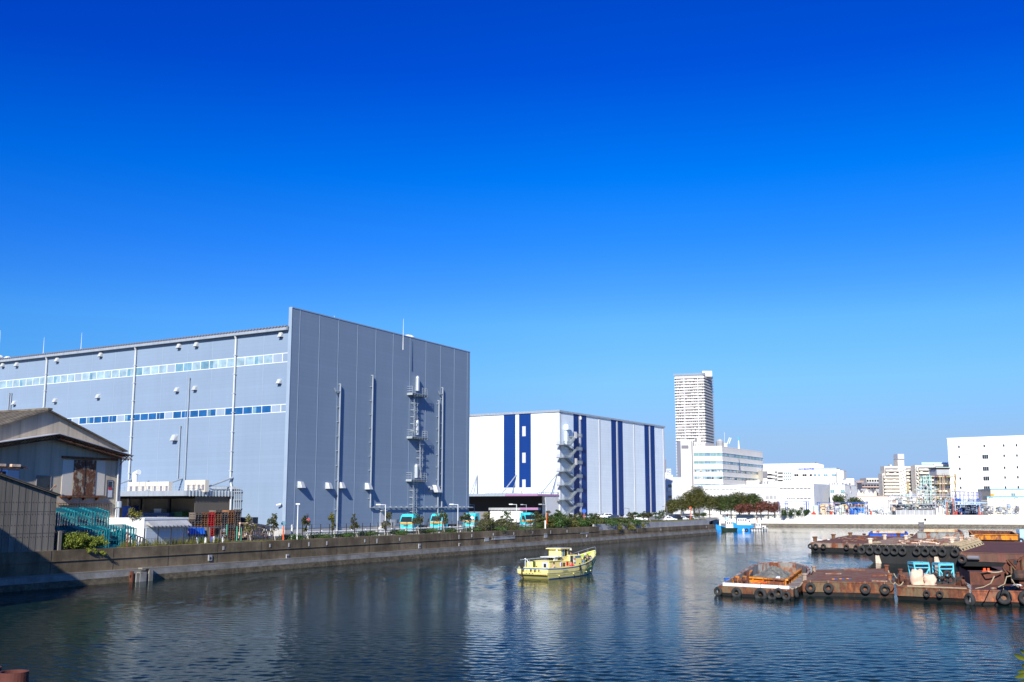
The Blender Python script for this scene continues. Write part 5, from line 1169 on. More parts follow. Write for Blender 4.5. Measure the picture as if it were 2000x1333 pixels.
for s in (-1, 1):
    b_ = len(mb.v)
    for rg in RG: mb.v += [Vector((p[0], p[1] * s, p[2])) for p in rg]
    for i in range(len(RG) - 1):
        for k in range(K - 1): mb.f.append((b_ + i * K + k, b_ + (i + 1) * K + k, b_ + (i + 1) * K + k + 1, b_ + i * K + k + 1)); mb.m.append([1, 0, 2, 0, 3, 3][k])
rg = RG[0]; b_ = len(mb.v)
for s in (-1, 1): mb.v += [Vector((p[0], p[1] * s, p[2])) for p in rg]
for k in range(K - 1): mb.f.append((b_ + k, b_ + k + 1, b_ + K + k + 1, b_ + K + k)); mb.m.append([1, 0, 0, 0, 4, 3][k])
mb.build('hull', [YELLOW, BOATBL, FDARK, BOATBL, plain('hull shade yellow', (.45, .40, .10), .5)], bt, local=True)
mb = MB()
for i in range(len(ST) - 1):
    (xa, ha, za), (xb, hb, zb) = ST[i], ST[i + 1]
    for s in (-1, 1):
        ia, ib = max(ha - .13, .01), max(hb - .13, .01)
        mb.add([(xa, s * ha, za), (xb, s * hb, zb), (xb, s * hb, zb + .07), (xa, s * ha, za + .07), (xa, s * ia, za), (xb, s * ib, zb), (xb, s * ib, zb + .07), (xa, s * ia, za + .07)], [(0, 1, 2, 3), (3, 2, 6, 7), (7, 6, 5, 4)], 0)
        mb.add([(xa, s * ia, za), (xb, s * ib, zb), (xb, s * ib * .97, zb - .75), (xa, s * ia * .97, za - .75)], [(0, 1, 2, 3)], 1 if xa > 7.5 else 0)
mb.box(0, .13, -1.8, 1.8, 1.2, 1.3, 0); mb.build('bulwark', [YELLOW, BGREEN], bt, local=True)
mb = MB()
for i in range(len(ST) - 1):
    (xa, ha, za), (xb, hb, zb) = ST[i], ST[i + 1]; za -= .72; zb -= .72; mb.add([(xa, -ha + .1, za), (xb, -max(hb - .1, .01), zb), (xb, max(hb - .1, .01), zb), (xa, ha - .1, za)], [(0, 1, 2, 3)], 0 if xa > 7.5 else 1)
mb.box(11.6, 12.6, -.5, .5, 1.4, 1.65, 2); mb.build('deck', [BGREEN, CREAM, LILAC], bt, local=True)
def bp(name, m_, *bx):
    mb = MB()
    for q in bx: mb.box(*q)
    return mb.build(name, m_, bt, local=True)
bp('aft_cabin', [YELLOW, FDARK], (2.0, 4.3, -1.0, 1.0, .45, 1.85), (1.9, 4.4, -1.08, 1.08, 1.85, 1.91))
bp('cabin_door', [FGREY, GLD], (1.94, 2.0, -.85, -.1, .6, 1.8), (1.92, 1.942, -.62, -.32, 1.2, 1.6, 1))
bp('aft_locker', [YELLOW], (.75, 1.2, .25, 1.3, .45, 1.85)); bp('green_cloth', LEAFH, (.7, .74, .1, .35, 1.0, 1.95))
bp('low_cabin', [YELLOW, GLD, REDM], (4.3, 9.3, -1.0, 1.1, .45, 1.8), (5.0, 5.45, -1.03, -.99, 1.2, 1.6, 1), (4.4, 4.8, -1.03, -.99, 1.2, 1.6, 1), (5.75, 6.15, -1.03, -.99, 1.25, 1.7, 2), (8.7, 8.95, -1.03, -.99, 1.1, 1.4, 1))
bp('cabin_top', [YELLOW, BOATBL], (6.6, 9.3, -1.0, 1.1, 1.8, 2.3), (7.7, 9.0, -1.06, -.99, 2.1, 2.25, 1), (6.6, 8.4, -.9, 1.0, 2.3, 2.4))
bp('doorway', [DARK, BLUEM], (6.7, 7.2, -1.04, -.99, .7, 2.3), (6.95, 7.15, -1.06, -1.035, 1.8, 2.1, 1))
bp('name_sticker', [WHITE, REDM, BLUEM], (7.45, 7.85, -1.03, -.99, 1.55, 1.85), (7.45, 7.85, -1.035, -1.0, 1.85, 1.98, 1), (7.5, 7.8, -1.035, -1.0, 1.42, 1.52, 2))
bp('wheelhouse', [YELLOW], (5.0, 5.3, -.75, .9, 1.8, 3.12), (5.0, 6.6, .8, .9, 2.15, 3.12), (6.4, 6.6, -.75, -.6, 2.15, 3.12), (5.0, 6.7, -.75, .9, 1.8, 2.3), (5.75, 5.83, -.75, -.65, 2.15, 3.12))
for q in ((5.32, 5.74, -.76, -.72, 2.3, 3.1), (5.84, 6.38, -.74, -.70, 2.4, 3.1), (6.6, 6.64, -.6, .8, 2.4, 3.1)): bp('wheelhouse_window', GLM if q[0] < 5.5 else GLD, q)
bp('wheelhouse_roof', [YELLOW, LCONC], (4.6, 7.1, -.95, 1.05, 3.12, 3.2), (4.8, 6.9, -.9, 1.0, 3.2, 3.25, 1))
for x, y in ((3.85, -.9), (6.9, -.95), (7.4, .9)): mb = MB(); mb.tube([(x, y, 3.12), (x - .05, y, 2.94)], [.06, .16], 8); mb.build('floodlight', WHITE, bt, local=True)
bp('aft_canopy', [WHITE, BLUEM, GALV], (3.3, 5.0, -1.0, 1.0, 2.24, 2.31), (3.4, 4.9, -.9, .9, 2.2, 2.24, 1), (3.4, 3.46, -.9, -.84, 1.91, 2.22, 2), (4.8, 4.86, -.9, -.84, 1.81, 2.22, 2), (3.7, 4.1, -.85, -.5, 1.91, 2.15, 0))
mb = MB(); mb.tube([(.3, 1.1, .5), (.3, 1.1, 2.15)], .08, 6); mb.tube([(-.6, 1.15, 2.1), (4, .6, 2.2)], .045, 6); mb.tube([(.3, -.2, .5), (.32, .9, 2.1)], .03, 5); mb.tube([(.35, .6, .5), (.35, .6, 2.1)], .025, 5); mb.build('boom', GALV, bt, local=True)
mb = MB(); mb.lathe((.3, 1.1, 2.1), [(.02, -.12), (.13, -.03), (.13, .06), (.02, .15)], 8); mb.build('navigation_light', WHITE, bt, local=True)
mb = MB(); mb.box(-.25, .1, 1.1, 1.5, 1.3, 1.75); mb.tube([(-.1, 1.3, .2), (-.1, 1.3, 1.4)], .08, 6); mb.build('outboard_motor', BLACK, bt, local=True)
bp('fore_cabin', [YELLOW, GLD], (10.0, 11.2, -.8, .8, .9, 1.95), (10.7, 11.0, -.83, -.79, 1.4, 1.75, 1)); bp('fish_box', [WHITE, BLUEM], (10.5, 10.85, -1.25, -.9, .95, 1.25), (9.4, 9.8, .3, .8, 2.0, 2.2, 1))
bp('bow_locker', [LILAC, BLACK], (12.3, 13.2, -.3, .45, 1.6, 1.95), (12.7, 13.1, -.2, .3, 1.95, 2.1, 1)); 
mb = MB()
for s in (-1, 1):
    pts = [Vector((x, s * (h_ - .05), z + .45)) for x, h_, z in ST[5:]]; mb.tube(pts, .02, 5)
    for x, h_, z in ST[5:-1]: mb.tube([(x, s * (h_ - .05), z), (x, s * (h_ - .05), z + .45)], .018, 4)
mb.build('bow_rail', GALV, bt, local=True)
mb = MB()
for q, x in enumerate((2.4, 5.6, 8.6, 9.7)): z = .32 + .07 * q; mb.lathe((x, -2.06 + .03 * q, z), [(.02, -.08), (.09, 0), (.02, .08)], 7)
mb.build('fender_bead', YELLOW, bt, local=True)
mb = MB(); MATI = plain('faded lettering', (.10, .07, .02), .6)
for q, ch in enumerate('第八新朝丸'): text_into(mb, ch, .40, (-.06, 1.15 - q * .52, .90), (0, -1, 0), (0, 0, 1), 0, .01, .003)
for q in range(3): mb.box(-.02, 0, .75 - q * .4 - .05, .75 - q * .4 + .05, .6, .68)
mb.build('stern_name', MATI, bt, local=True)
mb = MB()
for x, ch, zz in ((7.0, '丸', .93), (8.9, '朝', 1.13), (10.6, '新', 1.33)):
    i = [k for k in range(len(ST) - 1) if ST[k][0] <= x < ST[k + 1][0]][0]; t_ = (x - ST[i][0]) / (ST[i + 1][0] - ST[i][0]); hb = ST[i][1] + (ST[i + 1][1] - ST[i][1]) * t_
    dy = (ST[i + 1][1] - ST[i][1]) / (ST[i + 1][0] - ST[i][0]); text_into(mb, ch, .72, (x, -hb - .01 + (.05 if x > 10 else 0), zz), (1, -dy, 0), (0, 0, 1), 0, .06, .03)
for x0_, z0_, n_ in ((3.1, .82, 7), (12.0, 1.55, 5)):
    for q in range(n_):
        x = x0_ + q * .16; hb = 2.14 if x < 6 else 1.32 - (x - 12) * .46
        mb.tube([(x, -hb - .01, z0_ - .05 + (q % 3) * .01), (x + .12, -hb - .01 + (.05 if x > 10 else 0), z0_ + .10)], .012, 4)
mb.build('side_lettering', BLACK, bt, local=True)
def onboat(x, y, z): p = b0c + hd_ * x - rt * y; return (p.x, p.y, z)
NAVY = plain('navy cloth', (.02, .03, .06), .9); TAN = plain('tan cloth', (.50, .38, .26), .9); REDC = plain('red cloth', (.75, .03, .06), .85); GRNC = plain('dark green cloth', (.02, .07, .035), .9); BRNC = plain('brown camouflage cloth', (.14, .08, .045), .9); JEAN = plain('blue jeans', (.10, .20, .40), .9); HAIRB = plain('black hair', (.015, .012, .012), .8); WCAP = plain('pale cap', (.65, .66, .75), .8)
person(onboat(2.0, -1.32, .47), brz - R(12), sit(.3, .5, .40), TAN, NAVY, HAIRB, 'person in a tan shirt bending over the stern gunwale of the yellow boat')
person(onboat(6.0, -1.40, .5), brz - R(8), sit(.12, .45, .42), REDC, BLUEM, HAIRB, 'person in a bright red top sitting amidships on the yellow boat')
person(onboat(9.5, -1.15, .72), brz - R(55), stand(.16, .5), NAVY, JEAN, WCAP, 'person in a navy jacket, pale cap and jeans standing on the yellow boat', hood=True)
person(onboat(10.2, .9, .92), brz + R(160), stand(.1, .25), GRNC, NAVY, HAIRB, 'person in dark green standing on the far side of the yellow boat')
person(onboat(11.3, -.55, 1.02), brz + R(5), sit(.2, .6, .42), BRNC, BRNC, plain('brown hood', (.16, .09, .05), .9), 'person in brown camouflage sitting near the bow of the yellow boat', hood=True)
for i, (x, z, nm) in enumerate(((3.3, 1.25, 'lower end of the tan shirted person'), (10.9, 1.9, 'standing in the bow of the boat'))):
    mb = MB(); mb.lathe(onboat(x, -1.7 if i == 0 else .3, z), [(.05, 0), (.09, .03), (.09, .42), (.04, .5)], 8); single(mb, 'lilac_bottle', LILAC, onboat(x, -1.7 if i == 0 else .3, z), ('lilac pole holder on the gunwale beside the tan shirted person', 'lilac mooring post standing in the green bow of the yellow boat')[i], 'holder')

# ---------------------------------------------------------------- barges
tyre_n = {}
TM = {}
def tyre(p, nrm, rad, label, group):
    """hung tyre: p centre against the hull"""
    k = round(rad, 2)
    if 'p' not in TM:
        mb = MB(); mb.torus((0, 0, 0), (0, -1, 0), .36, .145, 20, 8); mb.torus((0, 0, 0), (0, -1, 0), .235, .05, 20, 6); mb.tube([(0, .05, .2), (0, .06, .75)], .02, 4, 1); TM['p'] = mb.build('tyre_fender', [TYRE, ROPE], None, local=True, smooth=True); o = TM['p']
    else: o = TM['p'].copy(); C.objects.link(o)
    o.location = p; o.rotation_euler = (R(random.uniform(-4, 4)), R(random.uniform(-30, 30)) * 0, math.atan2(nrm.y, nrm.x) + R(90)); o.scale = (rad / .5,) * 3
    props(o, label, 'tyre', group)
def inset(pts, d):
    c = sum((Vector((p[0], p[1], 0)) for p in pts), Vector()) / len(pts); out = []
    for p in pts: v = Vector((p[0], p[1], 0)) - c; l = v.length; out.append(c + v * max(.1, (l - d) / l))
    return out
def hull_mesh(pts, ztop, zmid, zbot, ins, mi=(0, 1)):
    """side walls with a raked underside"""
    n = len(pts); mb = MB(); zt = ztop if isinstance(ztop, list) else [ztop] * n
    low = inset(pts, ins)
    mb.add([(p[0], p[1], zt[i]) for i, p in enumerate(pts)] + [(p[0], p[1], zmid) for p in pts], [(i, (i + 1) % n, n + (i + 1) % n, n + i) for i in range(n)], mi[0])
    mb.add([(p[0], p[1], zmid) for p in pts] + [(p[0], p[1], zbot) for p in low], [(i, (i + 1) % n, n + (i + 1) % n, n + i) for i in range(n)], mi[1])
    return mb
def GP(z, *pp): return [G(a, b_, z) for a, b_ in pp]
def flat_barge(name, label, z, pp, hullm, deckm, zmid=.4, ins=.5, cat='barge'):
    pts = GP(z, *pp); t0 = thing(name, label, cat, (pts[0].x, pts[0].y, 0))
    hull_mesh(pts, z - .01, zmid, -.7, ins).build('hull', [hullm, HULLBK], t0)
    n = len(pts); mb = MB(); mb.poly([(p.x, p.y, z) for p in pts]); mb.build('deck', deckm, t0)
    mb = MB()
    for i in range(n):
        a, b_ = Vector(pts[i]), Vector(pts[(i + 1) % n]); a.z = b_.z = z; mb.tube([a, b_], .07, 4)
    f = Face(pts[0], pts[1]); 
    for q in range(1, 7): mb.fbox(f, f.L * q / 7, f.L * q / 7 + .08, -.01, .05, zmid, z - .05)
    mb.fbox(f, 0, f.L, 0, .06, zmid, zmid + .1); mb.build('rubbing_edge', hullm, t0); return t0, pts, f
def bollard(t0, p, z, h=.5, r=.16, m_=RUSTP):
    mb = MB(); mb.lathe((p.x, p.y, z), [(r, 0), (r, h * .7), (r * 1.35, h * .75), (r * 1.35, h), (.02, h + .02)], 8); mb.build('bollard', m_, t0)
def rope_thing(pts, r, label, sag=0, m_=ROPE, name='mooring_rope'):
    out = []; 
    for i in range(len(pts) - 1):
        a, b_ = Vector(pts[i]), Vector(pts[i + 1])
        for q in range(8): t_ = q / 8; p = a.lerp(b_, t_); p.z -= sag * 4 * t_ * (1 - t_); out.append(p)
    out.append(Vector(pts[-1])); single(MB().tube(out, r, 5), name, m_, out[0], label, 'rope')
def debris(t0, pts, z, n, seed, mats, smax=1.2, name='deck_litter'):
    rg = random.Random(seed); c = [Vector((p[0], p[1], 0)) for p in pts]; mb = MB()
    for _ in range(n):
        w_ = [rg.random() for _ in c]; s = sum(w_); p = sum((q * (k / s) for q, k in zip(c, w_)), Vector()); a = rg.uniform(0, 3.1); l = rg.uniform(.2, smax); d = Vector((math.cos(a), math.sin(a), 0)); e_ = Vector((-d.y, d.x, 0)) * rg.uniform(.05, .2); h = rg.uniform(.04, .18); zz = z + .005 + rg.random() * .01
        v = [p - d * l / 2 - e_, p + d * l / 2 - e_, p + d * l / 2 + e_, p - d * l / 2 + e_]; mb.hexa([(q.x, q.y, zz) for q in v] + [(q.x, q.y, zz + h) for q in v], rg.randrange(len(mats)))
    mb.build(name, mats, t0, kind='stuff')
# B: flat rusty pontoon
tB, pB, fB = flat_barge('deck_barge', 'flat rusty brown pontoon with four hung tyres, second in the near row', 1.25, ((1567, 1136), (1746, 1140), (1734, 1111.5), (1592, 1114)), RUSTO, RUSTB, .35, .35)
for i, px in enumerate((1583, 1618, 1690, 1728)): u, z = fB.uv(px, 1149, .1); tyre(fB.w(u, .17, .72), fB.n, .46, 'black tyre on the flat near pontoon, %s of four' % nth(i), 'tyres on the near pontoon')
for px, py in ((1590, 1117), (1732, 1115), (1738, 1133), (1572, 1133)): bollard(tB, G(px, py, 1.25), 1.25, .6, .2)
for (a, b_) in (((1648, 1113), (1690, 1114)), ((1655, 1112.5), (1672, 1111.5)), ((1612, 1121), (1643, 1121)), ((1703, 1125), (1733, 1124)), ((1703, 1135), (1733, 1136))): pa, pb = G(*a, 1.3), G(*b_, 1.3); MB().tube([pa, pb], .09, 4).build('loose_plank', RUSTP, tB)
mb = MB(); 
for q in range(9): p = G(1627 + q * 4.6, 1131.5 - q * .15, 1.27); mb.box(p.x - .12, p.x + .12, p.y - .1, p.y + .1, 1.255, 1.30, q % 3)
mb.build('painted_rod', [TRUCKO, BLUEM, GREENM], tB)
# A: hopper barge with a rounded far end
ol = [(1402, 1144, .85), (1549, 1152, .85), (1567, 1139, .9), (1583, 1115, 1.3), (1577, 1107, 1.5), (1555, 1101, 1.6), (1530, 1098.7, 1.65), (1505, 1099.5, 1.65), (1480, 1102.5, 1.55), (1461, 1110, 1.4), (1440, 1123, 1.05)]
pA = [G(a, b_, z) for a, b_, z in ol]; tA = thing('hopper_barge', 'rusty hopper barge with orange coamings, white bulwark and a dark heap aboard', 'barge', (pA[0].x, pA[0].y, 0))
hull_mesh(pA, [p.z for p in pA], .25, -.7, .5).build('hull', [RUSTO, HULLBK], tA)
ins_ = inset(pA, .3); n = len(pA); mb = MB()
mb.add([(p.x, p.y, pA[i].z) for i, p in enumerate(ins_)] + [(p.x, p.y, .55) for p in ins_], [(i, (i + 1) % n, n + (i + 1) % n, n + i) for i in range(n)], 0); mb.poly([(p.x, p.y, .55) for p in ins_]); mb.build('side_deck', RGREY, tA)
mb = MB(); mb.add([p for p in pA] + [(p.x, p.y, pA[i].z) for i, p in enumerate(ins_)], [(i, (i + 1) % n, n + (i + 1) % n, n + i) for i in range(n)]); 
for i in range(3, 10): mb.tube([pA[i], pA[i + 1]], .09, 5)
mb.build('rim', rustm('pale rim', (.42, .34, .28), .5, 1.2), tA)
fA = Face(pA[0], pA[1]); mb = MB(); ua, ub = fA.u(1412, 1142, -.25), fA.u(1541, 1150, -.25); mb.fbox(fA, ua, ub, -.4, -.2, .82, 1.12); mb.build('bulwark', rustm('white bulwark', (.80, .78, .75), .28, 1.0), tA)
hz = 1.15; hp = GP(hz, (1461, 1126.5), (1535, 1131.5), (1565, 1109.5), (1474, 1106))
def coaming(t0, hp, z0, z1, m_out, m_in, rib=None, th=.18):
    n = len(hp); inn = inset(hp, th * 1.6); mb = MB()
    mb.add([(p[0], p[1], z0) for p in hp] + [(p[0], p[1], z1) for p in hp], [(i, (i + 1) % n, n + (i + 1) % n, n + i) for i in range(n)], 0)
    mb.add([(p[0], p[1], z1) for p in hp] + [(p[0], p[1], z1) for p in inn], [(i, (i + 1) % n, n + (i + 1) % n, n + i) for i in range(n)], 0)
    mb.add([(p[0], p[1], z1) for p in inn] + [(p[0], p[1], z0 - .2) for p in inn], [(i, (i + 1) % n, n + (i + 1) % n, n + i) for i in range(n)], 1); mb.poly([(p[0], p[1], z0 - .1) for p in inn], 1)
    if rib:
        for i in range(n):
            f = Face(hp[i], hp[(i + 1) % n]); c = sum((Vector((p[0], p[1], 0)) for p in hp), Vector()) / n
            if (f.w(f.L / 2, 1, 0) - c).length < (f.w(f.L / 2, -1, 0) - c).length: f.n = -f.n
            u = rib / 2
            while u < f.L: mb.fbox(f, u, u + .12, .005, .16, z0, z1 - .03, 0); u += rib
            mb.fbox(f, 0, f.L, .005, .2, z1 - .14, z1 - .003, 0)
    mb.build('hopper', [m_out, m_in], t0)
coaming(tA, hp, .56, hz, ORNG, rustm('tan hopper inside', (.36, .26, .18), .45, .5), 1.3)
mb = MB(); cx = (hp[0] + hp[1] + hp[2] + hp[3]) / 4; NX = 26
ee = [hp[0].lerp(hp[1], .02), hp[1].lerp(hp[0], .03), hp[2], hp[3]]; rg = random.Random(8)
def bil(u, v): return ee[0].lerp(ee[1], u).lerp(ee[3].lerp(ee[2], u), v)
from mathutils import noise as mn
for i in range(NX + 1):
    for j in range(NX + 1):
        u, v = .05 + .9 * i / NX, .04 + .92 * j / NX; p = bil(u, v); h = .55 + 1.15 * math.exp(-((u - .55) ** 2 / .09 + (v - .45) ** 2 / .10)) + .35 * mn.noise(p * .9) + .2 * mn.noise(p * 3) - .3 * (v > .75); mb.v.append((p.x, p.y, max(.5, h)))
for i in range(NX):
    for j in range(NX): mb.f.append((i * (NX + 1) + j, (i + 1) * (NX + 1) + j, (i + 1) * (NX + 1) + j + 1, i * (NX + 1) + j + 1)); mb.m.append(0)
single(mb, 'net_heap', concrete('black net', (.10, .10, .085), (.26, .25, .21), 0, 1.5), (cx.x, cx.y, .6), 'dark grey heap of netting inside the orange hopper', 'net heap')
def lump(name, px, py, w_, h_, z, m_, lab, cat, n=9, seed=1, d=1.0):
    rg = random.Random(seed); c = G(px, py, z); t0 = thing(name, lab, cat, c); 
    s = w_ * c.y / F; hh = h_ * c.y / F
    mb = MB(); mb.box(c.x - s / 2, c.x + s / 2, c.y, c.y + d, z, z + hh * .55); mb.box(c.x - s * .2, c.x + s * .35, c.y + .1, c.y + d * .8, z + hh * .55, z + hh); mb.build('frame', m_, t0)
    mb = MB(); mb.tube([(c.x - s * .45, c.y - .12, z + hh * .5), (c.x - s * .05, c.y - .12, z + hh * .5)], hh * .36, 10); mb.tube([(c.x + s * .1, c.y - .1, z + hh * .35), (c.x + s * .48, c.y - .1, z + hh * .35)], hh * .2, 8); mb.build('drum', RUSTDK, t0); return t0
lump('winch', 1440, 1140, 15, 13, .57, ORNG, 'orange winch with a rusty drum at the left corner of the hopper barge', 'winch'); lump('winch', 1455, 1139.5, 11, 13, .57, rustm('winch orange', (.75, .3, .03), .5, 1.5), 'narrow orange winch next to the rusty black mast of the hopper barge', 'winch')
p = G(1461, 1141, .57); mb = MB(); mb.tube([p, (p.x, p.y, 1.75)], .12, 6); mb.tube([(p.x - .1, p.y - .1, -.2), (p.x - .1, p.y - .1, .9)], .15, 6); single(mb, 'mast_stump', RUSTDK, p, 'dark rusty post at the middle of the hopper barge front edge', 'post')
p = G(1503, 1141, .57); mb = MB()
for q in range(8): mb.tube([(p.x - 1.6 + q * .35, p.y - .05 * (q % 2), .62 + .08 * (q % 3)), (p.x - 1.1 + q * .35, p.y + .15, .66 + .1 * ((q + 1) % 3))], .06, 5)
single(mb, 'red_hose', REDO, p, 'red hose lying along the white bulwark of the hopper barge', 'hose')
mb = MB()
for q in range(12): a = random.uniform(0, 6.28); mb.tube([(p.x + 1 + math.cos(a) * .7, p.y + .4 + math.sin(a) * .3, .6), (p.x + 1 + random.uniform(-.15, .15), p.y + .5, 1.25)], .05, 4)
single(mb, 'net_pile', FGREY, (p.x + 1, p.y + .4, .6), 'small grey net draped against the orange coaming of the hopper barge', 'net')
p = G(1421, 1139, .57); mb = MB(); mb.box(p.x - .22, p.x + .22, p.y, p.y + .4, .57, .98); mb.box(p.x - .25, p.x + .25, p.y - .03, p.y + .43, .98, 1.03); single(mb, 'blue_crate', BLUEM, p, 'small bright blue crate at the left end of the hopper barge', 'crate')
for i, (px, z, r) in enumerate(((1403, .35, .42), (1439, .3, .5), (1486, .25, .62), (1508, .25, .45), (1521, .5, .45), (1536, .3, .42))): u = fA.u(px, 1156, .15); tyre(fA.w(u, .2, z), fA.n, r, 'black tyre on the hopper barge front, %s of six' % nth(i), 'tyres on the hopper barge')
f2 = Face(pA[1], pA[2]); f3 = Face(pA[2], pA[3])
for i in range(4): tyre((f2 if i < 1 else f3).w(.9 + (i * 2.0 if i < 1 else (i - 1) * 2.4), .18, .45), (f2 if i < 1 else f3).n, .4, 'black tyre between the hopper barge and the pontoon, %s' % ('nearest', 'second', 'third', 'farthest')[i], 'tyres on the hopper barge')
rope_thing([G(1555, 1118, 1.0), G(1575, 1124, 1.0), G(1589, 1114, 1.8)], .06, 'pale rope loop from the hopper barge to the pontoon corner post', .3)
rope_thing([G(1541, 1146, .95), G(1556, 1147, .9), G(1570, 1132, 1.4)], .06, 'sagging pale rope at the near right corner of the hopper barge', .2)
# C: work raft with sacks and cyan frames
tC, pC, fC = flat_barge('work_raft', 'rusty work raft with cream sacks and cyan frames, third in the near row', 1.1, ((1751, 1146.5), (1893, 1152), (1868, 1122), (1755, 1119)), RUSTO, RUSTB, .35, .9)
for i, px in enumerate((1810, 1835.5)): u = fC.u(px, 1157, .1); tyre(fC.w(u, .17, .62), fC.n, .30, 'small black tyre on the side of the work raft, %s of two' % ('left', 'right')[i], 'tyres on the work raft')
debris(tC, pC, 1.1, 45, 3, [RUSTP, RUSTDK, RUSTB], 1.3)
for px, py in ((1759, 1121), (1772, 1143), (1872, 1128), (1881, 1136)): bollard(tC, G(px, py, 1.1), 1.1, .5, .2, RUSTDK)
lump('winch', 1764, 1141, 17, 17, 1.1, RUSTB, 'brown rusted winch at the left end of the work raft', 'winch'); lump('winch', 1882, 1145, 12, 12, 1.1, RUSTB, 'small rusted machine at the right end of the work raft', 'machine')
def sack(px, py, wpx, hpx, lab, seed):
    c = G(px, py, 1.1); rg = random.Random(seed); w_ = wpx * c.y / F / 2; h = hpx * c.y / F; mb = MB(); nu, nv = 22, 14
    for i in range(nv + 1):
        for j in range(nu):
            a = 2 * math.pi * j / nu; e_ = math.pi / 2 * i / nv; k = math.cos(e_) ** .35; p = Vector((math.cos(a) * k * w_, math.sin(a) * k * w_ * .75, math.sin(e_) ** .8 * h)); p += Vector((p.x, p.y, p.z)).normalized() * (mn.noise(p * 2.2 + Vector((seed, 0, 0))) * .22 + mn.noise(p * 6) * .08); mb.v.append(c + p)
    for i in range(nv):
        for j in range(nu): mb.f.append((i * nu + j, i * nu + (j + 1) % nu, (i + 1) * nu + (j + 1) % nu, (i + 1) * nu + j)); mb.m.append(0)
    single(mb, 'bulk_sack', TARP, c, lab, 'sack', 'bulk sacks on the work raft', smooth=True)
sack(1792, 1142, 27, 27, 'taller cream bulk sack on the work raft', 1); sack(1817, 1143, 24, 19, 'shorter cream bulk sack on the work raft', 5)
def cyframe(pl, pr, pyb, pyt, lab, tilt):
    a = G(pl, pyb, 1.1); s = a.y / F; w_ = (pr - pl) * s; h = (pyb - pyt) * s; t0 = thing('hatch_stand', lab, 'stand', a, 0, 'cyan frames on the work raft'); d = 1.5
    mb = MB(); q0 = Vector(a)
    def T(x, y, z): return Vector((a.x + x + z * tilt, a.y + y, 1.1 + z))
    for x in (0, w_):
        for y in (0, d): mb.tube([T(x, y, 0), T(x, y, h)], .075, 4)
    for (x0, y0), (x1, y1) in (((0, 0), (w_, 0)), ((0, d), (w_, d)), ((0, 0), (0, d)), ((w_, 0), (w_, d))): mb.tube([T(x0, y0, h), T(x1, y1, h)], .09, 4); mb.tube([T(x0, y0, h * .78), T(x1, y1, h * .78)], .06, 4)
    mb.build('frame', CYAN, t0)
    mb = MB(); mb.tube([T(0, 0, h * .75), T(w_ * .55, 0, .2)], .07, 4); mb.tube([T(w_, 0, h * .75), T(w_ * .45, 0, .2)], .07, 4); mb.tube([T(0, d, h * .75), T(w_, d, .3)], .05, 4); mb.build('brace', CYAN, t0)
    mb = MB(); mb.hexa([T(-.05, -.05, h + .09), T(w_ + .05, -.05, h + .09), T(w_ + .05, d, h + .09), T(-.05, d, h + .09), T(-.05, -.05, h + .15), T(w_ + .05, -.05, h + .15), T(w_ + .05, d, h + .15), T(-.05, d, h + .15)]); 
    mb.build('top_plate', rustm('cyan plate', (.13, .60, .75), .42, 2.5, (.05, .04, .03), (.16, .12, .08)), t0)
cyframe(1791, 1819, 1136, 1103, 'cyan steel frame behind the cream sacks, the taller and more tilted one', -.12); cyframe(1836, 1863, 1140, 1105, 'upright cyan steel frame to the right of the sacks', 0)
c = G(1845, 1141, 1.1); 
for i, (dx, dz, r) in enumerate(((0, 0, .32), (.5, .02, .32), (-.6, 0, .28), (-.9, .35, .24), (.25, .5, .28), (1.3, 0, .2))):
    mb = MB(); mb.torus((c.x + dx, c.y - .1, 1.42 + dz), (0, -1, 0), r, .13, 14, 6); single(mb, 'stacked_tyre', TYRE, (c.x + dx, c.y, 1.1 + dz), 'black tyre lying under the cyan frames, %s of six' % ('second', 'third', 'leftmost on deck', 'upper left', 'upper right', 'rightmost')[i], 'tyre', 'tyres piled on the work raft')
a, b_ = G(1772, 1145, 1.15), G(1888, 1150, 1.15); rope_thing([a, a.lerp(b_, .5), b_], .06, 'weathered grey rope lying along the near edge of the work raft')
rope_thing([G(1735, 1115, 1.8), G(1746, 1121, 1.6), G(1762, 1126, 1.5)], .05, 'upper pale rope between the flat pontoon and the work raft', .4); rope_thing([G(1737, 1131, 1.75), G(1748, 1138, 1.4), G(1764, 1137, 1.4)], .05, 'lower pale rope between the flat pontoon and the work raft', .3)
# D: wrecked barge at the right edge
tD, pD, fD = flat_barge('wrecked_barge', 'deep red-brown derelict barge with a broken upper deck at the right edge', 1.15, ((1898, 1153.5), (2110, 1158), (2110, 1112), (1895, 1111)), rustm('wreck hull', (.20, .10, .06), .62, .6, (.12, .035, .018), (.48, .15, .05)), RUSTDK, .28, .5)
g_ = Face(G(1896, 1143, 1.15), G(2100, 1147, 1.15)); mb = MB(); zt = 1.15 + 24 * 96 / F
mb.fbox(g_, 0, g_.L, -9, -2.2, 2.15, 2.3); mb.fbox(g_, 0, 2.8, -9, -.3, 1.16, 2.3)
for u in (4.2, 5.6, 7.4, 9): mb.fbox(g_, u, u + .55, -3.5, -2.0, 1.16, 2.15)
mb.fbox(g_, 2.8, g_.L, -4, -3.6, 1.16, 2.15, 1); mb.hexa([g_.w(2.8, -.3, 2.2), g_.w(7, -1.4, 1.9), g_.w(7, -2.2, 2.15), g_.w(2.8, -2.2, 2.15), g_.w(2.8, -.3, 2.3), g_.w(7, -1.4, 2.0), g_.w(7, -2.2, 2.3), g_.w(2.8, -2.2, 2.3)]); mb.build('upper_deck', [RUSTDK, DARK], tD)
debris(tD, pD[:2] + [g_.w(g_.L, 0, 0), g_.w(0, 0, 0)], 1.15, 40, 9, [RUSTDK, RUSTO, RUSTP], .8)
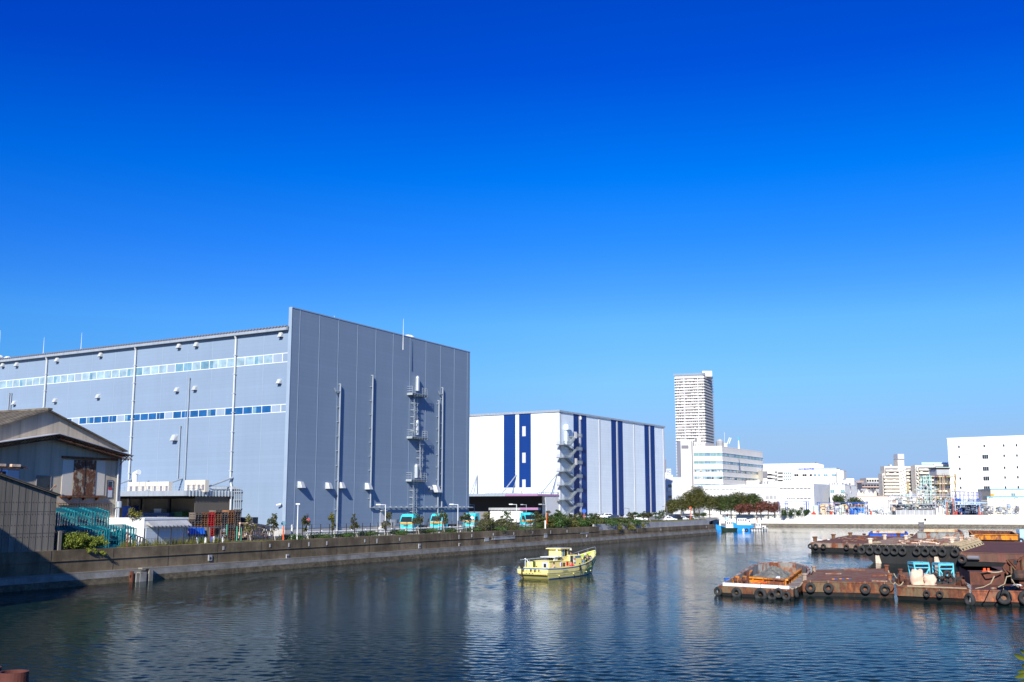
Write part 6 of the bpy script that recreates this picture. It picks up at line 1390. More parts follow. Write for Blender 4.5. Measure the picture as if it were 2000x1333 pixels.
tw = thing('crane_wreck', 'tangle of rusted crane machinery standing on the derelict barge', 'machinery', G(1975, 1140, 1.15)); rg = random.Random(12); c = G(1978, 1128, 2.3)
mb = MB(); s = c.y / F
def W3(px, py, dy=0): p = P(px, py, c.y + dy); return p
mb.hexa([W3(1960, 1112), W3(1978, 1124), W3(1990, 1124, 1.5), W3(1972, 1112, 1.5), W3(1957, 1108), W3(1970, 1096), W3(1984, 1094, 1.5), W3(1972, 1104, 1.5)])
mb.build('broken_bucket', RUSTDK, tw); mb = MB()
mb.hexa([W3(1974, 1118), W3(2001, 1118), W3(2001, 1118, 2), W3(1976, 1118, 2), W3(1968, 1095), W3(1992, 1091), W3(1994, 1091, 2), W3(1970, 1093, 2)]); mb.build('crane_body', RUSTDK, tw)
mb = MB(); mb.hexa([W3(1979, 1103, -.05), W3(1988, 1103, -.05), W3(1988, 1103, .2), W3(1979, 1103, .2), W3(1980, 1093, -.05), W3(1986, 1096, -.05), W3(1986, 1096, .2), W3(1980, 1093, .2)]); mb.build('opening', DARK, tw)
for a, b_, r in (((1966, 1094), (1990, 1122), .09), ((1970, 1093), (1996, 1122), .06), ((1996, 1088), (1999, 1122), .13), ((1988, 1096), (2002, 1086), .08), ((1974, 1106), (1978, 1138), .09), ((1958, 1108), (1968, 1122), .09), ((1962, 1111), (1982, 1124), .07), ((1985, 1110), (1999, 1128), .06), ((1992, 1090), (1982, 1120), .05)):
    MB().tube([W3(*a, -.2), W3(*b_, -.25)], r, 5).build('girder', RUSTO if r > .08 else RUSTDK, tw)
mb = MB(); mb.box(W3(1976, 1130).x, W3(2010, 1130).x, c.y - .5, c.y + 1, 2.31, 2.9); mb.tube([W3(1979, 1126, -.6), W3(2004, 1127, -.6)], .3, 10); mb.build('engine_block', HULLBK, tw)
for i, px in enumerate((1961, 2004)): u = fD.u(px, 1169, .1); tyre(fD.w(u, .2, .66), fD.n, .60, ('large black tyre on the derelict barge side', 'large black tyre cut by the right edge of the view')[i], 'tyres on the derelict barge')
e_ = fD.w(-.2, .1, .4); tyre(e_, Vector((-.9, -.3, 0)), .55, 'dark tyre wedged between the work raft and the derelict barge', 'tyres on the derelict barge')
rope_thing([G(1878, 1127, 1.5), G(1901, 1117, 2.2), G(1930, 1116.5, 2.4), G(1957, 1116, 2.4)], .07, 'thick straw-coloured rope from the work raft to the upper deck of the derelict barge', .1)
rope_thing([W3(1942, 1126, -1), W3(1935, 1140, -1.5), W3(1921, 1147, -2.2), W3(1905, 1150, -2.5)], .045, 'thin rope hanging in a long curve on the left of the derelict barge'); rope_thing([W3(1975, 1125, -1), W3(1966, 1127, -1), W3(1962, 1141, -1.5), W3(1950, 1147, -2.3)], .045, 'thin rope hanging beside the dark openings of the derelict barge'); rope_thing([W3(1976, 1132, -1), W3(1983, 1143, -1.6), W3(1989, 1147, -2)], .045, 'thin rope below the wrecked crane engine')
lump('rope_pile', 1991, 1147.5, 14, 5, 1.15, WHITE, 'white rag and rope bundle lying on the near deck of the derelict barge', 'bundle')
p = G(1923, 1117, 2.31); mb = MB(); mb.lathe(p, [(.28, 0), (.3, .06), (.12, .1), (.12, .3)], 8); mb.lathe((p.x + .35, p.y, p.z), [(.28, 0), (.3, .06), (.1, .1), (.1, .3)], 8); single(mb, 'red_fitting', REDO, p, 'small bright red fitting on the back edge of the derelict barge', 'fitting')
# E, F, G: the middle row
tE, pE, fE = flat_barge('deck_barge', 'long low rust-red pontoon, leftmost of the middle row', 1.5, ((1583, 1060.5), (1705, 1064), (1768, 1048.5), (1660, 1045.8)), RUSTP, RUSTO, .75, .4)
for i, px in enumerate((1583.5, 1594, 1609, 1654, 1673)): u = fE.u(px, 1067, .1); tyre(fE.w(max(u, -.2), .22, .9), fE.n, .5, 'black tyre on the long low pontoon, %s of five' % nth(i), 'tyres on the long low pontoon')
for px, py in ((1592, 1058), (1628, 1052.5), (1661, 1048.5), (1755, 1050)): bollard(tE, G(px, py, 1.5), 1.5, .9, .35, RUSTO)
debris(tE, pE, 1.5, 50, 21, [RUSTP, RUSTO], 2.0)
for i, px in enumerate((1598, 1600.5, 1618, 1603)):
    p = G(px, 1057 - (px > 1610), 1.5); mb = MB(); mb.tube([p + Vector((-.22, 0, .12)), p + Vector((0, 0, .16)), p + Vector((.2, 0, .13)), p + Vector((.3, 0, .25))], [.04, .11, .08, .03], 6); mb.tube([p + Vector((.3, 0, .25)), p + Vector((.38, 0, .24))], [.05, .01], 5); single(mb, 'gull', WHITE, p, 'white gull resting at the left end of the long low pontoon, %s of four' % ('leftmost', 'second', 'rightmost', 'third')[i], 'gull', 'gulls on the pontoon')
pF = GP(2.5, (1681, 1064.5), (1872, 1068.5), (1916, 1056), (1745, 1050)); tF = thing('deck_barge', 'large black-sided barge with a row of tyres and a pale cluttered deck', 'barge', (pF[0].x, pF[0].y, 0))
n = 4; mb = MB(); low = [Vector(p) for p in pF]; dv = (pF[1] - pF[0]).normalized(); low[0] = low[0] + dv * 2.2; low[3] = low[3] + dv * 2.2
mb.add([(p.x, p.y, 2.49) for p in pF] + [(p.x, p.y, 1.7) for p in pF] + [(p.x, p.y, -.5) for p in low], [(i, (i + 1) % n, n + (i + 1) % n, n + i) for i in range(n)] + [(n + i, n + (i + 1) % n, 2 * n + (i + 1) % n, 2 * n + i) for i in range(n)]); mb.build('hull', HULLBK, tF)
mb = MB(); mb.poly([(p.x, p.y, 2.5) for p in pF]); mb.build('deck', rustm('pale rusty deck', (.34, .25, .17), .42, .35, (.16, .06, .025), (.42, .20, .09)), tF)
fF = Face(pF[0], pF[1]); mb = MB(); mb.fbox(fF, 0, fF.L, -.05, .1, 2.35, 2.56)
for q in range(22): mb.fbox(fF, q * fF.L / 22, q * fF.L / 22 + .12, 0, .08, 1.7, 2.35)
mb.build('rubbing_edge', HULLBK, tF)
TF = (1683, 1699, 1715, 1731, 1747, 1763, 1790.5, 1807, 1824, 1840.5, 1865)
for i, px in enumerate(TF): u = fF.u(px, 1076, .2); tyre(fF.w(u, .3, 1.75), fF.n, .60, 'black tyre on the black-sided barge, %s of eleven' % nth(i), 'tyres on the black-sided barge')
for px in TF:
    u = fF.u(px, 1076, .2)
mb = MB()
for px in TF:
    u = fF.u(px, 1076, .2)
    for s_ in (-.4, .35): mb.tube([fF.w(u + s_ * .3, .2, 2.2), fF.w(u + s_, -.3, 2.62), fF.w(u + s_ * 1.6, -.9, 2.56)], .05, 4)
mb.build('fender_lashing', ROPE, tF)
for px in (1715, 1830): u = fF.u(px, 1090, .15); mb = MB(); mb.hexa([fF.w(u - .3, .1, -.3), fF.w(u + .55, .1, -.3), fF.w(u + .55, .35, -.3), fF.w(u - .3, .35, -.3), fF.w(u - .35, .1, 1.1), fF.w(u + .15, .1, 1.1), fF.w(u + .15, .2, 1.1), fF.w(u - .35, .2, 1.1)]); mb.build('draught_board', RUSTF, tF)
debris(tF, pF, 2.5, 90, 31, [RUSTF, RUSTP, RUSTO], 1.6)
for px, py in ((1700, 1062), (1728, 1054), (1770, 1055), (1860, 1063), (1878, 1059), (1900, 1055), (1893, 1060)): bollard(tF, G(px, py, 2.5), 2.5, .8, .3, RUSTF)
rg = random.Random(77); fr = Face(pF[1], pF[2]); mb = MB()
for q in range(26): u = fr.L * (q + .5) / 26; mb.tube([fr.w(u, .5, 1.9), fr.w(u, -.2, 2.7), fr.w(u + rg.uniform(-1, 1), -1.2, 2.65 + rg.random() * .4)], .07, 4)
mb.build('fender_lashing', ROPE, tF)
for i in range(8): tyre(fr.w(fr.L * (i + .5) / 8, .3, 1.75), fr.n, .5, 'black tyre squeezed between the black-sided and brown barges, %s from the near end' % ORD[i], 'tyres on the black-sided barge')
def ropeheap(px, py, z, w_, lab, m_=ROPE, seed=1):
    c = G(px, py, z); rg = random.Random(seed); s = w_ * c.y / F / 2; mb = MB()
    for q in range(16):
        a = rg.uniform(0, 6.28); pts = []
        for k in range(7): a += rg.uniform(.3, .9); r_ = s * rg.uniform(.3, 1); pts.append((c.x + math.cos(a) * r_, c.y + math.sin(a) * r_ * .7, z + .08 + rg.random() * .35 * (1 - r_ / s / 1.3)))
        mb.tube(pts, .07, 4)
    single(mb, 'rope_heap', m_, c, lab, 'rope heap')
ropeheap(1713, 1062, 2.5, 18, 'pale rope heap near the left end of the black-sided barge', seed=2); ropeheap(1855, 1052.5, 2.5, 30, 'large cream heap of rope and net on the far edge of the black-sided barge', TARP, 3); ropeheap(1848, 1066, 2.5, 18, 'rope heap near the near right corner of the black-sided barge', seed=4); ropeheap(1776, 1049.5, 2.5, 10, 'small rope heap on the far edge of the black-sided barge', seed=5)
tG, pG, fG = flat_barge('deck_barge', 'wide dark brown barge with a ribbed plank deck at the right edge', 1.9, ((1874, 1079), (2110, 1086), (2110, 1060.5), (1918, 1058.5)), rustm('brown hull', (.16, .08, .055), .5, .5, (.13, .05, .035), (.26, .11, .07)), panel('brown plank deck', (.15, .06, .045), .5, 'Y', .5, .9, 0, .3, .4, .2, .15), .75, .5)
for px in (1886, 1910, 1945, 1975): p = fG.u(px, 1088, 0); 
u = fG.u(1880, 1091, .1); tyre(fG.w(u, .3, 1.0), fG.n, .62, 'single black tyre at the left end of the brown barge', 'tyre on the brown barge')
ua, ub = fG.u(1891, 1087, .2), fG.u(1913, 1087, .2); MB().tube([fG.w(ua, .3, 1.25), fG.w(ub, .3, 1.25)], .28, 10).build('roller_fender', FDARK, tG)
# H, I, J: the far row of hopper barges
def hopper(lab, zh, hull_pp, zc, hop_pp, hm, cm, im, rib):
    pts = GP(zh, *hull_pp); t0 = thing('hopper_barge', lab, 'barge', (pts[0].x, pts[0].y, 0)); hull_mesh(pts, zh - .01, .3, -.6, .4).build('hull', [hm, HULLBK], t0)
    mb = MB(); mb.poly([(p.x, p.y, zh) for p in pts]); mb.build('deck', RUSTB, t0); coaming(t0, GP(zc, *hop_pp), zh, zc, cm, im, rib, .2); debris(t0, pts, zh, 20, len(lab), [RUSTP, RUSTDK], 1.5)
    for px, py in (hull_pp[0], hull_pp[1]): bollard(t0, G(px + (4 if px == hull_pp[0][0] else -4), py - 1, zh), zh, .9, .3, RUSTDK)
    return t0, Face(pts[0], pts[1])
TANI = rustm('tan inside', (.62, .48, .30), .36, .4)
tH, fH = hopper('hopper barge with a bright blue coaming, far row, left', .95, ((1684, 1051.5), (1772, 1053), (1768, 1043), (1700, 1042)), 2.2, ((1698, 1041.5), (1772, 1042), (1768, 1037.5), (1704, 1037)), HULLBK, RBLUE, TANI, 3)
tI, fI = hopper('hopper barge with a worn grey ribbed coaming, middle of the far row', 1.1, ((1777, 1052.5), (1884, 1054), (1880, 1041), (1790, 1041)), 2.8, ((1793, 1039), (1880, 1039.5), (1872, 1034), (1803, 1034)), RUSTP, RGREY, TANI, 1.6)
tJ, fJ = hopper('hopper barge with an orange coaming and black hull, far row, right', 1.3, ((1893, 1050.5), (1992, 1052), (1990, 1042), (1895, 1040)), 2.4, ((1900, 1043.5), (1987, 1044.5), (1975, 1037.5), (1893, 1036)), HULLBK, ORNG, RUSTO, 4)
for i, (f, px, nm) in enumerate(((fH, 1686, 'blue coaming barge, left end'), (fH, 1783, 'blue coaming barge, right end'), (fI, 1797, 'grey coaming barge, left'), (fI, 1807, 'grey coaming barge, second'), (fI, 1888, 'grey coaming barge, right end'), (fJ, 1942, 'orange coaming barge, left'), (fJ, 1957, 'orange coaming barge, middle'), (fJ, 1994, 'orange coaming barge, right end'))):
    u = f.u(px, 1053, .2); tyre(f.w(u, .3, .75), f.n, .62, 'black tyre on the %s' % nm, 'tyres on the far row')
p = G(1992, 1046, .5); mb = MB(); mb.box(p.x, p.x + 3, p.y, p.y + 2, 0, 2); single(mb, 'work_boat', LTBLUE, p, 'pale blue and white work boat hull cut by the right edge, behind the barges', 'boat')
# ---------------------------------------------------------------- small boats by the quay tip
def smallboat(lab, pl, pr, pyw, zdeck, bow, hullm, deckm, cab, cabm, extra=None, strake=None):
    a, b_ = G(pl, pyw, 0), G(pr, pyw, 0); L = (b_ - a).length; s = 1 if bow == 'r' else -1; ctr = (a + b_) / 2; rz = math.atan2((b_ - a).y, (b_ - a).x) + (0 if s > 0 else math.pi)
    t0 = thing('work_boat', lab, 'boat', ctr, rz, 'small boats moored beyond the quay tip'); hb = min(1.6, L * .16) 
    stn = [(-.5, .85, zdeck * .8), (-.3, 1, zdeck * .78), (.1, 1, zdeck * .85), (.32, .7, zdeck * 1.0), (.5, .05, zdeck * 1.25)]
    mb = MB()
    for sd_ in (-1, 1):
        b0 = len(mb.v)
        for x, h, z in stn: mb.v += [Vector((x * L, sd_ * h * hb, z)), Vector((x * L * .985, sd_ * h * hb * .97, z - .22)), Vector((x * L * .93, sd_ * h * hb * .8, 0)), Vector((x * L * .9, sd_ * h * hb * .5, -.5))]
        for i in range(4):
            for k in range(3): mb.f.append((b0 + i * 4 + k, b0 + i * 4 + 4 + k, b0 + i * 4 + 5 + k, b0 + i * 4 + 1 + k)); mb.m.append(1 if k == 0 else 0)
    b0 = len(mb.v)
    for sd_ in (-1, 1): x, h, z = stn[0]; mb.v += [Vector((x * L, sd_ * h * hb, z)), Vector((x * L * .93, sd_ * h * hb * .8, 0))]
    mb.f.append((b0, b0 + 1, b0 + 3, b0 + 2)); mb.m.append(0); mb.build('hull', [hullm, strake or hullm], t0, local=True)
    mb = MB()
    for i in range(4): (xa, ha, za), (xb, h2, zb) = stn[i], stn[i + 1]; mb.add([(xa * L, -ha * hb * .93, za - .15), (xb * L, -h2 * hb * .93, zb - .15), (xb * L, h2 * hb * .93, zb - .15), (xa * L, ha * hb * .93, za - .15)], [(0, 1, 2, 3)])
    mb.build('deck', deckm, t0, local=True)
    for (x0, x1, z0, z1, w_) in cab:
        mb = MB(); mb.hexa([(x0, -w_, z0), (x1, -w_, z0), (x1, w_, z0), (x0, w_, z0), (x0 + .08, -w_ * .93, z1), (x1 - .15, -w_ * .93, z1), (x1 - .15, w_ * .93, z1), (x0 + .08, w_ * .93, z1)]); mb.box(x0 - .1, x1 + .05, -w_, w_, z1, z1 + .08); mb.build('cabin', cabm, t0, local=True)
        nwin = max(1, int((x1 - x0) / .75))
        for q in range(nwin):
            for sd_ in (-1, 1): mb = MB(); xa = x0 + .2 + q * (x1 - x0 - .3) / nwin; mb.box(xa, xa + .42, sd_ * w_ * .97 - .04, sd_ * w_ * .97 + .04, z1 - .75, z1 - .3); mb.build('cabin_window', GLD, t0, local=True)
    if extra: extra(t0, L, hb)
    return t0
def ex1(t0, L, hb):
    MB().tube([(.4, 0, 2.0), (.4, 0, 5.6)], .16, 6).build('mast', RUSTDK, t0, local=True); mb = MB(); mb.box(-.1, 1.1, -.4, .4, 3.4, 4.5); mb.build('light_box', LTBLUE, t0, local=True)
def ex2(t0, L, hb):
    MB().tube([(-.2, 0, 2.0), (-.2, 0, 4.3)], .14, 6).build('mast', RUSTDK, t0, local=True)
    for q in range(7): mb = MB(); mb.torus((L * (-.4 + q * .13), -hb * .98, .45), (0, 1, 0), .2, .09, 10, 5); mb.build('side_tyre', TYRE, t0, local=True)
DGREEN = plain('dark green hull', (.01, .03, .02), .5)
smallboat('small blue work boat nearest the quay tip', 1396, 1424, 1035.5, 1.7, 'l', SKYB, BOATBL, [], FWHITE)
smallboat('dark green boat with a white cabin and a lamp box on its mast', 1408, 1440, 1037.5, 1.25, 'l', DGREEN, BLACK, [(-1.2, 1.2, 1.0, 3.1, 1.0)], FWHITE, ex1)
smallboat('bright blue boat with a long white wheelhouse, largest of the group', 1430, 1471, 1037, 2.4, 'l', SKYB, BOATBL, [(-1.2, 2.0, 1.9, 4.0, 1.1), (-2.6, -1.2, 1.9, 3.6, .9)], FWHITE, None, plain('sky blue strake', (.08, .45, .9), .4))
smallboat('small white boat with a low black stripe and pointed wheelhouse, on the right', 1461, 1500, 1037, 1.05, 'r', FWHITE, LCONC, [(-.9, .9, .8, 2.4, .8), (1.2, 2.6, .8, 1.6, .7)], FWHITE, ex2, BLACK)
a = G(1395, 1032, 0); t0 = thing('floating_hut', 'white hut with a pale blue roof on the float behind the quay tip', 'hut', (a.x - .5, a.y + 1, 0)); mb = MB(); mb.box(a.x - 1, a.x + 7, a.y, a.y + 4, -.3, .5); mb.build('float', BOATBL, t0)
mb = MB(); mb.box(a.x - .5, a.x + 2.6, a.y + .5, a.y + 3.5, .5, 3.0); mb.build('wall', FWHITE, t0); mb = MB(); mb.box(a.x - .9, a.x + 2.9, a.y + .2, a.y + 3.8, 3.0, 3.2); mb.build('roof', LTBLUE, t0); mb = MB(); mb.box(a.x + 1.4, a.x + 2.0, a.y + .46, a.y + .5, 1.5, 2.4); mb.build('window', FDARK, t0)
p = G(1452, 1038.5, 0); mb = MB(); mb.lathe((p.x, p.y, -.2), [(.2, 0), (.42, .3), (.38, .7), (.12, 1.1)], 10); single(mb, 'mooring_buoy', WHITE, p, 'white pear-shaped fender buoy against the bright blue boat', 'buoy'); mb = MB(); mb.torus(G(1456.5, 1036, 1.4) * 1.0 + Vector((0, -1.2, 0)), (0, -1, 0), .35, .2, 12, 6); single(mb, 'bow_tyre', TYRE, G(1456.5, 1036, 1.4), 'black tyre hanging on the side of the bright blue boat', 'tyre')
# ---------------------------------------------------------------- mooring pipes and the twig in the near corners
def pipe(px, py, Y, lab, r=.42):
    c = P(px, py, Y); mb = MB(); n = 28; b0 = len(mb.v)
    for z, rr in ((-1.5, r), (c.z, r), (c.z, r - .03), (-1.5, r - .03)):
        for q in range(n): a = 2 * math.pi * q / n; mb.v.append((c.x + math.cos(a) * rr, c.y + math.sin(a) * rr, z))
    for k in range(3):
        for q in range(n): mb.f.append((b0 + k * n + q, b0 + k * n + (q + 1) % n, b0 + (k + 1) * n + (q + 1) % n, b0 + (k + 1) * n + q)); mb.m.append(0)
    single(mb, 'steel_pile', rustm('red pile', (.11, .03, .02), .34, 1.5), (c.x, c.y, 0), lab, 'pile', 'steel piles in the near corner', smooth=False)
pipe(27, 1312, 19, 'open-topped red-brown steel pile showing its rim in the bottom left corner', .245); pipe(-26, 1304, 19.5, 'second steel pile just cut off by the left edge', .245)
tg = P(2035, 1400, 6); t0 = thing('leafy_twig', 'bright green leafy shoot poking into the bottom right corner', 'plant', tg)
mb = MB(); s1 = P(2012, 1290, 6); mb.tube([P(2050, 1440, 6), P(2025, 1370, 6), P(2008, 1285, 6)], [.02, .012, .006], 6); mb.build('stem', LEAFH, t0)
def bigleaf(pa, pb, w_, t0, dz=0):
    a, b_ = P(*pa, 6), P(*pb, 5.9); d = (b_ - a).normalized(); s = d.cross(Vector((0, 1, .2))).normalized() * w_; mb = MB(); L = [(0, .05), (.2, .75), (.45, 1), (.7, .75), (.9, .3), (1, .02)]; b0 = 0
    for k, (t_, q) in enumerate(L): p = a.lerp(b_, t_) + Vector((0, .02 * math.sin(t_ * 3), 0)); mb.v += [p + s * q + Vector((0, -.008 * q, 0)), p, p - s * q + Vector((0, -.008 * q, 0))]
    for k in range(5):
        for j in range(2): mb.f.append((k * 3 + j, k * 3 + j + 1, k * 3 + 4 + j, k * 3 + 3 + j)); mb.m.append(0)
    mb.build('leaf', leafm('twig leaf', (.20, .24, .03), .2), t0, smooth=True, fix=True)
for pa, pb, w_ in (((2008, 1291), (1980, 1278), .013), ((2006, 1280), (1993, 1268), .009), ((2012, 1312), (1986, 1313), .012), ((2015, 1318), (1981, 1324), .016), ((2012, 1305), (1996, 1299), .014), ((2018, 1335), (1988, 1333), .013), ((2010, 1300), (2012, 1270), .015), ((2020, 1320), (2002, 1338), .02)): bigleaf(pa, pb, w_, t0)
# ---------------------------------------------------------------- far side of the basin: trees and fence
ZL = ZF - .1
def crown_tree(px, yt, Y, wpx, lab, mat, seed, group='trees behind the far wall', z0=None, n=3000, ybot=None, name='broadleaf_tree'):
    z0 = ZL if z0 is None else z0; b = XG(px, Y, z0); h = P(px, yt, Y).z - z0; w_ = wpx * Y / F / 2; t0 = thing(name, lab, 'tree', b, 0, group); rg = random.Random(seed)
    mb = MB(); fk = b + Vector((rg.uniform(-.3, .3), 0, h * .4)); mb.tube([b, b + (fk - b) * .5, fk], [.28, .22, .17], 7)
    for q in range(6): a = q * 1.05 + rg.random(); e_ = fk + Vector((math.cos(a) * w_ * .6, math.sin(a) * w_ * .6, h * rg.uniform(.18, .42))); mb.tube([fk, fk.lerp(e_, .5) + Vector((0, 0, .3)), e_], [.13, .09, .04], 5)
    mb.build('trunk', BARK, t0)
    mb = MB(); leaves(mb, b + Vector((0, 0, h * .58)), (w_ * 1.45, w_ * 1.1, h * .50), int(n * 1.7), .26, 0, 20, seed, minz=b.z + h * .04); mb.build('crown', mat, t0, fix=True)
TRS = [(1313, 977, 24, LEAFO), (1331, 966, 32, LEAFO), (1356, 958, 34, LEAFO), (1366, 950, 26, LEAFO), (1386, 965, 32, LEAFO), (1408, 968, 30, LEAF), (1428, 966, 34, LEAF), (1444, 961, 36, LEAFO), (1464, 963, 34, LEAF), (1478, 966, 26, LEAF)]
for i, (px, yt, w_, m_) in enumerate(TRS): crown_tree(px, yt, 434 + (i % 3) * 3, w_, 'bushy green tree behind the far flood wall, %s of ten' % nth(i), m_, 500 + i)
RED = [(1447, 985, 20), (1462, 984, 18), (1487, 981, 22), (1500, 978, 26), (1513, 980, 22)]
for i, (px, yt, w_) in enumerate(RED): crown_tree(px, yt, 430, w_, 'low tree with dusky red leaves behind the flood wall, %s of five' % nth(i), LEAFR, 520 + i, 'red-leaved trees', None, 1100)
for i, (px, yt, w_) in enumerate(((1533, 990, 20), (1547, 989, 22), (1563, 989, 18), (1575, 995, 14))):
    b_ = XG(px, 428, ZL); h = P(px, yt, 428).z - ZL; bush('clipped_bush', (b_.x, b_.y, ZL), (w_ * .115, 1.6, h * .6), 900, .22, LEAFH, 'rounded green bush in front of the white factory, %s of four' % nth(i), 'bush', 'bushes before the factory', 540 + i, 8)
crown_tree(1643, 966, 455, 26, 'dark spiky tree between the tanks and the small white block', LEAF, 551, 'trees in the plant'); crown_tree(1675, 973, 455, 30, 'wide dark tree above the blue panels in the plant', LEAF, 552, 'trees in the plant')
ff = FW.shift(-2.6); fe = thing('chain_fence', 'pale galvanised mesh fence on top of the far flood wall', 'fence', ff.w(0, 0, ZF))
ua, ub = ff.u(1300, 998), ff.u(1990, 1000); ub1 = ff.u(1582, 998); u = ua; k = 0
while u < ub1: MB().fbox(ff, u - .05, u + .05, -.05, .05, ZF - .3, ZF + 1.9).build('post', GALV, fe); u += 2.0; k += 1
mb = MB()
for z in (ZF + .3, ZF + 1.0, ZF + 1.85): mb.fbox(ff, ua, ub1, -.02, .02, z, z + .04)
u = ua
while u < ub1: mb.fbox(ff, u, u + .025, -.01, .01, ZF, ZF + 1.85); u += .5
mb.build('wire_mesh', GALV, fe)
# ---------------------------------------------------------------- buildings
def faces(pl, pm, pr, yl, ym, yr, Y):
    """near vertical edge at pixel pm; left and right walls run to pl and pr (None = no such wall)"""
    zt = P(pm, ym, Y).z; A = P(pm, ym, Y); fl = fr_ = None
    if pl is not None: B = G(pl, yl, zt) if abs(yl - ym) > .4 else P(pl, ym, Y); fl = Face(A, B)
    if pr is not None: B = G(pr, yr, zt) if abs(yr - ym) > .4 else P(pr, ym, Y); fr_ = Face(A, B)
    return fl, fr_, zt
def block(name, lab, cat, fl, fr_, zt, z0, mats, depth=25, roof=.5, group=None, roofm=None):
    a = (fl or fr_).a; t0 = thing(name, lab, cat, (a.x, a.y, z0), 0, group)
    if fl and fr_: pts = [a, a + fl.t * fl.L, a + fl.t * fl.L + fr_.t * fr_.L, a + fr_.t * fr_.L]
    else: f = fl or fr_; pts = [a, a + f.t * f.L, a + f.t * f.L - f.n * depth, a - f.n * depth]
    mb = MB(); mb.prism([(p.x, p.y) for p in pts], z0, zt); mb.build('wall', mats, t0)
    c = sum((Vector(p) for p in pts), Vector()) / 4; mb = MB(); o = [c + (Vector(p) - c) * 1.006 for p in pts]; mb.prism([(p.x, p.y) for p in o], zt, zt + roof); mb.build('roof', roofm or mats, t0)
    return t0
def win(t0, f, pl, pr, yt, yb, m_=GLD, fr_m=None, name='window', d=.12, fw=.12, mull=0):
    u0, u1 = sorted((f.u(pl, (yt + yb) / 2), f.u(pr, (yt + yb) / 2))); z1, z0 = f.z((pl + pr) / 2, yt), f.z((pl + pr) / 2, yb); mb = MB()
    mb.fbox(f, u0 - fw, u1 + fw, 0, d * .5, z0 - fw, z1 + fw, 1); mb.fbox(f, u0, u1, d * .5, d, z0, z1, 0)
    for q in range(mull): uu = u0 + (u1 - u0) * (q + 1) / (mull + 1); mb.fbox(f, uu - .06, uu + .06, d, d + .05, z0, z1, 1)
    return mb.build(name, [m_, fr_m or WHITE], t0)
ZG = ZF - .5
# tower
fl, fr_, zt = faces(1317, 1381, 1392, 735, 733, 739, 1200)
f1, f2, zt = faces(1318, 1374, 1391, 736.5, 734.5, 742, 1200)
tw = block('apartment_tower', 'very tall slim apartment tower with stacked balconies rising behind the office building', 'tower block', f1, f2, zt, ZG, TOWERM, roof=1)
fh = 3.22; 
for k in range(45):
    z = zt - 1 - k * fh
    if z < 25: break
    mb = MB(); mb.fbox(f1, -.8, f1.L + .4, .5, 1.4, z - .25, z + .05, 0); mb.fbox(f2, -.8, f2.L + .4, .5, 1.4, z - .25, z + .05, 0)
    mb.fbox(f1, -.8, f1.L + .4, 1.25, 1.4, z - 1.35, z - .25, 0); mb.fbox(f2, -.8, f2.L + .4, 1.25, 1.4, z - 1.35, z - .25, 0)
    mb.build('balcony', TOWERB, tw)
for px in (1337.5, 1364.5):
    u = f1.u(px, 800); MB().fbox(f1, u - .45, u + .45, .1, 1.9, 22, zt).build('pilaster', FGREY, tw)
mb = MB(); nb_ = 26; rg = random.Random(2)
for k in range(45):
    z = zt - 1 - k * fh
    if z < 25: break
    for q in range(14):
        if rg.random() < .72: u = f1.L * (q + .15 + rg.random() * .3) / 14; mb.fbox(f1, u, u + rg.uniform(.8, 1.9), .02, .12, z - 3.0, z - 1.3 - rg.random() * .2)
    for q in range(5): u = f2.L * (q + .1) / 5; mb.fbox(f2, u, u + f2.L / 7, .02, .12, z - 3.1, z - .8)
mb.build('balcony_recess', TOWERG, tw, kind='stuff')
mb = MB(); zc_ = P(1374, 728.5, 1200).z; mb.fbox(f1, -1.2, f1.L + 1.4, -3, .9, zt + 1, zc_); mb.fbox(f2, -1.2, f2.L, -3, .9, zt + 1, zc_); mb.build('roof_screen', plain('roof screen blue grey', (.20, .28, .36), .4), tw)
mb = MB(); p0 = P(1370, 726, 1210); p1 = P(1389, 726, 1210); mb.box(p0.x, p1.x, 1205, 1222, zt, p0.z); mb.build('roof_penthouse', FWARM, tw)
# office building
f1, f2, zt = faces(1352, 1410, 1489.5, 873.5, 873.5, 884.5, 600)
of = block('office_building', 'white office building with horizontal bands of greenish glass and roof equipment', 'office building', f1, f2, zt, ZG, FWARM)
rg = random.Random(4)
for yt, yb in ((885, 891), (901, 906), (916.5, 921.5), (931, 936), (945.5, 950)):
    z1, z0 = f1.z(1400, yt), f1.z(1400, yb); n1_, n2_ = 5, 12
    for f, n_ in ((f1, n1_), (f2, n2_)):
        for q in range(n_):
            u0, u1 = f.L * q / n_ + .06, f.L * (q + 1) / n_ - .06
            if f is f1: u1 = min(u1, f.L - .8)
            low = yt > 912; m_ = rg.choice([GLGRN, GLM, GLL]) if not low else rg.choice([GLGRN, GLM, GLL, GLM])
            mb = MB(); mb.fbox(f, u0, u1, .02, .1, z0, z1, 0); mb.fbox(f, u1, u1 + .12, .02, .16, z0, z1, 1)
            if low:
                for r_ in range(2): uu = rg.uniform(u0, u1 - 1); mb.fbox(f, uu, uu + rg.uniform(.5, (u1 - u0) * .4), .1, .12, z0, z0 + (z1 - z0) * rg.uniform(.3, .8), 2)
            mb.build('window', [m_, FGREY, rg.choice([GLD, CREAM])], of)
mb = MB()
for yt in (885, 901, 916.5, 931, 945.5):
    z1 = f1.z(1400, yt); mb.fbox(f1, 0, f1.L, .1, .35, z1, z1 + .25); mb.fbox(f2, 0, f2.L, .1, .35, z1, z1 + .25)
mb.build('sun_ledge', FWHITE, of)
a = P(1329, 861, 598); b_ = P(1353, 861, 598); mb = MB(); mb.box(a.x, b_.x, 597.5, 612, ZG, a.z); mb.build('stair_tower', FWARM, of)
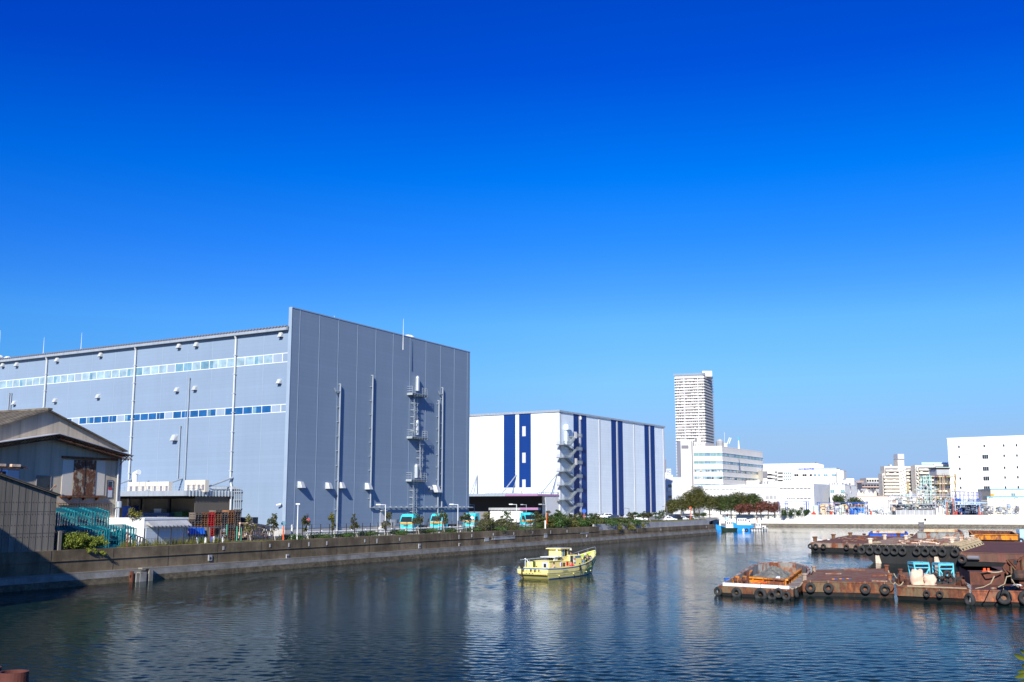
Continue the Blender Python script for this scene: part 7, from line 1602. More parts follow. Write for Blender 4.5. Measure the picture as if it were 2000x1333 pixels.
mb = MB(); mb.box(P(1331, 872, 597).x, P(1345, 872, 597).x, 597.3, 597.5, P(1331, 876.5, 597).z, P(1331, 870, 597).z); mb.box(P(1350.5, 872, 597).x, P(1352.8, 872, 597).x, 597.4, 597.6, ZG, P(1331, 862, 597).z); mb.build('tower_vent', FDARK, of)
def rbox(t0, name, m_, pl, pr, yt, yb, Y, d=6):
    mb = MB(); mb.box(P(pl, yt, Y).x, P(pr, yt, Y).x, Y, Y + d, P(pl, yb, Y).z, P(pl, yt, Y).z); return mb.build(name, m_, t0)
rbox(of, 'roof_house', FWARM, 1356, 1377, 864, 874, 606); rbox(of, 'water_tank', CREAM, 1361, 1368, 855, 864, 607); rbox(of, 'roof_plant', FDARK, 1377, 1397, 866.5, 874, 606); rbox(of, 'roof_plant', FWARM, 1414, 1420, 866, 875, 610)
for i in range(9): rbox(of, 'window', GLD, 1357.5 + (i % 5) * 3.3, 1358.8 + (i % 5) * 3.3, 868, 871, 605.9, .1) if i < 5 else None
p = P(1406, 874, 608); ht_ = p.z - P(1406, 857, 608).z; mb = MB(); s = 608 / F; mb.lathe((p.x, p.y, p.z - .2), [(7.2 * s, 0), (7.2 * s, 11 * s), (5 * s, 15 * s), (2.5 * s, 16.6 * s)], 8); 
for q in range(4): mb.lathe((p.x, p.y, p.z + (2 + q * 2.6) * s), [(7.4 * s, 0), (7.4 * s, .6 * s)], 8, 1)
mb.build('cooling_tower', [LCONC, FDARK], of)
p = P(1443, 877, 605); mb = MB(); mb.tube([p, p + Vector((0, 0, 16 * s))], [2 * s, 1 * s], 8); mb.tube([p + Vector((0, 0, 16 * s)), p + Vector((-.3, 0, 23 * s))], .8 * s, 6, 1); mb.build('roof_mast', [WHITE, TRUCKC], of)
for a_, b_ in (((1420, 868), (1425, 855)), ((1424, 867), (1428, 855.5)), ((1415, 866), (1415, 845))): MB().tube([P(*a_, 610), P(*b_, 610)], .8 * s if a_[0] > 1416 else .25 * s, 5).build('roof_antenna', FWHITE, of)
# pale grey apartment block just right of the striped warehouse
f1, f2, zt = faces(None, 1296, 1331, 0, 934, 934, 560)
pa = block('apartment_block', 'pale grey block with box balconies, tucked between the striped warehouse and the office building', 'apartment block', None, f2, zt, ZG, FGREY, 20)
for yy in (956, 977.5):
    win(pa, f2, 1305, 1312, yy - 9, yy - 3.5, GLD, FGREY); u0, u1 = f2.u(1303.5, yy), f2.u(1309.5, yy); z1, z0 = f2.z(1306, yy - 3), f2.z(1306, yy + 3.5); MB().fbox(f2, u0, u1, .02, 1.5, z0, z1).build('balcony', FWARM, pa)
rbox(pa, 'roof_house', FWARM, 1297, 1304.5, 923.5, 934.5, 566); rbox(pa, 'roof_plant', FWARM, 1304.5, 1314, 928, 934.5, 564); rbox(pa, 'base_panel', FDARK, 1301.5, 1307.5, 984, 986.5, 559.8, .3)
sg = rbox(pa, 'roof_sign', plain('pale sign board', (.62, .68, .85), .5), 1301.5, 1310.5, 916, 927, 565, 1)
mb = MB(); text_into(mb, 'IC', 2.1, P(1306.5, 921.5, 564.9), (1, 0, 0), (0, 0, 1), 0, .03, .05); mb.build('sign_letters', plain('sign violet', (.18, .16, .55), .5), sg)
rbox(pa, 'chimney', FDARK, 1297.5, 1301, 898, 934, 575, 2)
# low white factory
f1, f2, zt = faces(None, 1373, 1588.5, 0, 947.5, 945.0, 500)
fB_ = Face(P(1373, 948, 500), P(1588.5, 948, 488)); zt = P(1373, 948, 500).z
fc = thing('white_factory', 'long low bright white factory with thin slotted windows behind the trees', 'factory', (fB_.a.x, fB_.a.y, ZG))
uB = fB_.L; f3 = Face(fB_.w(uB, 0, 0), P(1620, 947, 507)); zt = fB_.z(1588, 945)
mb = MB(); mb.prism([(fB_.a.x, fB_.a.y), fB_.w(uB, 0, 0)[:2], f3.w(f3.L, 0, 0)[:2], (f3.w(f3.L, 0, 0) - Vector((60, 0, 0)) + Vector((0, 20, 0)))[:2], (fB_.a.x, fB_.a.y + 25)], ZG, [zt - .8 - .0, zt, zt, zt, zt - .8]); mb.build('wall', FWHITE, fc)
mb = MB(); mb.fbox(f3, 0, f3.L, 0, .12, ZG + 1, zt - .1); mb.build('grey_end', plain('pale grey sheet', (.56, .58, .61), .7), fc)
ua = fB_.u(1445, 960); ub = fB_.u(1520, 960); mb = MB(); mb.fbox(fB_, ua, ub, .0, .3, zt - 1.6, zt - .82); mb.build('parapet_step', FGREY, fc)
for x0, x1, yy in ((1378, 1406, 955.5), (1409, 1440, 955.5), (1522, 1552, 954.3), (1554, 1584, 954), (1536, 1553, 974), (1555, 1584, 973.7)):
    n_ = 4
    for q in range(n_): w_ = (x1 - x0) / n_; win(fc, fB_, x0 + q * w_ + .6, x0 + (q + 1) * w_ - .6, yy - .7, yy + .9, GLD, FWHITE, fw=.02)
for q in range(3): win(fc, fB_, 1495.5 + q * 7.6, 1501.5 + q * 7.6, 968, 975, LCONC, FGREY, 'vent_louvre')
for x0, x1, yt, yb in ((1458, 1478, 939, 947), (1500, 1512, 941, 946), (1478, 1483, 937, 947)): rbox(fc, 'roof_plant', CREAM if yt == 939 else FGREY, x0, x1, yt, yb + 1, 506, 4)
rg = random.Random(6)
for q in range(14): x = rg.uniform(1484, 1520); rbox(fc, 'roof_duct', rg.choice([FGREY, WHITE, LCONC, FDARK]), x, x + rg.uniform(1.5, 4), rg.uniform(939, 944), 948, 506 + rg.random() * 4, 2)
p = G(1570, 993, 0)
# white block right of it, two steps
f1, f2, zt = faces(1621, 1650, 1673, 948.7, 948.7, 950.5, 495)
wb = block('white_block', 'small bright white two storey block with two plain windows right of the factory', 'building', f1, f2, zt, ZG, FWHITE, roofm=FGREY)
win(wb, f1, 1622, 1629.5, 957, 963.5, GLGRN, FGREY, mull=1); win(wb, f1, 1642, 1649.5, 957, 963.5, GLGRN, FGREY, mull=1); win(wb, f2, 1661, 1663, 960, 964, FGREY, FWHITE)
rg = random.Random(8)
for q in range(16): x = rg.uniform(1621, 1662); rbox(wb, 'roof_duct', rg.choice([FGREY, WHITE, FDARK, LCONC]), x, x + rg.uniform(1, 4), rg.uniform(943.5, 946.5), 950, 500 + rg.random() * 4, 2)
f1, f2, zt = faces(1642, 1668, 1673.5, 940, 940, 941, 530); wb2 = block('white_block', 'plain white upper block standing behind the small white block', 'building', f1, f2, zt, ZG, FWHITE); rbox(wb2, 'roof_house', FWHITE, 1653, 1668, 935, 940, 536); rbox(wb2, 'roof_strip', FGREY, 1655, 1664, 937.4, 938.3, 535.8, .2)
# hospital
f1, f2, zt = faces(1547, 1640, 1653, 920.5, 919, 921, 620)
hp_ = block('hospital', 'white hospital with two rows of square windows and a grey roof band lettered in blue', 'hospital', f1, f2, zt, ZG, FWARM)
for yt, ht_ in ((926.5, 4), (937, 4)):
    for x0, w_ in ((1551.5, 8), (1567.5, 8), (1581.5, 4.5), (1590, 4), (1598, 4), (1608.5, 8), (1625, 8)): win(hp_, f1, x0, x0 + w_, yt, yt + ht_, GLD if yt < 930 and x0 in (1551.5, 1567.5, 1581.5) else GLM if yt < 930 else FGREY, FWARM, mull=1 if w_ > 5 else 0)
mb = MB()
for yt in (931.5, 942): z = f1.z(1600, yt); mb.fbox(f1, 0, f1.L, .02, .15, z - .35, z)
mb.build('pink_band', plain('pale pink band', (.72, .60, .52), .8), hp_)
mb = MB(); c = f2.w(-1.5, .5, 0); mb.lathe((c.x, c.y, ZG), [(2.2, 0), (2.2, zt - ZG - .3), (1.5, zt - ZG - .2)], 14); mb.build('round_stair', FWHITE, hp_)
u0, u1 = sorted((f1.u(1556, 917), f1.u(1633, 916))); z1, z0 = f1.z(1600, 914.8), zt; mb = MB(); mb.fbox(f1, u0, u1, -8, -1.0, z0, z1 + .1); mb.build('roof_band', plain('roof band grey', (.40, .46, .50), .5), hp_)
mb = MB(); uu = f1.u(1561, 918); du = (f1.u(1592, 918) - uu) / 6; sgn = f1.t.x > 0
for q, ch in enumerate('ひじ市川病院'): text_into(mb, ch, 1.35, f1.w(uu + du * q, -.96, (z0 + z1) / 2 + .1), f1.t * (1 if sgn else -1), (0, 0, 1), 0, .05, .07)
mb.build('sign_letters', plain('letter blue', (.02, .05, .55), .5), hp_)
# big pale hall behind
f1, f2, zt = faces(1488, 1606, None, 906.5, 905, 0, 760); hl = thing('exhibition_hall', 'huge pale cream hall roofline behind the hospital, sloping down on its right', 'hall', (f1.w(0, 0, 0).x, 760, ZG))
A = P(1488, 907, 760); mb = MB(); pts = [P(1488, 960, 760), P(1609, 960, 760), P(1609, 908.5, 760), P(1594, 905, 760), P(1488, 906.5, 760)]
mb.add([(p.x, 760, max(p.z, ZG)) for p in pts] + [(p.x, 830, max(p.z, ZG)) for p in pts], [(0, 1, 2, 3, 4), (9, 8, 7, 6, 5), (0, 5, 6, 1), (1, 6, 7, 2), (2, 7, 8, 3), (3, 8, 9, 4), (4, 9, 5, 0)]); mb.build('wall', FWARM, hl)
for px in (1521, 1536, 1563, 1577.5): rbox(hl, 'wall_joint', CREAM, px, px + 1, 906, 925, 759.7, .3)
rbox(hl, 'roof_vent', FDARK, 1593.5, 1595.5, 903, 905.5, 765, 2)
# car park building with ramps
f1, f2, zt = faces(1490, 1545, None, 920.5, 920.5, 0, 640); cp = block('parking_block', 'grey and white open car park building with sloping white ramps', 'car park', f1, None, zt, ZG, FWARM, 20)
rbox(cp, 'dark_panel', FDARK, 1490, 1499, 921, 934, 639.6, .3); rbox(cp, 'dark_panel', FDARK, 1513, 1518, 921, 940, 639.6, .3)
for k in range(3):
    y = 923 + k * 7.3; Y = 639.3; pts = [(1499, y), (1506, y), (1511, y + 2), (1517, y + 2), (1517, y + 4.3), (1510, y + 4.3), (1505, y + 2.6), (1499, y + 2.6)]
    mb = MB(); P3 = [P(a_, b_, Y) for a_, b_ in pts]; n_ = len(P3); mb.add([p for p in P3] + [p + Vector((0, .6, 0)) for p in P3], [tuple(range(n_)), tuple(range(n_, 2 * n_))[::-1]] + [(i, (i + 1) % n_, n_ + (i + 1) % n_, n_ + i) for i in range(n_)], 0); mb.build('ramp_side', WHITE, cp)
    rbox(cp, 'opening', DARK, 1499, 1513, y + 3.2, y + 6.2, 639.75, .2); rbox(cp, 'opening', GLD, 1519.5, 1529, y, y + 2.6, 639.7, .2)
for k in range(3):
    for q in range(4): rbox(cp, 'window', GLM, 1531 + q * 4, 1533 + q * 4, 923 + k * 6, 926.5 + k * 6, 639.7, .2)
# pinkish far flats, dark flats and small houses
def flats(lab, pl, pr, yt, Y, m_, rows, cols, dark=GLD, name='apartment_block', bal=TOWERB, y1=960):
    f = Face(P(pl, yt, Y), P(pr, yt, Y)); zt = P(pl, yt, Y).z; t0 = block(name, lab, 'apartment block', None, f, zt, ZG, m_, 14)
    dz = rows[1]
    for k in range(rows[0]):
        z = zt - .6 - k * dz
        for q in range(cols): u = f.L * (q + .12) / cols; MB().fbox(f, u, u + f.L / cols * .72, 0, .1, z - dz * .72, z - .15).build('window', dark, t0)
        MB().fbox(f, 0, f.L, .12, .9, z - dz, z - dz * .62).build('balcony', bal, t0)
    return t0
PK = plain('pink balcony', (.50, .34, .28), .8)
flats('pinkish brown low flats in the gap right of the small white blocks', 1672, 1687, 941, 700, FPINK, (5, 1.9), 3, bal=PK); flats('dark brown-grey low flats beside the pinkish flats', 1683, 1723, 944.5, 690, FDARK, (4, 2.0), 7, bal=PK); flats('cream low flats peeping over the dark flats', 1692, 1722, 935.5, 760, CREAM, (3, 2.6), 6)
def house(lab, pl, pr, yt, yb, Y, wm, rm):
    a, b_ = P(pl, yt, Y), P(pr, yt, Y); zr = a.z; ze = P(pl, yt + (yb - yt) * .45, Y).z; t0 = thing('house', lab, 'house', (a.x, Y, ZG), 0, 'small houses behind the plant'); w_ = b_.x - a.x; mb = MB()
    mb.add([(a.x, Y, ZG), (b_.x, Y, ZG), (b_.x, Y, ze), ((a.x + b_.x) / 2, Y, zr), (a.x, Y, ze)] + [(a.x, Y + 8, ZG), (b_.x, Y + 8, ZG), (b_.x, Y + 8, ze), ((a.x + b_.x) / 2, Y + 8, zr), (a.x, Y + 8, ze)], [(0, 1, 2, 3, 4), (9, 8, 7, 6, 5), (1, 6, 7, 2), (5, 0, 4, 9)]); mb.build('wall', wm, t0)
    for s_, x in ((0, a.x), (1, b_.x)): m_x = (a.x + b_.x) / 2; mb = MB(); mb.hexa([(x, Y - .4, ze), (m_x, Y - .4, zr), (m_x, Y + 8.4, zr), (x, Y + 8.4, ze), (x, Y - .4, ze + .25), (m_x, Y - .4, zr + .25), (m_x, Y + 8.4, zr + .25), (x, Y + 8.4, ze + .25)]); mb.build('roof', rm, t0)
    for q in range(2): mb = MB(); mb.box(a.x + w_ * (.25 + q * .35), a.x + w_ * (.4 + q * .35), Y - .08, Y, ZG + (ze - ZG) * .5, ZG + (ze - ZG) * .8); mb.build('window', FDARK, t0)
for i, (pl, pr, yt, lab) in enumerate(((1673, 1681, 957, 'white gabled house at the left of the little house row'), (1680, 1688, 959, 'cream gabled house second in the little house row'), (1687, 1697, 955.5, 'white house with a steep gable in the little house row'), (1696, 1706, 959, 'grey-roofed house fourth in the little house row'), (1704, 1714, 957, 'pale house fifth in the little house row'), (1716, 1727, 956, 'tall white gabled house at the right of the little house row'))): house(lab, pl, pr, yt, 975, 560 + i * 3, (FWHITE, CREAM, FWARM)[i % 3], (FGREY, FDARK, FWARM)[i % 3])
f = Face(P(1673, 971, 520), P(1790, 971, 520)); t0 = block('plant_wall', 'long low cream shed wall with a pink eave in front of the houses', 'shed', None, f, P(1673, 971, 520).z, ZG, FWARM, 10, roofm=PK)
# two beige mansion blocks
def mansion(lab, spec, Y, name='mansion_block'):
    a = P(spec[0][0], spec[0][2], Y); t0 = thing(name, lab, 'apartment block', (a.x, Y, ZG)); 
    for j, (pl, pr, yt, yb, nrow, kind) in enumerate(spec):
        f = Face(P(pl, yt, Y + j * .3), P(pr, yt, Y + j * .3)); zt = P(pl, yt, Y).z; MB().fbox(f, 0, f.L, -6, 0, ZG, zt).build('wall', CREAM, t0)
        if kind == 'tank': continue
        dz = 6.05 * Y / F if nrow else 0
        dz = (yb - yt) / max(nrow, 1) * Y / F
        for k in range(nrow):
            z = zt - 1.0 - k * dz
            if kind == 'bal':
                MB().fbox(f, .4, f.L - .4, .0, .08, z - dz * .50, z).build('window', FDARK, t0); MB().fbox(f, .2, f.L - .2, .1, 1.3, z - dz * 1.0 + .1, z - dz * .42).build('balcony', CREAM, t0)
                for q in range(4): MB().fbox(f, f.L * (q + .5) / 4, f.L * (q + .5) / 4 + 1.2, .09, .5, z - dz * .48, z - dz * .2 - (q % 2) * .3).build('laundry', FWARM, t0) if (k + q) % 2 else None
            else:
                mb = MB(); mb.hexa([f.w(0, .1, z - dz), f.w(f.L, .1, z - .4), f.w(f.L, 1.1, z - .4), f.w(0, 1.1, z - dz), f.w(0, .1, z - dz + 1.3), f.w(f.L, .1, z + .9), f.w(f.L, 1.1, z + .9), f.w(0, 1.1, z - dz + 1.3)]); mb.build('stair_flight', FWHITE, t0); MB().fbox(f, .2, 1.3, 0, .1, z - dz * .6, z - dz * .1).build('opening', FDARK, t0)
    return t0
ms = mansion('beige stepped flats with zigzag stairs and a square tank tower', [(1727, 1755, 911, 925, 2, 'bal'), (1723, 1755, 925, 970, 7, 'bal'), (1753, 1765.5, 896, 900, 0, 'tank'), (1757, 1767, 911, 970, 9, 'stair'), (1767, 1781.5, 911, 970, 9, 'bal')], 545)
rbox(ms, 'tank_tower', FGREY, 1753, 1765.5, 887, 897, 545, 6); rbox(ms, 'roof_house', CREAM, 1738, 1742, 908, 911, 550, 3)
m2 = mansion('beige flats with deep balconies behind the chemical plant', [(1787, 1792, 909, 970, 8, 'bal'), (1792, 1825, 909, 970, 9, 'bal'), (1825, 1856, 907, 950, 6, 'bal')], 535)
rbox(m2, 'roof_railing', LTBLUE, 1800, 1852, 903.5, 908, 540, 1)
# big white block on the right
fW = Face(P(1850, 858, 520), P(2000, 852.5, 520 * 131 / 136.5)); fW = Face(fW.a, fW.a + fW.t * 60); zt = P(1850, 858, 520).z
bw2 = block('white_building', 'big plain white building with small dark windows at the right edge', 'building', None, fW, zt, ZG, FWHITE, 40)
for px, ys in ((1873, (873, 893, 916, 935, 953)), (1922.5, (871.5,)), (1960.5, (870.5, 890.5, 914, 933, 952.5)), (1985.5, (870, 890, 913, 932.5, 952))):
    for i, y in enumerate(ys): win(bw2, fW, px - 1.5 + i * .9, px + 1.5 + i * .9, y - 2.3, y + 2.3, GLD, FWHITE)
for i, y in enumerate((892.5, 916, 935, 954, 970)): win(bw2, fW, 1919 + i, 1930 + i, y - 3.8, y + 3.8, GLD, FGREY, mull=2)
for i, y in enumerate((887.5, 910.5, 929.5, 948.5)): win(bw2, fW, 1881 + i, 1893 + i, y - 1.4, y + 1.4, FGREY, FWHITE, 'wall_vent')
f = Face(P(1934.5, 957, 470), P(2060, 959, 466)); t0 = block('cream_building', 'cream low building with a blue eave line at the right edge', 'building', None, f, P(1934.5, 957, 470).z, ZG, plain('cream yellow', (.72, .63, .44), .8), 20, roofm=plain('eave blue', (.15, .35, .45), .5)); win(t0, f, 1975, 1983, 964, 969, GLM, CREAM, mull=1)
f = Face(P(1928, 972, 462), P(2060, 974, 458)); t1 = block('cream_building', 'lower cream annexe in front of the cream building', 'building', None, f, P(1928, 972, 462).z, ZG, plain('cream yellow light', (.74, .66, .48), .8), 6, roofm=plain('eave teal', (.10, .38, .48), .5)); rbox(t1, 'orange_sign', TRUCKO, 1934.5, 1941, 965.5, 969, 461.5, .3)
# ---------------------------------------------------------------- chemical plant
def member(mb, pa, pb, Y, r, mi=0, Y2=None): mb.tube([P(*pa, Y), P(*pb, Y2 or Y)], r, 4, mi)
def gantry(name, lab, Y, posts, beams, m_, r=.16, d=3, group=None, yb=1006):
    t0 = thing(name, lab, 'pipe rack' if name == 'pipe_rack' else 'frame', XG(posts[0][0], Y, ZG), 0, group)
    for px, yt in posts:
        for dd in (0, d):
            a = P(px, yt, Y); MB().tube([(a.x, Y + dd, ZG), (a.x, Y + dd, a.z)], r, 4).build('post', m_, t0)
        a = P(px, yt, Y); MB().tube([(a.x, Y, a.z), (a.x, Y + d, a.z)], r, 4).build('cross_beam', m_, t0)
    for (xa, ya), (xb, yb_) in beams:
        for dd in (0, d): a, b_ = P(xa, ya, Y), P(xb, yb_, Y); MB().tube([(a.x, Y + dd, a.z), (b_.x, Y + dd, b_.z)], r * .8, 4).build('beam', m_, t0)
    return t0
BLUF = plain('frame blue', (.03, .10, .42), .5); LBLUF = plain('frame pale blue', (.38, .50, .62), .5); REDF = rustm('red lead', (.55, .22, .15), .4, 1); YELF = rustm('worn yellow', (.62, .52, .22), .45, 1); MINT = plain('mint steel', (.42, .60, .52), .5)
gantry('steel_gantry', 'blue steel frame with a pink rail before the low white factory', 450, [(1522, 980), (1537, 980), (1574, 980), (1579, 980)], [((1520, 984), (1540, 984)), ((1537, 980), (1580, 980)), ((1537, 985), (1580, 985))], BLUF)
gantry('pipe_rack', 'long low blue pipe bridge over the pastel tanks', 440, [(1600, 981.5), (1633, 981.5), (1659, 981.5), (1675, 981.5), (1693, 981.5)], [((1600, 981.5), (1694, 981.5)), ((1659, 983.5), (1694, 983.5)), ((1664, 1003), (1673, 990))], BLUF)
gantry('pipe_rack', 'white portal pipe rack left of the main plant', 438, [(1695.5, 980), (1699, 981), (1739.5, 968)], [((1695, 980), (1740, 980)), ((1740, 965.5), (1860, 965.5)), ((1740, 970), (1860, 969.5))], FGREY)
gantry('pipe_rack', 'grey two level pipe rack across the middle of the plant', 436, [(1740, 979), (1787, 979), (1826, 964), (1846, 978), (1864, 980)], [((1740, 979), (1862, 979)), ((1740, 985.5), (1862, 985.5)), ((1740, 972), (1830, 970))], LCONC, .14)
gantry('pipe_rack', 'pale blue pipe rack at the right of the plant', 434, [(1846, 979), (1865, 979), (1913, 981)], [((1846, 979), (1928, 982)), ((1865, 985.5), (1915, 985.5)), ((1880, 982), (1926, 983))], LBLUF, .22)
gantry('pipe_rack', 'slender pipe rack before the cream annexe', 436, [(1939, 972), (1965, 978), (1988.5, 973)], [((1917, 978.5), (1999, 978.5)), ((1925, 985), (2010, 985)), ((1926, 988), (1988, 988))], FGREY, .13)
gantry('steel_gantry', 'blue and violet open grid frame in front of the big white building', 450, [(1865, 960), (1873, 960), (1881, 960.5), (1890, 961), (1898, 961.3), (1907, 961.6), (1915, 962)], [((1865, 960), (1916, 962)), ((1865, 967), (1916, 968)), ((1865, 976), (1916, 977))], plain('frame violet blue', (.16, .17, .42), .5), .13)
gantry('steel_tower', 'mint green skeleton tower with pipes in the middle of the plant', 452, [(1803, 930), (1806.5, 932), (1815, 928), (1818, 930)], [((1790, 957), (1830, 957)), ((1801, 944), (1820, 944)), ((1801, 931), (1819, 931)), ((1803, 957), (1817, 931))], MINT, .22)
# reactor tower with yellow decks
rt0 = thing('reactor_tower', 'tall plant tower with a grey box top and rusty yellow decks', 'tower', XG(1828, 455, ZG))
rbox(rt0, 'grey_box', plain('box grey', (.42, .44, .46), .6), 1829, 1854, 916.5, 929, 453, 8); rbox(rt0, 'box_roof', MINT, 1828, 1857, 912.5, 914, 452, 9); rbox(rt0, 'box_rim', RUSTDK, 1828.5, 1856, 914.1, 916, 452.5, 8.5)
for y in (931, 945, 960.5, 974): 
    rbox(rt0, 'deck', YELF, 1826, 1858 + (8 if y < 950 else 0), y, y + 1.2, 451, 10)
    mb = MB()
    for q in range(9): x = 1826 + q * 4.8; mb.tube([P(x, y, 451), P(x, y - 5, 451)], .07, 4)
    mb.tube([P(1826, y - 5, 451), P(1865, y - 5, 451)], .08, 4); mb.tube([P(1826, y - 2.6, 451), P(1865, y - 2.6, 451)], .06, 4); mb.build('deck_railing', YELF, rt0)
for x in (1828, 1832, 1854.5, 1866): mb = MB(); mb.tube([P(x, 929 if x < 1860 else 926, 454), XG(x, 454, ZG)], .3, 4); mb.build('column', BLUF if x < 1830 else FDARK if x == 1854.5 else YELF, rt0)
for x, r, yt in ((1838, 2.0, 933), (1846, 2.0, 933), (1850, 1.2, 940)): mb = MB(); a = XG(x, 457, ZG); mb.tube([a, (a.x, 457, P(x, yt, 457).z)], r, 12); mb.build('vessel', FWHITE, rt0)
for x in (1836, 1841.5, 1844): MB().tube([P(x, 930, 450.5), P(x, 975, 450.5)], .12, 5).build('pipe', RUSTF, rt0)
# tanks
def tank(lab, px, wpx, yt, Y, m_, legs=False, name='storage_tank'):
    a = XG(px, Y, ZG); r = wpx / 2 * Y / F; zt = P(px, yt, Y).z; t0 = thing(name, lab, 'tank', a); zb = ZG + (1.2 if legs else 0); mb = MB(); mb.lathe((a.x, a.y, 0), [(r, zb), (r, zt - r * .35), (r * .75, zt - r * .12), (.05, zt)], 16); mb.build('shell', m_, t0, smooth=False)
    mb = MB()
    for q in range(3): z = zb + (zt - zb) * (.2 + .3 * q); mb.lathe((a.x, a.y, z), [(r * 1.015, 0), (r * 1.015, .08)], 16)
    mb.tube([(a.x + r * .5, a.y - r, zb), (a.x + r * .5, a.y - r, zt)], .06, 5); mb.build('hoop', FGREY, t0)
    if legs:
        for q in range(4): c_ = math.cos(q * 1.57 + .78) * r * .8; s_ = math.sin(q * 1.57 + .78) * r * .8; MB().tube([(a.x + c_, a.y + s_, ZG), (a.x + c_, a.y + s_, zb)], .15, 5).build('leg', FWHITE, t0)
PMT = plain('pale mint', (.55, .64, .54), .6); POR = plain('pale orange', (.75, .52, .28), .7)
for args in (('pale mint tank at the left end of the pastel tanks', 1594, 12, 987, 442, PMT), ('pale orange tank next to the leftmost mint tank', 1607, 10, 986, 444, POR), ('second pale orange tank, slightly taller', 1616, 7, 985, 444, plain('tank peach', (.74, .60, .45), .7)), ('cream tank between the orange and mint tanks', 1628, 9, 987, 444, CREAM), ('second pale mint tank beneath the blue pipe bridge', 1644, 11, 986.5, 442, PMT), ('small cream tank left of the blue panels', 1655, 7, 988, 444, CREAM)): tank(*args)
tank('tall white tank on legs right of the white portal rack', 1730, 9, 983, 437, FWHITE, True); tank('thin white tank in front of the main pipe rack', 1831, 5, 992, 435, FWHITE); tank('bulbous cream tank with a side pipe before the pipe rack', 1837.5, 6, 989, 436, FWARM); tank('narrow cream tank right of the bulbous one', 1843, 4, 992, 436, CREAM); tank('grey stack tank beside the mansion stairs', 1781, 7, 960, 450, FGREY)
tk = thing('chimney_pipe', 'thin yellow and grey chimney before the stepped beige flats', 'chimney', XG(1773, 470, ZG)); MB().tube([XG(1773, 470, ZG), P(1773, 941, 470)], .45, 8).build('stack', YELF, tk)
bp_ = thing('blue_screen', 'bright blue sheet screen beneath the blue pipe bridge', 'screen', XG(1660, 441, ZG)); rbox(bp_, 'panel', plain('screen blue', (.05, .22, .62), .6), 1660, 1692, 991.5, 1003.5, 441, .3)
for q in range(5): MB().tube([P(1664 + q * 6, 1004, 440.5), P(1664 + q * 6, 984, 440.5)], .14, 5).build('stay', LBLUF, bp_)
rbox(bp_, 'top_rail', RUSTF, 1659, 1693, 990.5, 991.5, 440.8, .4)
f = Face(XG(1751, 436, 0), XG(1831, 436, 0)); t0 = thing('concrete_wall', 'grey concrete yard wall in front of the main plant', 'wall', XG(1751, 436, ZG)); z1 = P(1751, 996.5, 436).z; MB().fbox(f, 0, f.L, -.4, 0, ZG, z1).build('wall', LCONC, t0)
for q in range(9): MB().fbox(f, f.L * q / 9, f.L * q / 9 + .3, .01, .12, ZG, z1).build('pier', FGREY, t0)
f = Face(XG(1751, 445, 0), XG(1828, 445, 0)); t0 = thing('machinery_shed', 'dark low machinery hall under the main pipe rack', 'shed', XG(1751, 445, ZG)); MB().fbox(f, 0, f.L, -6, 0, ZG, P(1751, 986, 445).z).build('body', FDARK, t0)
rg = random.Random(14)
for q in range(30): x = rg.uniform(1752, 1825); y = rg.uniform(984, 995); rbox(t0, 'machine', rg.choice([FGREY, FWHITE, MINT, RUSTF, BLACK, GALV, LBLUF]), x, x + rg.uniform(1.2, 4), y, y + rg.uniform(1, 3), 444.4, .5)
f = Face(XG(1868, 445, 0), XG(1914, 445, 0)); t0 = thing('machinery_shed', 'dark blue open machinery bay under the pale blue pipe rack', 'shed', XG(1868, 445, ZG)); MB().fbox(f, 0, f.L, -6, 0, ZG, P(1868, 986.5, 445).z).build('body', plain('dark blue bay', (.02, .04, .10), .8), t0)
for q in range(24): x = rg.uniform(1866, 1912); y = rg.uniform(989, 1002); rbox(t0, 'machine', rg.choice([FGREY, FWHITE, CREAM, GALV, LBLUF, BLUF]), x, x + rg.uniform(1, 3), y, y + rg.uniform(1, 4), 444.4, .5)
# pipework tangles, each rack zone its own thing with its pipes as parts
def tangle(lab, x0, x1, y0, y1, Y, n, mats, seed, dense=1):
    rg = random.Random(seed); t0 = thing('pipework', lab, 'pipework', XG(x0, Y, ZG), 0, 'plant pipework')
    for q in range(n):
        mb = MB(); xa = rg.uniform(x0, x1); ya = rg.uniform(y0, y1); yo = rg.uniform(-2, 3); k = rg.random(); r = rg.choice([.08, .1, .13, .2])
        a = P(xa, ya, Y + yo)
        if k < .4: pts = [a, P(min(x1, xa + rg.uniform(3, 16)), ya, Y + yo)]; pts.append(pts[-1] + Vector((0, 0, -rg.uniform(.3, 1.5))))
        elif k < .75: pts = [P(xa, ya, Y + yo), P(xa, min(y1, ya + rg.uniform(3, 12)), Y + yo)]; pts.append(pts[-1] + Vector((rg.uniform(-2, 2), 0, 0)))
        elif k < .9: pts = [a, P(xa + rg.uniform(-3, 3), min(y1, ya + rg.uniform(2, 7)), Y + yo)]
        else: s_ = rg.uniform(.3, .8); mb.lathe(a, [(s_, -s_), (s_ * 1.1, 0), (s_, s_), (.05, s_ * 1.3)], 8); mb.build('valve_body', rg.choice(mats), t0); continue
        mb.tube(pts, r, 5); mb.build('pipe', rg.choice(mats), t0)
PMS = [FGREY, FWHITE, GALV, LBLUF, RUSTF, FDARK, MINT]
tangle('grey and rusty pipework on the left half of the main rack', 1742, 1790, 966, 1003, 441, 95, PMS, 1); tangle('dense pipework below the mint skeleton tower', 1788, 1828, 945, 1000, 446, 98, PMS + [MINT, CREAM], 2); tangle('pipework around the foot of the reactor tower', 1826, 1866, 972, 1004, 440, 98, PMS + [YELF, REDF], 3)
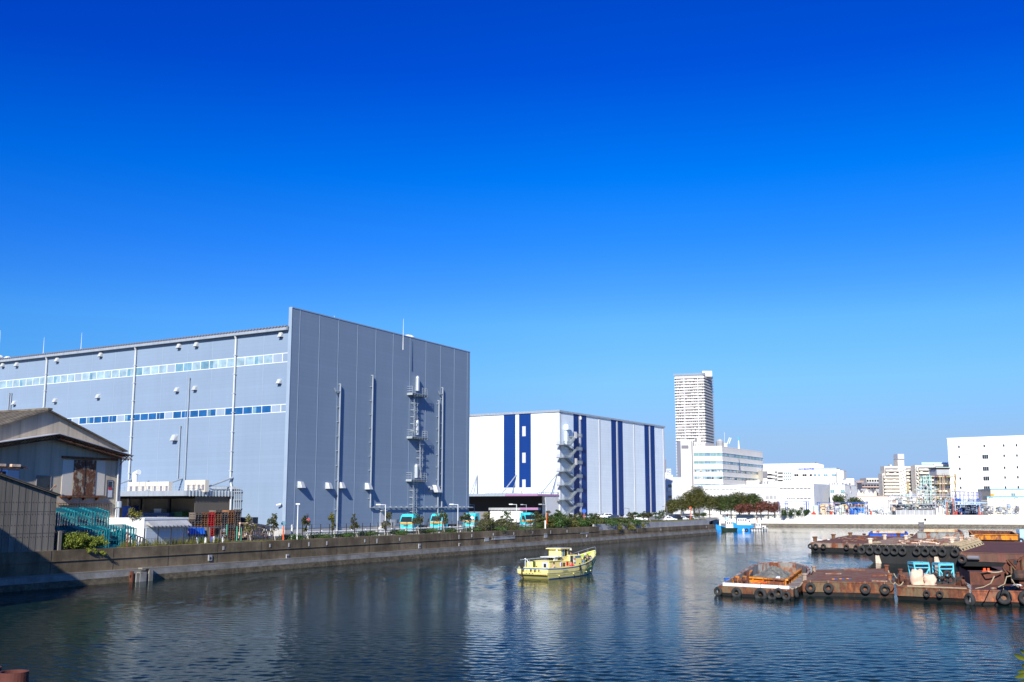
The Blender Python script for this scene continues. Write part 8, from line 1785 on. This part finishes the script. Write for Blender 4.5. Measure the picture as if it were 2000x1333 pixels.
tangle('blue-grey pipework under the pale blue rack', 1866, 1916, 976, 1002, 440, 90, [FGREY, LBLUF, BLUF, GALV, FDARK], 4); tangle('silver-blue pipework before the cream annexe', 1918, 1990, 988, 1004, 438, 98, [LBLUF, GALV, FGREY, FDARK, FWHITE], 5); tangle('pipes and valves under the white portal rack', 1697, 1742, 990, 1004, 440, 45, PMS, 6); tangle('pipes between the pastel tanks', 1598, 1694, 983, 1003, 439, 60, [POR, FGREY, BLUF, CREAM, REDF], 7)
for i, px in enumerate((1850, 1862.5, 1912)): a = XG(px, 433, ZF); t0 = thing('red_column', 'red-brown plant column, %s of three on the right side of the plant' % nth(i), 'column', a, 0, 'red columns'); MB().tube([a, P(px, (980, 974, 990)[i], 433)], .3, 6).build('column', REDF, t0); MB().lathe((a.x, a.y, ZG), [(.5, 0), (.5, 1)], 8).build('base', REDM, t0)
for i, (px, w_, h_) in enumerate(((1586.5, 2, 5), (1590, 3, 7), (1592.5, 3, 4), (1624.5, 3.5, 7), (1702, 2.5, 8), (1868.5, 3, 8), (1877, 1.5, 4), (1918, 2, 5))):
    a = XG(px, 432, ZF - .3); s_ = 432 / F; t0 = thing('fire_cabinet', 'red cabinet standing on the far yard edge, %s of eight' % nth(i), 'cabinet', a, 0, 'red cabinets'); mb = MB(); mb.box(a.x - w_ * s_ / 2, a.x + w_ * s_ / 2, 432, 432.6, ZF - .3, ZF + h_ * s_); mb.build('cabinet', REDO, t0); mb = MB(); mb.box(a.x - w_ * s_ * .35, a.x + w_ * s_ * .35, 431.96, 432, ZF + .1, ZF + h_ * s_ - .15); mb.build('door', REDM, t0)
t0 = thing('fender_ladder', 'dark rusty ladder and pipe outlet at the foot of the far wall', 'ladder', FW.w(FW.u(1800, 1025), 0, 0)); u = FW.u(1799, 1020, -.5); mb = MB()
for q in range(7): mb.fbox(FW, u - .9, u + .9, -.8 + q * .25, -.7 + q * .25, 1.9 - q * .28, 2.1 - q * .28)
mb.fbox(FW, u - .9, u - .75, -1.35, .9, .3, 2.0); mb.fbox(FW, u + .75, u + .9, -1.35, .9, .3, 2.0); mb.build('ladder', FDARK, t0)
u, z = FW.uv(1807, 1015.5, -1.4); mb = MB(); mb.tube([FW.w(u, -1.42, z), FW.w(u, -1.3, z)], .45, 10); mb.build('outlet', DARK, t0)
# white railing clutter near the quay tip (behind the cars)
